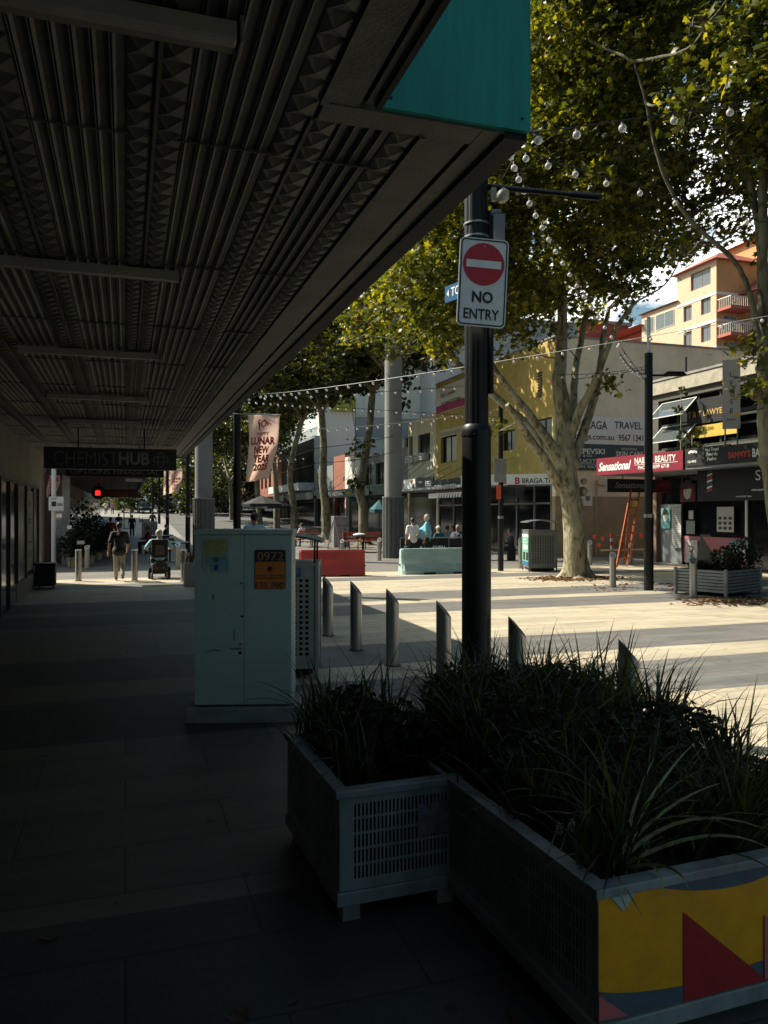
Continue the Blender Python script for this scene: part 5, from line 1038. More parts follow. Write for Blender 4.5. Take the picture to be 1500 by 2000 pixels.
# vertical lease board
t = thing('lease_sign', 'tall white vertical LEASE board standing on the barber awning', 'sign', W(1429, 838, 24.2)); a = W(1411, 838, 24.2); b = W(1446, 836, 24.0); b.z = a.z; rr2 = (b-a); w_ = rr2.length; rr2.normalize(); board('board', a, rr2, w_, 2.13, .06, mat('lease_white', (.50, .46, .43), .6, noise=.05), t)
for k, ch in enumerate('LEASE'): text(ch, a+rr2*(w_*.42)+Up*(1.60-k*.28), rr2, None, .15, 'black_ink', t, bold=.01)
board('yellow_patch', a+rr2*.3+Up*.35+rr2.cross(Up)*.004, rr2, .2, .12, .004, 'sign_yellow', t); board('small_print', a+rr2*.12+Up*.25+rr2.cross(Up)*.004, rr2, .25, .06, .004, 'grey_ink', t)
q = MB()
for s_ in (.1, .45): q.tube([a+rr2*s_-Up*.55+Fw*.06, a+rr2*s_+Up*1.5+Fw*.06], .025, 6)
part('posts', q, 'grey_metal', t)
# shopfront
XS = 19.7
def xb(u0, v0, u1, v1, X=XS):
    a = PX(u0, v1, X); b = PX(u1, v1, X); zc = PX((u0+u1)/2, v1, X).z; zd = PX((u0+u1)/2, v0, X).z; return a.y, b.y, max(0, zc), zd
def xpanel(name, u0, v0, u1, v1, m_, parent, X=XS, th=.04):
    a, b, z0, z1 = xb(u0, v0, u1, v1, X); return board(name, (X, a, z0), rF, a-b, z1-z0, th, m_, parent)
sf = MB(); sf.box((XS+.1, 8, 0), (XS+.2, 25.5, 3.3)); part('shop_glass', sf, 'glass_dark', rb)
xpanel('door', 1288, 985, 1331, 1101, 'grey_metal', rb, XS); xpanel('pink_panel', 1333, 1049, 1456, 1102, mat('pink_paint', (.42, .14, .17), .5, noise=.06), rb, XS)
xpanel('frame_post', 1455, 960, 1459, 1102, 'white_paint', rb, XS-.05); xpanel('frame_post', 1331, 930, 1333, 1102, 'shop_frame', rb, XS-.05); xpanel('tiled_end', 1275, 985, 1287, 1100, 'tan_render', rb, XS)
mat('poster_pale', (.50, .50, .48), .6, noise=.04); mat('poster_cyan', (.12, .32, .32), .5, noise=.1, scale=8); mat('poster_dark', (.05, .03, .03), .5, noise=.2, scale=20); mat('poster_pink', (.45, .25, .26), .5, noise=.15, scale=10)
def poster(label, u0, v0, u1, v1, m_, X=XS-.06, art=None):
    a, b, z0, z1 = xb(u0, v0, u1, v1, X); t = thing('poster', label, 'poster', (X, a, z0)); board('sheet', (X, a, z0), rF, a-b, z1-z0, .01, m_, t)
    if art == 'face':
        q = MB(); c = Vector((X-.008, (a+b)/2, (z0+z1)/2+.05)); w_ = (a-b)
        q.prism([c+Vector((0, w_*.26*math.cos(k*.52), w_*.36*math.sin(k*.52))) for k in range(12)], (-.002, 0, 0)); part('portrait', q, 'poster_pale', t)
        q = MB(); q.prism([c+Vector((-.002, w_*.33*math.cos(k*.3), .06+w_*.45*math.sin(k*.3))) for k in range(11)], (-.002, 0, 0)); part('portrait_hair', q, 'poster_dark', t)
    if art == 'list':
        q = MB(); n_ = 22
        for k in range(n_): zz_ = z0+(z1-z0)*(k+.8)/(n_+1.5); q.box((X-.004, b+.05+(a-b-.1)*(.25 if k % 4 == 0 else .0), zz_), (X-.001, a-.06, zz_+.02))
        part('printed_lines', q, 'grey_ink', t)
    if art == 'grid':
        for i in range(3):
            for j in range(3):
                q = MB(); c = Vector((X-.003, b+(a-b)*(.2+.3*i), z0+(z1-z0)*(.15+.2*j))); q.prism([c+Vector((0, (a-b)*.11*math.cos(k*.7), (z1-z0)*.07*math.sin(k*.7))) for k in range(9)], (-.002, 0, 0)); part('head_picture', q, 'poster_dark', t)
    if art == 'swirl':
        q = MB(); c = Vector((X-.004, (a+b)/2, (z0+z1)/2)); q.tube([c+Vector((0, .12*math.cos(k*.9)*(1-k/16), .2-.028*k+.05*math.sin(k*.9))) for k in range(14)], .025, 5); part('flower_picture', q, 'crimson', t)
    return t
poster('teal portrait poster on the grey shop door', 1291, 992, 1309, 1032, 'poster_cyan', art='face'); poster('long white price list strip beside the grey shop door', 1312, 985, 1330, 1070, 'poster_pale', XS-.1, 'list'); poster('poster of rows of hairstyle heads in the barber window', 1400, 990, 1433, 1039, 'poster_pale', art='grid')
poster('small pale sheet in the shop window, upper of two', 1345, 997, 1354, 1014, 'poster_pale'); poster('grey blotched sheet below the small pale sheet in the shop window', 1340, 1017, 1357, 1043, 'grey_metal'); poster('pink and white flower poster on the pink panel', 1339, 1055, 1362, 1100, 'poster_pale', XS-.08, 'swirl'); poster('white certificate leaning behind the slatted planter', 1431, 1069, 1455, 1090, 'white_paint', XS-.1); poster('red framed portrait poster above the shop window', 1328, 945, 1358, 980, 'dull_red', XS-.5, 'face'); poster('green and white poster on the pink panel above the certificate', 1426, 1056, 1450, 1066, 'poster_cyan', XS-.08)
poster('tall pale poster at the far end of the nail shop', 1276, 993, 1286, 1078, 'poster_pale', XS-.07)

# --- apartment tower far right
XT = 65.8; YT = 75.0
mat('apt_cream', (.64, .44, .30), .8, noise=.04, scale=.5); mat('apt_orange', (.58, .30, .12), .8, noise=.05, scale=.5); mat('apt_red', (.42, .12, .09), .7, noise=.05); mat('roof_tile', (.33, .09, .06), .7, noise=.15, scale=2); mat('apt_white', (.66, .62, .56), .6, noise=0); mat('win_grey', (.13, .15, .16), .2, noise=0)
ab = thing('apartment_building', 'tall cream and orange apartment tower with red balconies behind the shops', 'building', (XT+8, YT+10, 0))
oT = (XT, 81.9)
def rectT(u0, v0, u1, v1): a = PX(u0, v1, XT); b = PX(u1, v1, XT); return (81.9-a.y, 81.9-b.y, PX((u0+u1)/2, v1, XT).z, PX((u0+u1)/2, v0, XT).z)
hs = [rectT(1335, 597, 1351, 627), rectT(1369, 581, 1388, 613), rectT(1335, 648, 1351, 677), rectT(1369, 635, 1388, 667), rectT(1371, 685, 1388, 709), rectT(1335, 696, 1351, 712), rectT(1349, 528, 1388, 562)]
w = MB(); wall_holes(w, oT, rF, 6.9, 0, 31.6, hs, .3); part('cream_wall', w, 'apt_cream', ab)
for h in hs: window(ab, oT, rF, h, .2, nx=2, fm='apt_red', gm='win_grey')
w = MB(); w.box((XT+.02, YT, 0), (XT+9, YT+.4, 31.6)); part('orange_wall', w, 'apt_orange', ab)
w = MB()
for z in (27.5, 24.3, 21.1): w.box((XT-.05, YT-.05, z), (XT+9, YT, z+.35)); w.box((XT-.05, YT, z), (XT-.001, 81.9, z+.35))
part('string_course', w, 'apt_white', ab)
def hip(mb, x0, y0, x1, y1, z, h, e=.6):
    x0 -= e; y0 -= e; x1 += e; y1 += e; d = min(x1-x0, y1-y0)/2
    if x1-x0 > y1-y0: A_, B_ = (x0+d, (y0+y1)/2, z+h), (x1-d, (y0+y1)/2, z+h)
    else: A_, B_ = ((x0+x1)/2, y0+d, z+h), ((x0+x1)/2, y1-d, z+h)
    v = [(x0, y0, z), (x1, y0, z), (x1, y1, z), (x0, y1, z), A_, B_]
    mb.add(v, [(0, 1, 5, 4) if x1-x0 > y1-y0 else (0, 1, 4), (1, 2, 5) if x1-x0 > y1-y0 else (1, 2, 5, 4), (2, 3, 4, 5) if x1-x0 > y1-y0 else (2, 3, 5), (3, 0, 4) if x1-x0 > y1-y0 else (3, 0, 4, 5), (3, 2, 1, 0)])
w = MB(); hip(w, XT, YT, XT+9, 81.9, 31.6, 2.2); hip(w, XT, 81.9, XT+9, 89, 28.4, 1.4, .4); hip(w, XT-.2, 89, XT+9, 106, 27.0, 1.8, .5); hip(w, XT+9, YT-4, XT+20, YT+8, 36, 3.0); part('roof', w, 'roof_tile', ab)
w = MB(); w.box((XT+.02, 81.9, 0), (XT+9, 89, 28.35)); part('wing_wall', w, 'apt_cream', ab); w = MB(); w.box((XT-.2, 89, 0), (XT+9, 106, 23.6)); w.box((XT+2, 89, 23.6), (XT+9, 106, 26.9)); part('far_wing_wall', w, 'apt_red', ab)
oW = (XT+.0, 89)
for a0, a1, z0, z1 in ((.6, 2.6, 25.6, 27.6), (3.0, 6.6, 25.6, 27.6), (.6, 2.6, 21.4, 23.2), (3.4, 6.0, 21.4, 23.2)): window(ab, oW, rF, (a0, a1, z0, z1), -.04, nx=2, fm='apt_white', gm='win_grey')
# balcony stacks on the right face
def balcony(x0, x1, y0, y1, z, m_='apt_red'):
    q = MB(); q.box((x0, y0, z), (x1, y1, z+.35)); part('balcony_slab', q, m_, ab); q = MB(); q.box((x0, y0-.02, z+1.35), (x1, y0+.04, z+1.45)); q.box((x0-.02, y0, z+1.35), (x0+.04, y1, z+1.45))
    n_ = int((x1-x0)/.3)
    for k in range(n_+1): q.box((x0+k*.3-.025, y0-.01, z+.35), (x0+k*.3+.025, y0+.03, z+1.35))
    for k in range(int((y1-y0)/.3)): q.box((x0-.01, y0+k*.3, z+.35), (x0+.03, y0+k*.3+.05, z+1.35))
    part('railing', q, 'apt_white', ab)
for z in (13.0, 16.1, 19.2, 22.3, 25.4): balcony(XT+.1, XT+3.6, YT-2.2, YT-.06, z)
for z in (13.0, 16.1, 19.2, 22.3): balcony(XT+3.7, XT+9, YT-3.4, YT-.06, z+.6)
w = MB(); w.box((XT+9, YT-4, 0), (XT+20, YT+8, 36)); part('rear_tower_wall', w, 'apt_orange', ab)
w = MB()
for x in (XT+3.7, XT+6.6, XT+9.2): w.box((x, YT-3.5, 10), (x+.5, YT-3.0, 26.9))
w.box((XT+3.6, YT-3.6, 26.9), (XT+9.8, YT-2.9, 27.5)); part('red_posts', w, 'apt_red', ab)
w = MB(); w.prism([(XT+3.4, YT-3.5, 27.5), (XT+10, YT-3.5, 27.5), (XT+6.7, YT-3.5, 29.7)], (0, 3.4, 0)); part('gable', w, 'apt_cream', ab); w = MB(); w.prism([(XT+3.1, YT-3.7, 27.5), (XT+6.7, YT-3.7, 29.95), (XT+6.7, YT-3.7, 30.25), (XT+2.8, YT-3.7, 27.5)], (0, 3.6, 0)); w.prism([(XT+10.3, YT-3.7, 27.5), (XT+6.7, YT-3.7, 29.95), (XT+6.7, YT-3.7, 30.25), (XT+10.6, YT-3.7, 27.5)], (0, 3.6, 0)); part('gable_roof', w, 'roof_tile', ab)
window(ab, (XT+9, YT-4), (1, 0, 0), (1, 4, 29, 31), -.05, nx=2, fm='apt_white', gm='win_grey'); window(ab, (XT+9, YT-4), (1, 0, 0), (5.5, 8.5, 29, 31), -.05, nx=2, fm='apt_white', gm='win_grey')
for z in (13.8, 16.9, 20, 23.1): window(ab, (XT+.5, YT), (1, 0, 0), (.4, 2.4, z, z+2), -.05, nx=2, fm='apt_white', gm='win_grey')
w = MB(); w.prism([(XT-1.2, 97.5, 24.0), (XT-1.2, 104, 24.0), (XT-1.2, 100.7, 26.6)], (3, 0, 0)); w.box((XT-1.2, 97.5, 23.6), (XT+1.8, 104, 23.98)); part('far_gable', w, 'apt_cream', ab)
for z in (15.6, 18.8, 22.0): q = MB(); q.box((XT-1.4, 89.5, z), (XT-.2, 102, z+.3)); part('far_balcony_slab', q, 'apt_red', ab); q = MB(); q.box((XT-1.45, 89.5, z+.3), (XT-1.38, 102, z+1.3)); part('far_railing', q, 'apt_white', ab)
rbk = thing('brick_building', 'dark red flat roofed block left of the apartment tower', 'building', (60, 105, 0)); p = W(1192, 640, 112); part('wall', MB().box((p.x, 104.5, 0), (p.x+9, 112, 31)), 'roof_tile', rbk); part('flat_roof', MB().box((p.x-.4, 104.1, 31), (p.x+9.4, 112.3, 31.5)), 'grey_metal', rbk)

# --- tall ribbed grey columns
def column(u, D, w0, vs, label, seed):
    p = W(u, 1000, D); p.z = 0; r = w0/F*D/2; t = thing('grey_column', label, 'column', p, group='tall grey concrete columns of the mall gateway'); z1 = H+(1000-vs)*D/F
    q = MB(); q.tube([(p.x, p.y, z1-.1), (p.x, p.y, 12.5)], [r*.9, r*.86], 32); part('concrete_shaft', q, mat('col_conc', (.20, .20, .195), .8, noise=.08, scale=.8), t, smooth=True)
    q = MB(); fluted(q, p, 0, z1, r*1.12, 14); part('ribbed_sleeve', q, mat('col_sleeve', (.085, .09, .09), .6, noise=.1), t)
    q = MB(); q.tube([(p.x, p.y, z1), (p.x, p.y, z1+.05)], r*1.14, 32); part('sleeve_cap', q, 'grey_metal', t); return t
column(768, 33.2, 38, 972, 'tall grey column with a dark ribbed foot in the middle of the mall', 1); column(398, 33.2, 38, 975, 'ribbed grey column rising behind the control cabinet', 2)
# --- black lamp posts
def post(u, D, w0, top_v, label, mid=None, x=None, group='black lamp posts along the mall'):
    p = W(u, 1000, D); p.z = gz(p.y); r = w0/F*D/2; zt = H+(1000-top_v)*D/F; t = thing('lamp_post', label, 'lamp post', p, group=group)
    zm = H-10/F*D if mid is None else H+(1000-mid)*D/F
    q = MB(); q.tube([(p.x, p.y, p.z), (p.x, p.y, zm)], r*1.18, 20); part('lower_shaft', q, 'black_paint', t, smooth=True); q = MB(); q.tube([(p.x, p.y, zm), (p.x, p.y, zm+.09)], r*1.24, 20); part('steel_band', q, 'steel', t, smooth=True)
    q = MB(); q.tube([(p.x, p.y, zm+.09), (p.x, p.y, zt)], r, 20); part('upper_shaft', q, 'black_paint', t, smooth=True); return t, p, zt
t, p, zt = post(1267, 19.5, 15.5, 690, 'black lamp post in front of the crimson nail sign with a side lantern', 1011)
q = MB(); q.tube([(p.x, p.y, zt), (p.x, p.y, zt+.9)], .045, 12); part('mast_tip', q, 'white_paint', t, smooth=True); q = MB(); za = H+(1000-733)*19.5/F; q.tube([(p.x, p.y, za), W(1300, 733, 19.3)], .03, 8); q.tube([W(1298, 733, 19.3), W(1305, 730, 19.3), W(1335, 730, 19.2), W(1340, 732, 19.2)], [.04, .07, .06, .02], 10); part('side_lantern', q, 'dark_metal', t, smooth=True)
t, p, zt = post(978, 25.9, 9.5, 778, 'black lamp post between the thick pole and the big tree with a small orange sign', 1013)
q = MB(); a = W(965, 942, 25.75); b = W(989, 942, 25.75); q.prism([a, b, b+Up*.78, a+Up*.78], Fw*.01); part('sign_back', q, 'grey_metal', t); q = MB(); a = W(970, 975, 25.7); b = W(978.5, 975, 25.7); q.prism([a, b, b+Up*.46, a+Up*.46], Fw*.01); part('orange_sign', q, mat('orange_red', (.6, .09, .03), .5, noise=0), t)
t, p, zt = post(463, 19.0, 15, 770, 'black lamp post carrying the large lunar new year banner', 1060)
post(367, 38, 8, 800, 'black lamp post just left of the ribbed column', 1010); post(327, 57, 5.6, 860, 'black lamp post in the distance behind the second banner', 1010); post(311, 78, 4.4, 900, 'farther thin black lamp post at the street end', 1005); post(298, 92, 3.6, 920, 'farthest thin black lamp post at the street end', 1002)
t, p, zt = post(1340, 34, 3.5, 697, 'thin grey mast above the shop parapet', group='grey masts'); 
# pale pole with cctv sign
p = W(105, 1000, 28); p.z = 0; t = thing('cctv_pole', 'pale slim pole with a white camera notice at the side street corner', 'pole', p); r = 4.0/F*30.7; q = MB(); q.tube([(p.x, p.y, 0), (p.x, p.y, 4.4)], r, 14); part('shaft', q, 'white_paint', t, smooth=True)
a = W(95, 997, 27.8); b = W(124, 997, 27.8); board('notice', a, Rt, (b-a).length, .49, .02, 'white_paint', t); board('camera_symbol', a+Rt*.1+Up*.14+Rt.cross(Up)*.004, Rt, .17, .18, .006, 'black_ink', t)
text('CCTV', a+Rt*.1+Up*.38, Rt, .22, .06, 'black_ink', t, bold=.02); board('small_print', a+Rt*.3+Up*.16+Rt.cross(Up)*.004, Rt, .2, .1, .004, 'grey_ink', t)

# --- lunar new year banners
mat('banner_cloth', (.70, .56, .50), .8, noise=.05, scale=6); mat('banner_red', (.50, .03, .03), .7, noise=0)
bm_ = MATS['banner_cloth']; n = bm_.node_tree.nodes; l = bm_.node_tree.links; tl = n.new('ShaderNodeBsdfTranslucent'); tl.inputs[0].default_value = (.95, .80, .72, 1); mx = n.new('ShaderNodeMixShader'); mx.inputs[0].default_value = .6; l.new(n['Principled BSDF'].outputs[0], mx.inputs[1]); l.new(tl.outputs[0], mx.inputs[2]); l.new(mx.outputs[0], n['Material Output'].inputs[0])
def banner(u0, u1, v0, v1, D, label, txt=True, skew=0):
    a = W(u0, v0, D); t = thing('banner', label, 'banner', a, group='lunar new year street banners'); w_ = (u1-u0)/F*D; h_ = (v1-v0)/F*D; nx, ny = 18, 30
    def S(fx, fy, off=0):
        x = fx*w_*(1-.10*fy) - .0*fy - .10*w_*math.sin(fy*2.6)*(1-fx)*0 + w_*(-.06*fy) + (.18*w_*fy**3)*(0 if fx > .5 else 0); sh = -w_*.16*max(0, fy-.45)*fx*1.9; ed = w_*.10*math.sin(fy*math.pi)*(1-fx)
        d = .05*math.sin(fx*5+fy*7)*(.3+fy)+.06*math.sin((fx+fy)*6)*fy; zb_ = h_*fy*(1-.0*fx)-h_*.0
        return W(u0, v0, D)+Rt*(x+sh+ed*.6)-Up*(zb_ + .05*h_*(1-fx)*fy)+Fw*(d-off)
    q = MB(); q.v = [tuple(S(i/nx, j/ny)) for j in range(ny+1) for i in range(nx+1)]; q.f = [(j*(nx+1)+i, j*(nx+1)+i+1, (j+1)*(nx+1)+i+1, (j+1)*(nx+1)+i) for j in range(ny) for i in range(nx)]
    o_ = part('cloth', q, 'banner_cloth', t, smooth=True, fixn=False); 
    sol = o_.modifiers.new('thick', 'SOLIDIFY'); sol.thickness = .004; sol.offset = 1
    def bt(s_, x0, x1, y0, y1, bold=.05):
        cu = bpy.data.curves.new('t', 'FONT'); cu.body = s_; cu.offset = bold; cu.resolution_u = 2; tt = bpy.data.objects.new('t', cu); COL.objects.link(tt)
        m0 = bpy.data.meshes.new_from_object(tt.evaluated_get(bpy.context.evaluated_depsgraph_get())); bpy.data.objects.remove(tt)
        bm = bmesh.new(); bm.from_mesh(m0); bmesh.ops.triangulate(bm, faces=bm.faces); bmesh.ops.subdivide_edges(bm, edges=[e for e in bm.edges if e.calc_length() > .25], cuts=2); bm.verts.index_update()
        vs = [v.co.copy() for v in bm.verts]; fs = [tuple(v.index for v in f.verts) for f in bm.faces]; bm.free(); xa = min(v.x for v in vs); xb_ = max(v.x for v in vs); ya = min(v.y for v in vs); yb2 = max(v.y for v in vs)
        q = MB(); q.add([S(x0+(v.x-xa)/(xb_-xa)*(x1-x0), y1-(v.y-ya)/(yb2-ya)*(y1-y0), .014) for v in vs], fs); part('lettering', q, 'banner_red', t, fixn=False)
    bt('HAPPY', .28, .70, .27, .325, .03); bt('LUNAR', .08, .90, .345, .465); bt('NEW', .22, .72, .48, .595); bt('YEAR', .20, .80, .61, .73); bt('2025', .22, .8, .745, .85)
    q = MB(); q.tube([S(.52+.13*math.cos(k*.55)*(1-k/22), .175-.07*math.sin(k*.55)*(1-k/26)-.004*k, .015) for k in range(16)], .014, 5); q.tube([S(.34, .12, .015), S(.36, .17, .015), S(.37, .235, .015)], [.03, .018, .012], 5); q.tube([S(.32, .10, .015), S(.40, .09, .015)], .014, 5); part('snake_emblem', q, 'banner_red', t)
    q = MB(); q.tube([W(u0, v0, D)+Up*.01-Rt*.35, W(u1, v0+2, D)+Up*.01+Rt*.02], .014, 6); q.tube([S(0, 1)-Rt*.12, S(0, 1)+Rt*.03], .01, 6); part('arm', q, 'grey_metal', t)
banner(484, 547, 809, 935, 18.9, 'large pale lunar new year banner with red letters flapping on the near lamp post')
banner(332, 357, 916, 962, 50, 'second smaller lunar new year banner far down the street')
banner(320, 336, 920, 965, 66, 'third faint lunar new year banner behind the second one')
banner(93, 118, 912, 972, 29, 'red and white lunar new year banner behind the pale pole at the far left')

# --- festoon lights
gm_ = bpy.data.materials.new('bulb_glass'); gm_.use_nodes = True; b = gm_.node_tree.nodes['Principled BSDF']; b.inputs['Base Color'].default_value = (.9, .86, .83, 1); b.inputs['Roughness'].default_value = .12; b.inputs['Transmission Weight'].default_value = .55; b.inputs['IOR'].default_value = 1.25; MATS['bulb_glass'] = gm_
bp_me = None
def festoon(label, P3, n, r=.042, wm='black_paint', wr=.007, bulbs=True, t0=0.0, t1=1.0):
    global bp_me
    a, m_, c = [W(*p) for p in P3]; t = thing('festoon_string' if bulbs else 'overhead_cable', label, 'string lights' if bulbs else 'cable', a, group='festoon light strings over the mall' if bulbs else 'bare overhead cables')
    k_ = m_*2-(a+c)/2; f = lambda s: a*(1-s)**2+k_*(2*s*(1-s))+c*s*s
    q = MB(); q.tube([f(i/32) for i in range(33)], wr, 5); part('wire', q, wm, t)
    if not bulbs: return t
    if bp_me is None:
        q = MB(); q.ball((0, 0, 0), 1, 14, 10); bp_me = part('bulb', q, 'bulb_glass', None, smooth=True); q = MB(); q.tube([(0, 0, .9), (0, 0, 2.0)], [.42, .34], 8); sk = part('socket', q, 'red_socket' if 'red_socket' in MATS else mat('red_socket', (.06, .02, .02), .5, noise=0), bp_me, world=False); src = bp_me
    else: src = None
    for i in range(n):
        p = f(t0+(t1-t0)*(i+.5)/n)-Up*(r*2.0)
        o_ = bp_me if src is not None and i == 0 else copy_tree(bp_me); o_.parent = t; o_.location = p-Vector(t.location); o_.scale = (r, r, r)
    return t
festoon('festoon string curving down from the awning corner to the right lamp post', [(985, 225, 7.2), (1099, 505, 11.6), (1262, 745, 19.4)], 25, .036)
festoon('highest festoon string with large bulbs rising towards the upper right corner', [(1020, 262, 7.0), (1265, 228, 7.6), (1600, 180, 8.6)], 6, .038)
festoon('festoon string sloping gently right above the no entry sign', [(1010, 290, 8.2), (1250, 366, 9.6), (1560, 452, 12.5)], 9, .036)
festoon('long white wired festoon string crossing from the banner post to the right edge', [(505, 770, 19.0), (770, 738, 17.5), (1530, 612, 13.2)], 30, .031, 'grey_metal', .006)
festoon('faint festoon string just under the white wired one', [(470, 775, 19.0), (760, 764, 21.5), (975, 748, 25.5)], 20, .032)
festoon('festoon string sagging across the tall grey column', [(480, 782, 22), (700, 798, 25), (975, 815, 26)], 30, .030)
festoon('lowest festoon string passing in front of the cream building', [(600, 838, 22), (770, 827, 23), (970, 800, 25.8)], 18, .032, 'white_paint')
festoon('short festoon string between the big tree and the right lamp post', [(1085, 732, 22), (1180, 728, 21), (1262, 715, 19.4)], 8, .036)
festoon('distant double festoon string left of the lunar banner', [(372, 905, 38), (430, 906, 39), (600, 893, 45)], 26, .04)
festoon('distant festoon wire above the far double string', [(372, 872, 38), (430, 874, 40), (620, 868, 50)], 0, .04)
festoon('coiled festoon end hanging at the right lamp post top', [(1210, 688, 19.2), (1238, 722, 19.3), (1262, 728, 19.4)], 12, .036)
for lb_, P3 in (('upper bare black cable behind the banner', [(560, 880, 30), (680, 868, 31), (775, 850, 33)]), ('lower bare black cable behind the banner', [(540, 905, 30), (680, 900, 31), (775, 880, 33)]), ('bare cable meeting the right lamp post', [(1130, 740, 24), (1200, 730, 21), (1262, 722, 19.5)])): festoon(lb_, P3, 0, bulbs=False, wr=.012)
# ================================================================ PEOPLE
mat('skin', (.36, .20, .14), .55, noise=.04); mat('skin_pale', (.45, .26, .19), .55, noise=.04); mat('hair_dark', (.018, .014, .012), .6, noise=.1); mat('hair_grey', (.35, .34, .33), .6, noise=.1)
mat('shoe', (.03, .028, .026), .5, noise=0); mat('shoe_pale', (.45, .42, .38), .6, noise=0)
def caps(mb, a, b, ra, rb, n=12):
    a = Vector(a); b = Vector(b); mb.ball(a, ra, n, 8); mb.ball(b, rb, n, 8); mb.tube([a, b], [ra*.985, rb*.985], n)
def remeshed(name, mb, vox, m, parent, extra=None):
    me = bpy.data.meshes.new('tmp'); me.from_pydata(mb.v, [], mb.f); me.update(); o = bpy.data.objects.new('tmp', me); COL.objects.link(o)
    md = o.modifiers.new('r', 'REMESH'); md.mode = 'VOXEL'; md.voxel_size = vox; md.use_smooth_shade = True; s = o.modifiers.new('s', 'SMOOTH'); s.iterations = 4; s.factor = .5
    m2 = bpy.data.meshes.new_from_object(o.evaluated_get(bpy.context.evaluated_depsgraph_get())); bpy.data.objects.remove(o)
    if extra:
        bm = bmesh.new(); bm.from_mesh(m2); e2 = bpy.data.meshes.new('e'); e2.from_pydata(extra.v, [], extra.f); bm.from_mesh(e2); bm.to_mesh(m2); bm.free(); m2.polygons.foreach_set('use_smooth', [True]*len(m2.polygons))
    m2.name = name; m2.materials.clear(); m2.materials.append(MATS[m]); o = bpy.data.objects.new(name, m2); COL.objects.link(o); o.parent = parent; return o
STAND = dict(pel=(0, 0, .95), ch=(0, 0, 1.30), nk=(0, 0, 1.47), hd=(0, .015, 1.62), ls=(-.185, 0, 1.41), rs=(.185, 0, 1.41), le=(-.25, -.02, 1.12), re=(.25, -.02, 1.12), lw=(-.25, .06, .88), rw=(.25, .06, .88),
             lh=(-.09, 0, .92), rh=(.09, 0, .92), lk=(-.10, .02, .50), rk=(.10, .02, .50), la=(-.10, -.02, .09), ra=(.10, -.02, .09))
SIT = dict(pel=(0, 0, .52), ch=(0, .03, .87), nk=(0, .05, 1.04), hd=(0, .08, 1.19), ls=(-.185, .03, .98), rs=(.185, .03, .98), le=(-.25, .10, .74), re=(.25, .10, .74), lw=(-.12, .33, .72), rw=(.12, .33, .72),
           lh=(-.09, .02, .50), rh=(.09, .02, .50), lk=(-.12, .44, .50), rk=(.12, .44, .50), la=(-.12, .42, .09), ra=(.12, .42, .09))
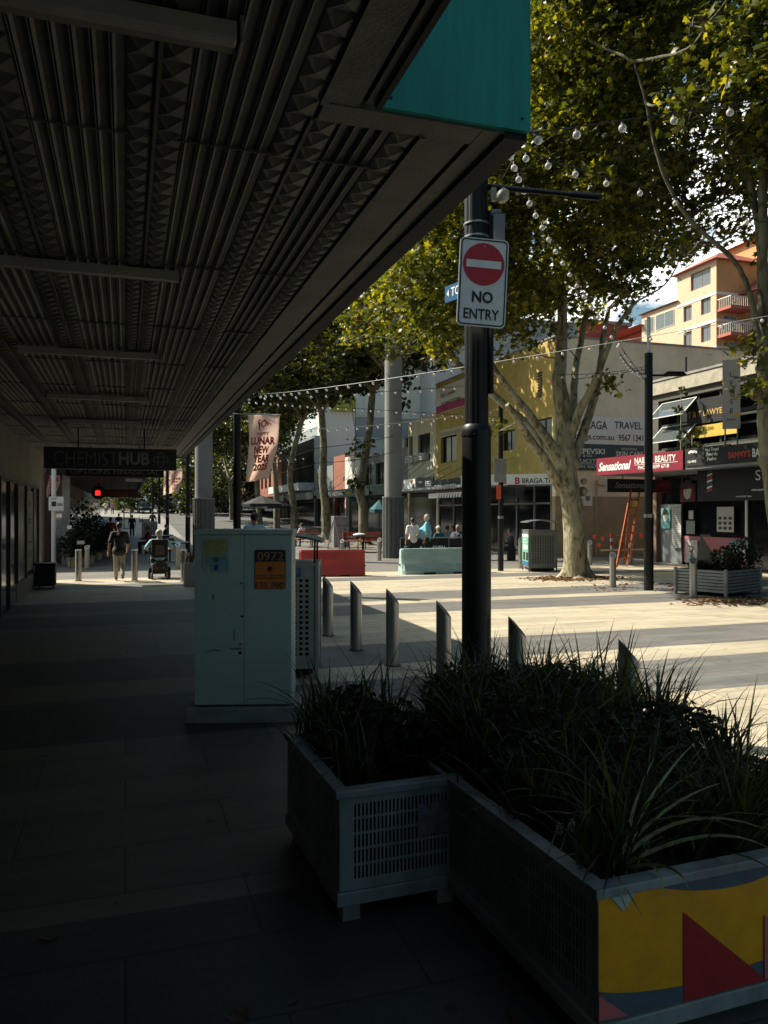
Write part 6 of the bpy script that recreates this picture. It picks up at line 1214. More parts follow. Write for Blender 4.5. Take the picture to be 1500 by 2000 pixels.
def person(label, loc, face, pose=STAND, h=1.75, shirt=('white_paint', 'short'), pants='hair_dark', hair='hair_dark', skin='skin', belly=0, over=None, shoe='shoe', cap=None, bald=False, vox=.017, group=None, wide=1.0, jacket=None):
    """face: heading in degrees from +Y towards -X"""
    J = {k: Vector(v) for k, v in {**pose, **(over or {})}.items()}; t = thing('person', label, 'person', loc, R(face), group=group); s = h/1.75; t.scale = (s*wide, s*wide, s)
    b = MB(); pel, ch, nk, hd = J['pel'], J['ch'], J['nk'], J['hd']; X = Vector((1, 0, 0))
    caps(b, J['lh']+X*.02, J['rh']-X*.02, .115, .115); caps(b, pel+Up*.03, (pel+ch)/2, .125, .12+belly*.5)
    if belly: b.ball((pel*.55+ch*.45)+Vector((0, .07, 0)), .14+belly, 12, 9)
    caps(b, (pel+ch)/2, ch-Up*.02, .12, .13); caps(b, ch-X*.055, ch+X*.055, .13, .13); caps(b, J['ls']+X*.03, J['rs']-X*.03, .062, .062); caps(b, ch+Up*.08, nk, .09, .058); caps(b, nk, hd-Up*.03, .054, .055)
    d = (hd-nk); fwd = Vector((0, 1, 0)); b.ball(hd+Up*.02, .092, 16, 12, (.84, 1, 1.12)); b.ball(hd+Vector((0, .028, -.065)), .06, 12, 8, (.85, .9, .8))
    b.ball(hd+Vector((0, .092, -.012)), .016, 8, 6, (.8, 1.2, 1.5)); b.ball(hd+Vector((.078, -.005, -.005)), .024, 8, 6, (.45, .8, 1.2)); b.ball(hd+Vector((-.078, -.005, -.005)), .024, 8, 6, (.45, .8, 1.2))
    for sx, k in ((-1, 'l'), (1, 'r')):
        caps(b, J[k+'s'], J[k+'e'], .052, .040); caps(b, J[k+'e'], J[k+'w'], .041, .027); caps(b, J[k+'h'], J[k+'k'], .088, .058); caps(b, J[k+'k'], J[k+'a'], .058, .038)
        w_ = J[k+'w']; dd = (w_-J[k+'e']).normalized(); caps(b, w_, w_+dd*.075, .026, .030); 
        foot = Vector((0, 1, 0)); an = J[k+'a']; caps(b, an-Up*.03, an+foot*.13-Up*.055, .042, .032)
    ex = MB()
    for sx, k in ((-1, 'l'), (1, 'r')):
        w_ = J[k+'w']; dd = (w_-J[k+'e']).normalized(); sd = dd.cross(Vector((sx, .2, 0))).normalized(); cu = Vector((-sx, 0, 0)); pl = w_+dd*.09
        for i, ln in enumerate((.062, .075, .070, .055)):
            p0 = pl+sd*(-.027+.018*i); p1 = p0+dd*ln*.55+cu*.006; p2 = p0+dd*ln*.95+cu*.028; ex.tube([p0-dd*.02, p1, p2], [.0095, .0085, .006], 6)
        p0 = w_+dd*.03-sd*.028; ex.tube([p0, p0-sd*.022+dd*.03+cu*.01, p0-sd*.02+dd*.058+cu*.02], [.011, .010, .007], 6)
    # eyes and mouth
    remeshed('body', b, vox, skin, t, ex)
    f = MB()
    for sx in (-1, 1): f.ball(hd+Vector((sx*.031, .084, .022)), .0095, 6, 5)
    f.ball(hd+Vector((0, .083, -.052)), .012, 6, 5, (1.6, .5, .3)); part('face_features', f, 'hair_dark', t, world=False)
    if not bald:
        q = MB(); q.ball(hd+Vector((0, -.016, .036)), .099, 16, 12, (.88, 1.0, 1.10)); o_ = q; v2 = [v for v in q.v]; q.v = [(x, min(y, hd.y+.045+max(0, z-hd.z-.07)*1.2), max(z, hd.z-.05)) for x, y, z in v2]; part('hair', q, hair, t, world=False, smooth=True)
    if cap:
        q = MB(); q.ball(hd+Vector((0, -.004, .055)), .104, 16, 10, (.9, 1.04, .8)); q.v = [(x, y, max(z, hd.z+.04)) for x, y, z in q.v]; q.ball(hd+Vector((0, .11, .05)), .07, 12, 6, (1, 1, .12)); part('cap', q, cap, t, world=False, smooth=True)
    # clothes
    g = .014; c = MB(); sh, sl_ = shirt
    caps(c, pel+Vector((-.045, 0, -.01)), pel+Vector((.045, 0, -.01)), .13+g, .13+g); caps(c, pel+Up*.03, (pel+ch)/2, .13+g, .122+belly*.5+g)
    if belly: c.ball((pel*.55+ch*.45)+Vector((0, .07, 0)), .14+belly+g, 12, 9)
    caps(c, (pel+ch)/2, ch-Up*.02, .122+g, .132+g); caps(c, ch-X*.055, ch+X*.055, .132+g, .132+g); caps(c, J['ls']+X*.03, J['rs']-X*.03, .064+g, .064+g); caps(c, ch+Up*.08, nk-Up*.035, .092+g, .066)
    for k in 'lr':
        S_, E_, W_ = J[k+'s'], J[k+'e'], J[k+'w']
        if sl_ == 'long': caps(c, S_, E_, .054+g, .044+g); caps(c, E_, E_+(W_-E_)*.9, .044+g, .032+g)
        else: caps(c, S_, S_+(E_-S_)*.78, .056+g, .052+g)
    remeshed('shirt', c, vox, sh, t)
    if jacket:
        c = MB(); caps(c, pel+Vector((-.05, -.02, -.06)), pel+Vector((.05, -.02, -.06)), .15, .15); caps(c, pel, ch, .15, .158); caps(c, J['ls']+X*.02-Up*.01, J['rs']-X*.02-Up*.01, .076, .076)
        for k in 'lr': caps(c, J[k+'s'], J[k+'s']+(J[k+'e']-J[k+'s'])*.9, .074, .066)
        remeshed('jacket', c, vox, jacket, t)
    c = MB(); caps(c, J['lh']+X*.02, J['rh']-X*.02, .118+g*.6, .118+g*.6)
    for k in 'lr': caps(c, J[k+'h'], J[k+'k'], .090+g, .060+g); caps(c, J[k+'k'], J[k+'k']+(J[k+'a']-J[k+'k'])*.93, .060+g, .045+g)
    remeshed('trousers', c, vox, pants, t)
    for k in 'lr':
        q = MB(); an = J[k+'a']; caps(q, an-Up*.035-Vector((0, .03, 0)), an+Vector((0, .13, -.055)), .047, .036); q.v = [(x, y, max(z, an.z-.09)) for x, y, z in q.v]; remeshed('shoe', q, vox, shoe, t)
    return t
def gfeet(u, v): return G(u, v)
mat('cloth_black', (.012, .014, .015), .8, noise=.1); mat('cloth_beige', (.30, .26, .21), .8, noise=.08); mat('cloth_white', (.62, .58, .60), .8, noise=.04); mat('cloth_cyan', (.14, .42, .50), .8, noise=.05); mat('cloth_ltblue', (.28, .50, .60), .8, noise=.05)
mat('cloth_green', (.04, .06, .05), .8, noise=.1); mat('cloth_red', (.18, .02, .02), .8, noise=.1); mat('cloth_navy', (.02, .03, .05), .8, noise=.1); mat('cloth_pink', (.40, .20, .22), .8, noise=.1); mat('cloth_teal', (.012, .10, .115), .8, noise=.1); mat('cloth_grey', (.12, .12, .12), .8, noise=.1)
WALK = dict(lk=(-.09, .12, .52), la=(-.085, .22, .10), rk=(.085, .03, .51), ra=(.085, -.30, .17), le=(-.27, -.16, 1.15), lw=(-.31, -.10, .89), re=(.25, .06, 1.13), rw=(.23, .22, .94))
p = G(233, 1135); person('man in a black shirt and beige trousers walking away down the covered path', p, 2, h=1.66, shirt=('cloth_black', 'short'), pants='cloth_beige', over=WALK, shoe='shoe', jacket='cloth_black', vox=.014)
# power wheelchair with its rider
p = G(311, 1130); wc_ = thing('power_wheelchair', 'black powered wheelchair with a wide backrest seen from behind', 'wheelchair', p, R(3))
q = MB(); q.bbox((-.24, -.16, .62), (.24, -.08, 1.16), .04); part('backrest', q, 'cloth_black', wc_, world=False); q = MB(); q.bbox((-.25, -.1, .50), (.25, .38, .60), .03); part('seat', q, 'cloth_black', wc_, world=False)
q = MB(); q.bbox((-.22, -.28, .18), (.22, .3, .46), .05); q.bbox((-.15, -.33, .26), (.15, -.27, .5), .02); part('motor_body', q, 'near_black', wc_, world=False)
def wheel(nm, x, y, r, w_):
    q = MB(); q.tube([(x-w_/2, y, r), (x-w_/2+.012, y, r), (x+w_/2-.012, y, r), (x+w_/2, y, r)], [r*.9, r, r, r*.9], 22); o_ = part(nm, q, 'black_paint', wc_, world=False); q = MB(); q.tube([(x-w_/2-.004, y, r), (x+w_/2+.004, y, r)], r*.5, 14); part('rim', q, 'grey_metal', o_, world=False)
for x in (-.27, .27): wheel('drive_wheel', x, .05, .18, .09)
for x in (-.23, .23): wheel('castor', x, -.3, .10, .05); wheel('castor', x, .48, .10, .05)
q = MB()
for x in (-.29, .29): q.bbox((x-.035, -.1, .78), (x+.035, .28, .83), .012); q.tube([(x, -.1, .5), (x, -.1, .8)], .016, 8)
part('armrests', q, 'cloth_black', wc_, world=False); q = MB(); q.bbox((-.2, .45, .1), (.2, .68, .13), .01); q.tube([(-.1, .3, .4), (-.1, .5, .12)], .015, 6); q.tube([(.1, .3, .4), (.1, .5, .12)], .015, 6); part('footrest', q, 'dark_metal', wc_, world=False); q = MB(); q.bbox((-.12, -.22, .7), (.12, -.16, 1.0), .02); part('rear_bag', q, mat('bag_brown', (.06, .045, .035), .7, noise=.1), wc_, world=False)
q = MB(); q.bbox((.07, -.345, .32), (.11, -.33, .35), .005); q.bbox((-.11, -.345, .32), (-.07, -.33, .35), .005); part('rear_reflectors', q, 'red_ink', wc_, world=False)
person('bald man in a light blue shirt riding the powered wheelchair away', p+Vector((0, .03, .09)), 3, pose=SIT, h=1.78, shirt=('cloth_ltblue', 'short'), pants='cloth_navy', skin='skin_pale', hair='hair_grey', belly=.04, wide=1.12, over=dict(le=(-.33, .02, .78), re=(.33, .02, .78), lw=(-.29, .28, .76), rw=(.29, .28, .76)), vox=.014)
p = W(806, 1000, 28.6); p.z = 0; person('man in a white shirt standing with his back to us beside the stout man', p, 5, h=1.74, shirt=('cloth_white', 'short'), pants='cloth_black', over=dict(rw=(.12, .26, 1.05), re=(.26, .06, 1.1)), vox=.015)
p = W(834, 1000, 28.8); p.z = 0; person('stout older man in a sky blue polo shirt turned left near the bakery', p, 62, h=1.86, shirt=('cloth_cyan', 'short'), pants='cloth_black', hair='hair_grey', skin='skin_pale', belly=.09, vox=.015)
p = W(497, 1000, 19.0); p.z = 0; person('dark haired man in a pale blue shirt just behind the control cabinet', p, 10, h=1.93, shirt=('cloth_ltblue', 'short'), pants='cloth_navy', vox=.016)
# seated people with their seats
mat('bench_red', (.34, .075, .04), .6, noise=.15, scale=6)
def bench(loc, face, label, w_=1.5, table=False):
    t = thing('bench', label, 'bench', loc, R(face), group='red slatted benches on the mall'); q = MB()
    for k in range(4): q.bbox((-w_/2, -.02+k*.1, .42), (w_/2, .06+k*.1, .455), .006)
    part('seat', q, 'bench_red', t, world=False); q = MB()
    for k in range(4): q.bbox((-w_/2, -.12, .52+k*.1), (w_/2, -.085, .60+k*.1), .006)
    part('backrest', q, 'bench_red', t, world=False); q = MB()
    for x in (-w_*.38, w_*.38): q.box((x-.02, -.085, 0), (x+.02, -.04, .9)); q.box((x-.02, .3, 0), (x+.02, .34, .42)); q.box((x-.02, -.04, .38), (x+.02, .34, .415))
    part('frame', q, 'dark_metal', t, world=False); return t
def atp(u, D): p_ = W(u, 1000, D); p_.z = gz(p_.y); return p_
bench(atp(600, 44), 30, 'red bench under the man in white by the far tree row'); person('man in white sitting on a red bench with a hand at his mouth', atp(591, 44)+Vector((0, 0, 0)), 30, pose=SIT, h=1.75, shirt=('cloth_white', 'short'), pants='cloth_white', skin='skin', over=dict(rw=(.05, .2, 1.12), re=(.22, .22, .88)))
bench(atp(688, 41), 200, 'red bench left of the ivy tree trunk', 1.1); bench(atp(728, 41), 180, 'red bench just left of the tall grey column', 1.3); bench(atp(496, 52), 180, 'small red bench below the lunar banner', 1.2)
bench(atp(442, 36), 20, 'red bench at the left behind the control cabinet', 1.4); person('man in a dark green shirt sitting left of the near lamp post', atp(440, 30), 60, pose=SIT, h=1.75, shirt=('cloth_green', 'short'), pants='cloth_grey'); bench(atp(440, 30), 60, 'dark bench seat under the man in green')
for k, (u, D, sh, hr, lb_) in enumerate(((859, 31.4, 'cloth_teal', 'hair_grey', 'white capped man in teal seated behind the cafe barrier'), (872, 32.6, 'cloth_grey', 'hair_dark', 'seated person in grey behind the cafe barrier'), (887, 32.4, 'cloth_white', 'hair_dark', 'seated person in a pale shirt at the right of the cafe barrier'), (896, 33.4, 'cloth_navy', 'hair_grey', 'seated person farthest right behind the cafe barrier'))):
    person(lb_, atp(u, D)+Vector((0, 0, .05)), (20, -60, 80, 120)[k], pose=SIT, h=1.78, shirt=(sh, 'short'), pants='cloth_black', hair=hr, cap='cloth_white' if k == 0 else None, vox=.02)
    c = thing('cafe_chair', 'dark cafe chair ' + ('under the white capped man', 'under the seated person in grey', 'under the person in a pale shirt', 'farthest right behind the cafe barrier')[k], 'chair', atp(u, D), R((20, -60, 80, 120)[k]), group='dark cafe chairs'); q = MB(); q.bbox((-.22, -.2, .44), (.22, .24, .48), .01); part('seat', q, 'near_black', c, world=False); q = MB(); q.bbox((-.22, -.24, .5), (.22, -.2, .88), .01); part('backrest', q, 'near_black', c, world=False)
    for x in (-.19, .19):
        for y in (-.2, .21): part('leg', MB().tube([(x, y, 0), (x, y, .44)], .014, 6), 'dark_metal', c, world=False)
person('shadowed person seated in the dark cafe left of the bin', atp(999, 31.5), 75, pose=SIT, h=1.7, shirt=('cloth_black', 'long'), pants='cloth_black', vox=.02); q = thing('cafe_stool', 'dark box stool under the shadowed cafe person', 'stool', atp(999, 31.5), R(75)); part('seat', MB().bbox((-.2, -.18, .4), (.2, .2, .46), .01), 'near_black', q, world=False); part('base', MB().bbox((-.16, -.14, 0), (.16, .16, .4), .01), 'near_black', q, world=False)
p = G(353, 1031); person('distant pedestrian in dark clothes crossing the sunny street', p, -80, h=1.72, shirt=('cloth_navy', 'short'), pants='cloth_navy', over=WALK, vox=.02)
for u, D, sh, pn, lb_ in ((207, 96, 'cloth_white', 'cloth_grey', 'far pedestrian in a white top at the end of the covered path'), (220, 98, 'cloth_pink', 'cloth_grey', 'far pedestrian in a pink top beside the one in white'), (232, 62, 'cloth_navy', 'cloth_black', 'dark clothed pedestrian near the yellow frame'), (216, 38, 'cloth_red', 'cloth_black', 'woman in a dark red top passing the walking man'), (258, 60, 'cloth_black', 'cloth_black', 'black clothed figure standing by the far bins'), (298, 66, 'cloth_black', 'cloth_grey', 'black clothed figure beside the far lamp posts')):
    person(lb_, atp(u, D), 10, h=1.7, shirt=(sh, 'short'), pants=pn, vox=.022, over=WALK if u in (207, 232) else None)
person('person in black and dark red sitting in front of the far bins', atp(291, 37), 100, pose=SIT, h=1.7, shirt=('cloth_red', 'long'), pants='cloth_black', vox=.02)
person('person sitting in the shade right of the far bins', atp(322, 42), -90, pose=SIT, h=1.7, shirt=('cloth_black', 'long'), pants='cloth_grey', vox=.02)
def table(loc, label, w_=.8, tm='dark_metal', nm='table'):
    t = thing(nm, label, 'table', loc, 0, group='small tables on the mall'); q = MB(); q.bbox((-w_/2, -w_/2, .72), (w_/2, w_/2, .76), .01); part('tabletop', q, tm, t, world=False); part('stem', MB().tube([(0, 0, .02), (0, 0, .72)], .035, 10), 'dark_metal', t, world=False); part('foot', MB().bbox((-.25, -.25, 0), (.25, .25, .02), .005), 'dark_metal', t, world=False)
table(atp(710, 38), 'dark table with a white bag between the red benches', 1.3); table(atp(332, 31), 'long dark table right of the wheelchair', 1.5); table(atp(312, 40), 'dark table near the far bins', 1.1); table(atp(610, 43), 'small table beside the man in white', .8)
wbag = thing('white_bag', 'crumpled white bag lying on the table between the red benches', 'bag', atp(702, 38)+Up*.76); q = MB(); q.ball((0, 0, .08), .28, 12, 8, (1.2, .8, .32)); part('bag_body', q, 'white_paint', wbag, world=False, smooth=True); q = MB(); q.tube([(-.1, 0, .1), (0, 0, .22), (.1, 0, .1)], .012, 6); part('handle', q, 'white_paint', wbag, world=False)
for u, D, f_ in ((291, 37, 100), (322, 42, -90)):
    c = thing('street_stool', 'dark stool under the person %s the far bins' % ('in front of' if u == 291 else 'right of'), 'stool', atp(u, D), R(f_)); part('seat', MB().bbox((-.2, -.18, .4), (.2, .2, .46), .01), 'near_black', c, world=False); part('base', MB().bbox((-.16, -.14, 0), (.16, .16, .4), .01), 'near_black', c, world=False)
# ================================================================ SMALL THINGS
# cafe barrier with letters
t = thing('cafe_barrier', 'long black cafe barrier with white capitals behind the two standing men', 'barrier', W(782, 1090, 30)); a = W(782, 1094, 30.0); b = W(925, 1094, 30.6); a.z = b.z = .06; r_ = b-a; L_ = r_.length; r_.normalize(); board('panel', a, r_, L_, .86, .03, 'near_black', t)
q = MB()
for f_ in (0, .33, .66, 1): q.tube([a+r_*L_*f_-Up*.06, a+r_*L_*f_+Up*.9], .02, 8)
q.tube([a+Up*.9, b+Up*.9], .018, 8); part('rail', q, 'grey_metal', t)
for s_, u0, u1 in (('E', 789, 795), ('A', 818, 826), ('OVEN', 844, 868)): text(s_, a+r_*(L_*(u0-782)/143)+Up*.42, r_, L_*(u1-u0)/143, .17, 'board_white', t, bold=.03)
# utility box and a-board, umbrellas
p = atp(666, 43); t = thing('utility_box', 'grey two part utility box between the tree trunks', 'cabinet', p); part('body', MB().bbox((p.x-.4, p.y, 0), (p.x+.45, p.y+.6, 1.72), .02), 'grey_metal', t); part('door_line', MB().box((p.x-.38, p.y-.008, 1.2), (p.x+.43, p.y-.002, 1.22)), 'near_black', t); part('handle', MB().box((p.x+.2, p.y-.03, .9), (p.x+.24, p.y-.002, 1.05)), 'dark_metal', t)
def aboard(p, w_, h_, label, mm, ang=0, chalk=False):
    t = thing('sandwich_board', label, 'sandwich board', p, ang)
    for s_ in (-1, 1): q = MB(); q.prism([(-w_/2, s_*.30, 0), (w_/2, s_*.30, 0), (w_/2, s_*.02, h_), (-w_/2, s_*.02, h_)], (0, s_*.02, 0)); part('leaf', q, mm, t, world=False)
    q = MB()
    for x in (-w_/2, w_/2):
        q.tube([(x, -.33, 0), (x, -.02, h_)], .018, 4); q.tube([(x, .33, 0), (x, .02, h_)], .018, 4)
    q.tube([(-w_/2, -.02, h_), (w_/2, -.02, h_)], .018, 4); part('frame', q, 'grey_metal', t, world=False)
aboard(atp(652, 41.5), .6, 1.5, 'tall pale sandwich board leaning left of the grey utility box', 'board_white', R(70))
p = G(1383, 1108); aboard(p+Vector((.3, .3, 0)), .62, 1.12, 'dark chalk sandwich board in front of the pink shop panel', 'dark_render', R(-75))
def umbrella(p, r_, z, label, m_):
    t = thing('umbrella', label, 'umbrella', p); q = MB(); n_ = 8; q.v = [(0, 0, z+.55)]+[(r_*math.cos(k*math.pi/4), r_*math.sin(k*math.pi/4), z) for k in range(8)]+[(r_*math.cos(k*math.pi/4), r_*math.sin(k*math.pi/4), z-.18) for k in range(8)]; q.f = [(0, k+1, (k+1) % 8+1) for k in range(8)]+[(k+1, k+9, (k+1) % 8+9, (k+1) % 8+1) for k in range(8)]; part('canopy', q, m_, t, world=False, fixn=False); part('pole', MB().tube([(0, 0, 0), (0, 0, z+.5)], .025, 8), 'dark_metal', t, world=False)
umbrella(atp(512, 52), 1.35, 2.5, 'black market umbrella below the lunar banner', 'cloth_black'); umbrella(atp(540, 60), 1.2, 2.4, 'second black umbrella behind the first one', 'cloth_black'); umbrella(atp(741, 44), .6, 2.1, 'small blue umbrella left of the tall grey column', 'cloth_teal')
# ladder, flags, cone post
t = thing('ladder', 'orange step ladder leaning in the alley beside the nail shop', 'ladder', G(1225, 1092)); D = 31; mat('ladder_orange', (.36, .075, .02), .5, noise=.05)
bl, br, tl, tr = W(1204, 1096, 27.5), W(1224, 1096, 27.9), W(1233, 955, 28.6), W(1250, 955, 28.9); bl.z = br.z = .02
for nm, a, b in (('stile', bl, tl), ('stile', br, tr)): q = MB(); q.tube([a, b], .04, 4); part(nm, q, 'ladder_orange', t)
q = MB()
for k in range(1, 9): f_ = k/9.3; q.tube([bl+(tl-bl)*f_, br+(tr-br)*f_], .025, 6)
part('rungs', q, 'ladder_orange', t); q = MB(); rl, rr_ = W(1218, 1094, 28.9), W(1232, 1092, 29.2); rl.z = rr_.z = .02; q.tube([rl, tl], .02, 6); q.tube([rr_, tr], .02, 6); part('rear_legs', q, 'ladder_orange', t); q = MB(); p = W(1240, 985, 28.5); q.prism([p-Rt*.08-Up*.1, p+Rt*.08-Up*.1, p+Rt*.12+Up*.12, p-Rt*.05+Up*.12], Fw*.02); part('label_plate', q, 'sign_yellow', t)
t = thing('flag_bunting', 'string of orange flags stretched along the foot of the beige wall', 'bunting', W(1168, 1060, 29)); q = MB(); pts = [W(1160, 1050, 29), W(1180, 1046, 29), W(1215, 1046, 28.5), W(1260, 1040, 28)]; q.tube(pts, .006, 4); part('cord', q, 'ladder_orange', t)
for u, v in ((1170, 1065), (1177, 1052), (1213, 1057), (1253, 1047), (1162, 1048)): q = MB(); p = W(u, v, 28.9); q.prism([p+Rt*(.07*math.cos(a_))+Up*(.09*math.sin(a_)) for a_ in [k*1.05 for k in range(6)]], Fw*.01); part('flag', q, mat('flag_orange', (.8, .07, .03), .6, noise=0), t)
p = G(1194, 1094); t = thing('warning_post', 'red and white warning post by the beige wall', 'post', p); q = MB(); q.tube([(p.x, p.y, 0), (p.x, p.y, 1.1)], .05, 12); part('post', q, 'red_ink', t)
for z in (.45, .75): part('white_band', MB().tube([(p.x, p.y, z), (p.x, p.y, z+.14)], .053, 12), 'white_paint', t)
t = thing('pipe', 'pipe lying along the foot of the beige wall', 'pipe', W(1170, 1075, 29.5)); q = MB(); q.tube([W(1172, 1075, 29.7), W(1260, 1073, 29.0)], .03, 8); part('tube', q, 'tan_render', t)
# right slatted planter
p0 = G(1362, 1163); p1 = G(1418, 1168); p2 = W(1500, 1165, 18.0); t = thing('slatted_planter', 'low grey slatted planter full of shrubs in front of the barber shop', 'planter', p1)
a, b, c = Vector((p0.x, p0.y, 0)), Vector((p1.x, p1.y, 0)), None; d1 = (a-b).normalized(); d2 = Vector((-d1.y, d1.x, 0)); d2 = d2 if d2.x > 0 else -d2; La = 1.25; Lb = 1.6; b0_ = b
for (s_, d_, L2) in ((b0_, d1, La), (b0_, d2, Lb), (b0_+d1*La, d2, Lb), (b0_+d2*Lb, d1, La)):
    n_ = d_.cross(Up); q = MB()
    for k in range(7): z = .10+k*.075; q.prism([s_+Up*z, s_+d_*L2+Up*z, s_+d_*L2+Up*(z+.055), s_+Up*(z+.055)], n_*.02)
    part('slatted_side', q, 'grey_metal', t)
for s_ in (b0_, b0_+d1*La, b0_+d2*Lb, b0_+d1*La+d2*Lb): part('corner_post', MB().tube([s_, s_+Up*.64], .045, 8), 'grey_metal', t)
q = MB(); q.prism([b0_+d1*.03+d2*.03+Up*.08, b0_+d1*(La-.03)+d2*.03+Up*.08, b0_+d1*(La-.03)+d2*(Lb-.03)+Up*.08, b0_+d1*.03+d2*(Lb-.03)+Up*.08], Up*.5); part('soil_fill', q, 'soil', t)
board('name_plate', b0_+d2*.7+Up*.3-Fw*.03, d2 if d2.dot(Rt) > 0 else -d2, .35, .14, .01, 'plate_grey', t)
cpt = b0_+d1*La/2+d2*Lb/2; 
for k, (fx, fy, r_, h_) in enumerate(((.3, .4, .3, .5), (.7, .3, .28, .25), (.5, .75, .4, .6), (.3, 1.0, .4, .8))): shrub(b0_+d1*La*fx+d2*Lb*fy+Up*.55, r_, h_, 500, .09, ('bushy shrub at the near corner of the slatted planter', 'low shrub at the left of the slatted planter', 'taller shrub in the middle of the slatted planter', 'tallest shrub at the right end of the slatted planter')[k], 'shrubs in the slatted planter')
# flower shop display at the left
for k, (u, v, D, r_, h_) in enumerate(((142, 1105, 28, .5, 1.3), (158, 1102, 28.5, .5, 1.6), (175, 1098, 30, .55, 1.7), (150, 1080, 31, .6, 2.3), (190, 1090, 32, .5, 1.9), (205, 1085, 34, .5, 1.2), (165, 1060, 33, .6, 2.6))):
    p = atp(u, D); q = thing('potted_plant', ('leafy potted plant at the left of the flower shop display', 'potted plant beside the leftmost one at the flower shop', 'dense potted plant in the middle of the flower display', 'tall potted plant at the back left of the flower display', 'potted plant at the right of the flower display', 'small potted plant at the far right of the flower display', 'tallest plant at the back of the flower shop')[k], 'plant', p, group='potted plants of the flower shop')
    V, Fc = shrub_mesh(rng, r_, h_-.3, 420, .14); V = [(x, y, z+.3) for x, y, z in V]; mesh_np('foliage', V, Fc, 'shrub_leaf', q, world=False); part('pot', MB().tube([(0, 0, 0), (0, 0, .35)], [.16, .22], 14), 'tan_render', q, world=False)
for (u, v, lb_, m_) in ((138, 1033, 'small white price tag on the upper flower stand', 'white_paint'), (157, 1063, 'cream sign card on the lower flower stand', 'cream_plastic')):
    p = W(u, v, 27); t = thing('price_tag', lb_, 'tag', p); board('card', p-Rt*.12, Rt, .26 if u == 157 else .15, .12, .01, m_, t); q = MB(); q.tube([(p.x, p.y+.03, 0), (p.x, p.y+.03, p.z+.04)], .012, 5); part('stick', q, 'dark_metal', t)
t = thing('traffic_light', 'dark round framed signal with a glowing red hand over the covered path', 'traffic light', W(192, 962, 40)); p = W(192, 962, 40); q = MB(); q.tube([p+Fw*.15, p-Fw*.05], .34, 20); part('housing', q, 'near_black', t)
m_ = bpy.data.materials.new('signal_red'); m_.use_nodes = True; b = m_.node_tree.nodes['Principled BSDF']; b.inputs['Base Color'].default_value = (.8, .02, .01, 1); b.inputs['Emission Color'].default_value = (1, .03, .02, 1); b.inputs['Emission Strength'].default_value = .8; MATS['signal_red'] = m_
q = MB(); c = p-Fw*.07; q.prism([c+Rt*x*.13+Up*z*.15 for x, z in ((-1, -1), (1, -1), (1, .4), (.6, .9), (.3, .4), (0, 1), (-.3, .4), (-.6, .9), (-1, .4))], -Fw*.01); part('lit_symbol', q, 'signal_red', t); q = MB(); q.tube([p+Fw*.1+Up*.2, p+Fw*.1+Up*1.2], .04, 8); part('hanger', q, 'dark_metal', t)
# second row on the left: buildings beyond the side street
lb2 = thing('shop_building', 'dark shop building beyond the side street on the left', 'building', (-8, 60, 0)); w = MB(); w.box((-12, 31.5, 0), (-2.75, 58, 7.0)); part('wall', w, 'brown_brick', lb2)
w = MB(); w.box((-2.78, 34, .3), (-2.74, 57, 2.7)); part('shop_glass', w, 'glass_dark', lb2); w = MB(); w.box((-2.85, 31.45, 0), (-2.55, 31.9, 3.4)); part('red_pillar', w, mat('pillar_red', (.035, .01, .01), .7, noise=.1), lb2); w = MB(); w.box((-2.25, 31.5, 0), (-1.98, 31.8, 3.4)); part('grey_pillar', w, 'concrete', lb2)
lb3 = thing('shop_building', 'farther plain shop building at the end of the left row', 'building', (-8, 80, 0)); w = MB(); w.box((-12, 58.1, 0), (-2.9, 98, 7.4)); part('wall', w, 'cream_wall', lb3); w = MB(); w.box((-2.95, 60, .3), (-2.88, 96, 3.0)); part('shop_glass', w, 'glass_dark', lb3)
aw2 = thing('awning', 'second dark awning beyond the side street on the left', 'awning', (-1, 45, 3.4)); part('soffit', MB().box((-2.75, 31.0, 3.42), (.75, 66, 3.5)), 'soffit_paint', aw2); part('fascia', MB().box((.75, 31.0, 3.3), (.85, 66, 4.0)), 'dark_metal', aw2); part('end_fascia', MB().box((-2.75, 30.9, 3.3), (.85, 30.99, 4.0)), 'dark_metal', aw2)
t = thing('ceiling_light', 'single pale batten light under the second awning', 'ceiling light', W(262, 935, 34)); p = W(245, 938, 34); part('batten_body', MB().bbox((p.x, p.y, 3.30), (p.x+.75, p.y+.15, 3.41), .01), 'white_paint', t); part('diffuser', MB().bbox((p.x+.01, p.y-.02, 3.27), (p.x+.74, p.y+.12, 3.299), .008), 'white_paint', t)
s3 = hang_sign('hanging_sign', 'dark red hanging sign far down under the second awning', W(205, 975, 44).x, W(268, 975, 44).x, 42, W(205, 974, 44).z, W(205, 960, 44).z, 'dull_red', 3.42); a = PY(218, 969, 41.98); b = PY(250, 963, 41.98); text('FlexiPhone', (a.x, 41.98, a.z), (1, 0, 0), b.x-a.x, b.z-a.z, 'dim_pink', s3)
t = thing('yellow_frame', 'yellow metal frame barrier far down the path', 'barrier', W(243, 1005, 70)); p = atp(241, 70); q = MB()
for x in (0, .55): q.box((p.x+x, p.y, p.z), (p.x+x+.1, p.y+.1, p.z+1.9))
q.box((p.x, p.y, p.z+1.75), (p.x+.65, p.y+.1, p.z+1.9)); q.box((p.x, p.y, p.z+.8), (p.x+.65, p.y+.1, p.z+.92)); part('frame', q, mat('yellow_paint', (.55, .36, .03), .5, noise=0), t); part('foot_plate', MB().box((p.x-.1, p.y-.1, p.z+.0), (p.x+.8, p.y+.25, p.z+.05)), 'dark_metal', t)
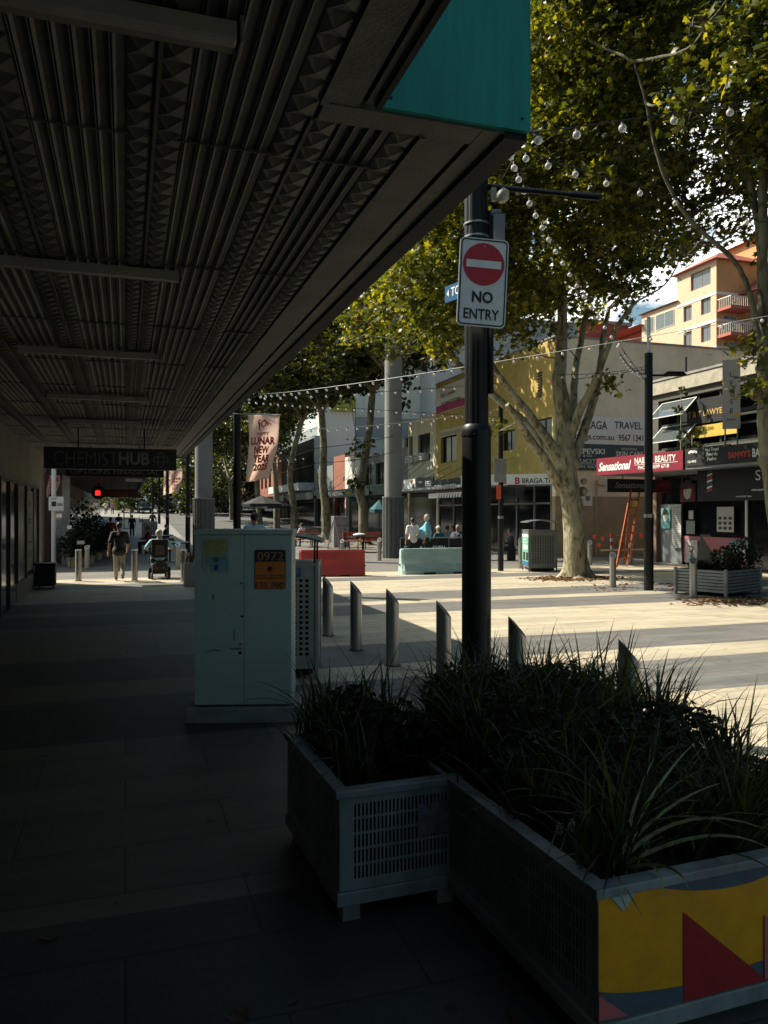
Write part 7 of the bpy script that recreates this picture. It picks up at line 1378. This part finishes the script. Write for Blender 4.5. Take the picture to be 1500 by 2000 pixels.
# small planter right of wheelchair
p = atp(371, 20.6); t = thing('flower_tub', 'small pale tub with a green spiky plant right of the wheelchair', 'planter', p); part('tub', MB().bbox((p.x-.16, p.y-.2, 0), (p.x+.22, p.y+.2, .62), .02), 'bin_panel', t); V, Fc = blades(rng, 60, .5, .08, .02, .8); g_ = thing('spiky_plant', 'green spiky plant growing in the small pale tub', 'plant', (p.x, p.y, .6)); mesh_np('blades', V, Fc, 'far_leaf', g_, world=False)
# far white tower at street end
t = thing('white_tower', 'bright white building in the gap at the street end', 'building', (0, 190, 0)); p = W(288, 950, 190); part('wall', MB().box((p.x-3, 190, 0), (p.x+9, 200, 11)), 'white_render', t); part('roof_slab', MB().box((p.x-3.4, 189.6, 11), (p.x+9.4, 200.4, 11.5)), 'concrete', t)
# cars
def car(loc, face, m_, label, suv=False):
    t = thing('parked_car', label, 'car', loc, R(face), group='cars at the far end of the street'); k = .18 if suv else 0
    prof = [(-2.2, .35), (-2.22, .75), (-2.1, .92), (-1.75, 1.0), (-1.2, 1.42+k), (-.4, 1.5+k), (.5, 1.46+k), (1.15, 1.02), (2.0, .88), (2.2, .68), (2.22, .35)]
    q = MB(); n_ = len(prof)
    for sx in (-1, 1):
        for wx in (.80, .86): q.v += [(sx*(wx if z < 1.05 else wx-.17), y, z*(1 if wx == .86 else 1.0)) for y, z in prof]
    q = MB(); L_ = [(-(.86 if z < 1.05 else .66), y, z) for y, z in prof]; Rr = [((.86 if z < 1.05 else .66), y, z) for y, z in prof]; q.v = L_+Rr; q.f = [(i, i+1, n_+i+1, n_+i) for i in range(n_-1)]+[(n_-1, 0, n_, 2*n_-1), tuple(range(n_)), tuple(range(n_, 2*n_))[::-1]]; part('body', q, m_, t, world=False)
    q = MB(); q.prism([(-.60, 1.16, 1.04), (.60, 1.16, 1.04), (.55, .55, 1.42+k), (-.55, .55, 1.42+k)], (0, .02, .015)); part('windscreen', q, 'glass_dark', t, world=False); q = MB(); q.prism([(-.6, -1.74, 1.02), (.6, -1.74, 1.02), (.55, -1.25, 1.38+k), (-.55, -1.25, 1.38+k)], (0, -.02, .015)); part('rear_window', q, 'glass_dark', t, world=False)
    for sx in (-1, 1):
        q = MB(); q.prism([(sx*.80, -1.45, 1.06), (sx*.80, .95, 1.06), (sx*.675, .45, 1.40+k), (sx*.675, -1.1, 1.38+k)], (sx*.012, 0, 0)); part('side_window', q, 'glass_dark', t, world=False); q = MB(); q.bbox((sx*.62-.16, 2.14, .66), (sx*.62+.16, 2.23, .8), .02); part('headlight', q, 'white_paint', t, world=False)
        for y in (-1.35, 1.35): q = MB(); q.tube([(sx*.68, y, .33), (sx*.875, y, .33)], .33, 18); w2 = part('wheel', q, 'near_black', t, world=False); q = MB(); q.tube([(sx*.87, y, .33), (sx*.885, y, .33)], .2, 12); part('rim', q, 'grey_metal', w2, world=False)
    q = MB(); q.box((-.45, 2.215, .45), (.45, 2.23, .6)); part('grille', q, 'near_black', t, world=False)
mat('car_white', (.55, .56, .56), .25, .1, noise=0); mat('car_dark', (.03, .035, .04), .25, .2, noise=0); mat('car_silver', (.28, .31, .33), .25, .5, noise=0); mat('car_blue', (.05, .10, .15), .25, .3, noise=0)
for u, D, f_, m_, lb_, s_ in ((275, 92, 185, 'car_white', 'white car nearest the far bins at the street end', True), (268, 100, 180, 'car_silver', 'silver car behind the white one at the street end', False), (290, 104, 180, 'car_white', 'pale car between the far lamp posts', True), (283, 84, 182, 'car_dark', 'dark car in front of the pale ones at the street end', False), (340, 90, 215, 'car_blue', 'dark blue car parked right of the far lamp posts', False), (356, 86, 200, 'car_silver', 'silver grey car just above the distant pedestrian', True), (390, 92, 250, 'car_dark', 'dark car partly hidden by the ribbed column', False), (434, 84, 265, 'car_white', 'white van like car left of the banner lamp post', True)):
    car(atp(u, D*1.22), f_, m_, lb_, s_)
# leaf litter and single fallen leaves
def litter(name, label, pts, s, m_='dry_leaf'):
    rs = random.Random(7); V = []; Fc = []; 
    for i, (x, y) in enumerate(pts):
        q_ = Euler((rs.gauss(0, .35), rs.gauss(0, .35), rs.uniform(0, 6.28))).to_matrix(); k = s*rs.uniform(.5, 1.2); o = len(V)
        for v in LBv: V.append(tuple(Vector((x, y, .018+rs.random()*.0))+q_ @ Vector([float(c) for c in v])*k))
        Fc += [tuple(int(a)+o for a in f) for f in LBf]
    return V, Fc
rs = random.Random(3); pts = []
for c, r_, n_ in ((G(1125, 1130), 1.5, 900), (Vector((BT1.x-.3, BT1.y+1.3, 0)), 1.4, 450), (G(720, 1064), 2.2, 350), (G(638, 1059), 2, 200), (Vector((12.6, 17.3, 0)), 2.0, 90)):
    for i in range(n_): a_ = rs.uniform(0, 6.28); q_ = r_*math.sqrt(rs.random())*rs.uniform(.5, 1.1); pts.append((c.x+q_*math.cos(a_)*1.15, c.y+q_*math.sin(a_)*.7))
V, Fc = litter('', '', pts, .11); o = mesh_np('leaf_litter', V, Fc, 'dry_leaf'); o['kind'] = 'stuff'; o['label'] = 'dry brown leaf litter round the tree feet'; o['category'] = 'leaf litter'
singles = [(95, 1835, .14), (1000, 1930, .16), (470, 1995, .15), (1012, 1996, .13), (570, 1963, .07), (225, 1770, .06), (40, 1420, .07), (635, 1895, .04), (52, 1790, .05), (135, 1495, .05), (300, 1375, .05), (180, 1368, .04)]
near_l = [(235, 1268), (246, 1275), (241, 1282), (227, 1300), (246, 1310), (223, 1297), (278, 1265), (305, 1266), (275, 1158), (272, 1157), (248, 1163), (228, 1170), (215, 1210), (250, 1226), (276, 1206), (232, 1215), (292, 1212), (340, 1216), (245, 1227), (148, 1242), (232, 1255)]
for i, (u, v, s_) in enumerate(singles+[(u, v, .07) for u, v in near_l]):
    p = G(u, v); V, Fc = litter('', '', [(0, 0)], 1.0); V = [(x*s_*1.3, y*s_*1.3, .006+abs(z-.018)*s_*1.6) for x, y, z in V]
    lb_ = {0: 'large brown leaf at the lower left of the dark paving', 1: 'brown leaf lying beside the foot of the mural planter', 2: 'brown leaf cut by the bottom picture edge', 3: 'brown leaf half hidden under the mural planter corner'}.get(i, 'small dead leaf on the pale near paving' if i < 12 else 'small dark leaf scattered along the covered path')
    o = mesh_np('fallen_leaf', V, Fc, 'dry_leaf'); o.location = p; o.rotation_euler = (0, 0, i*1.7); o['label'] = lb_; o['category'] = 'leaf'; o['group'] = 'fallen leaves under the awning'
    if i < 12: pass
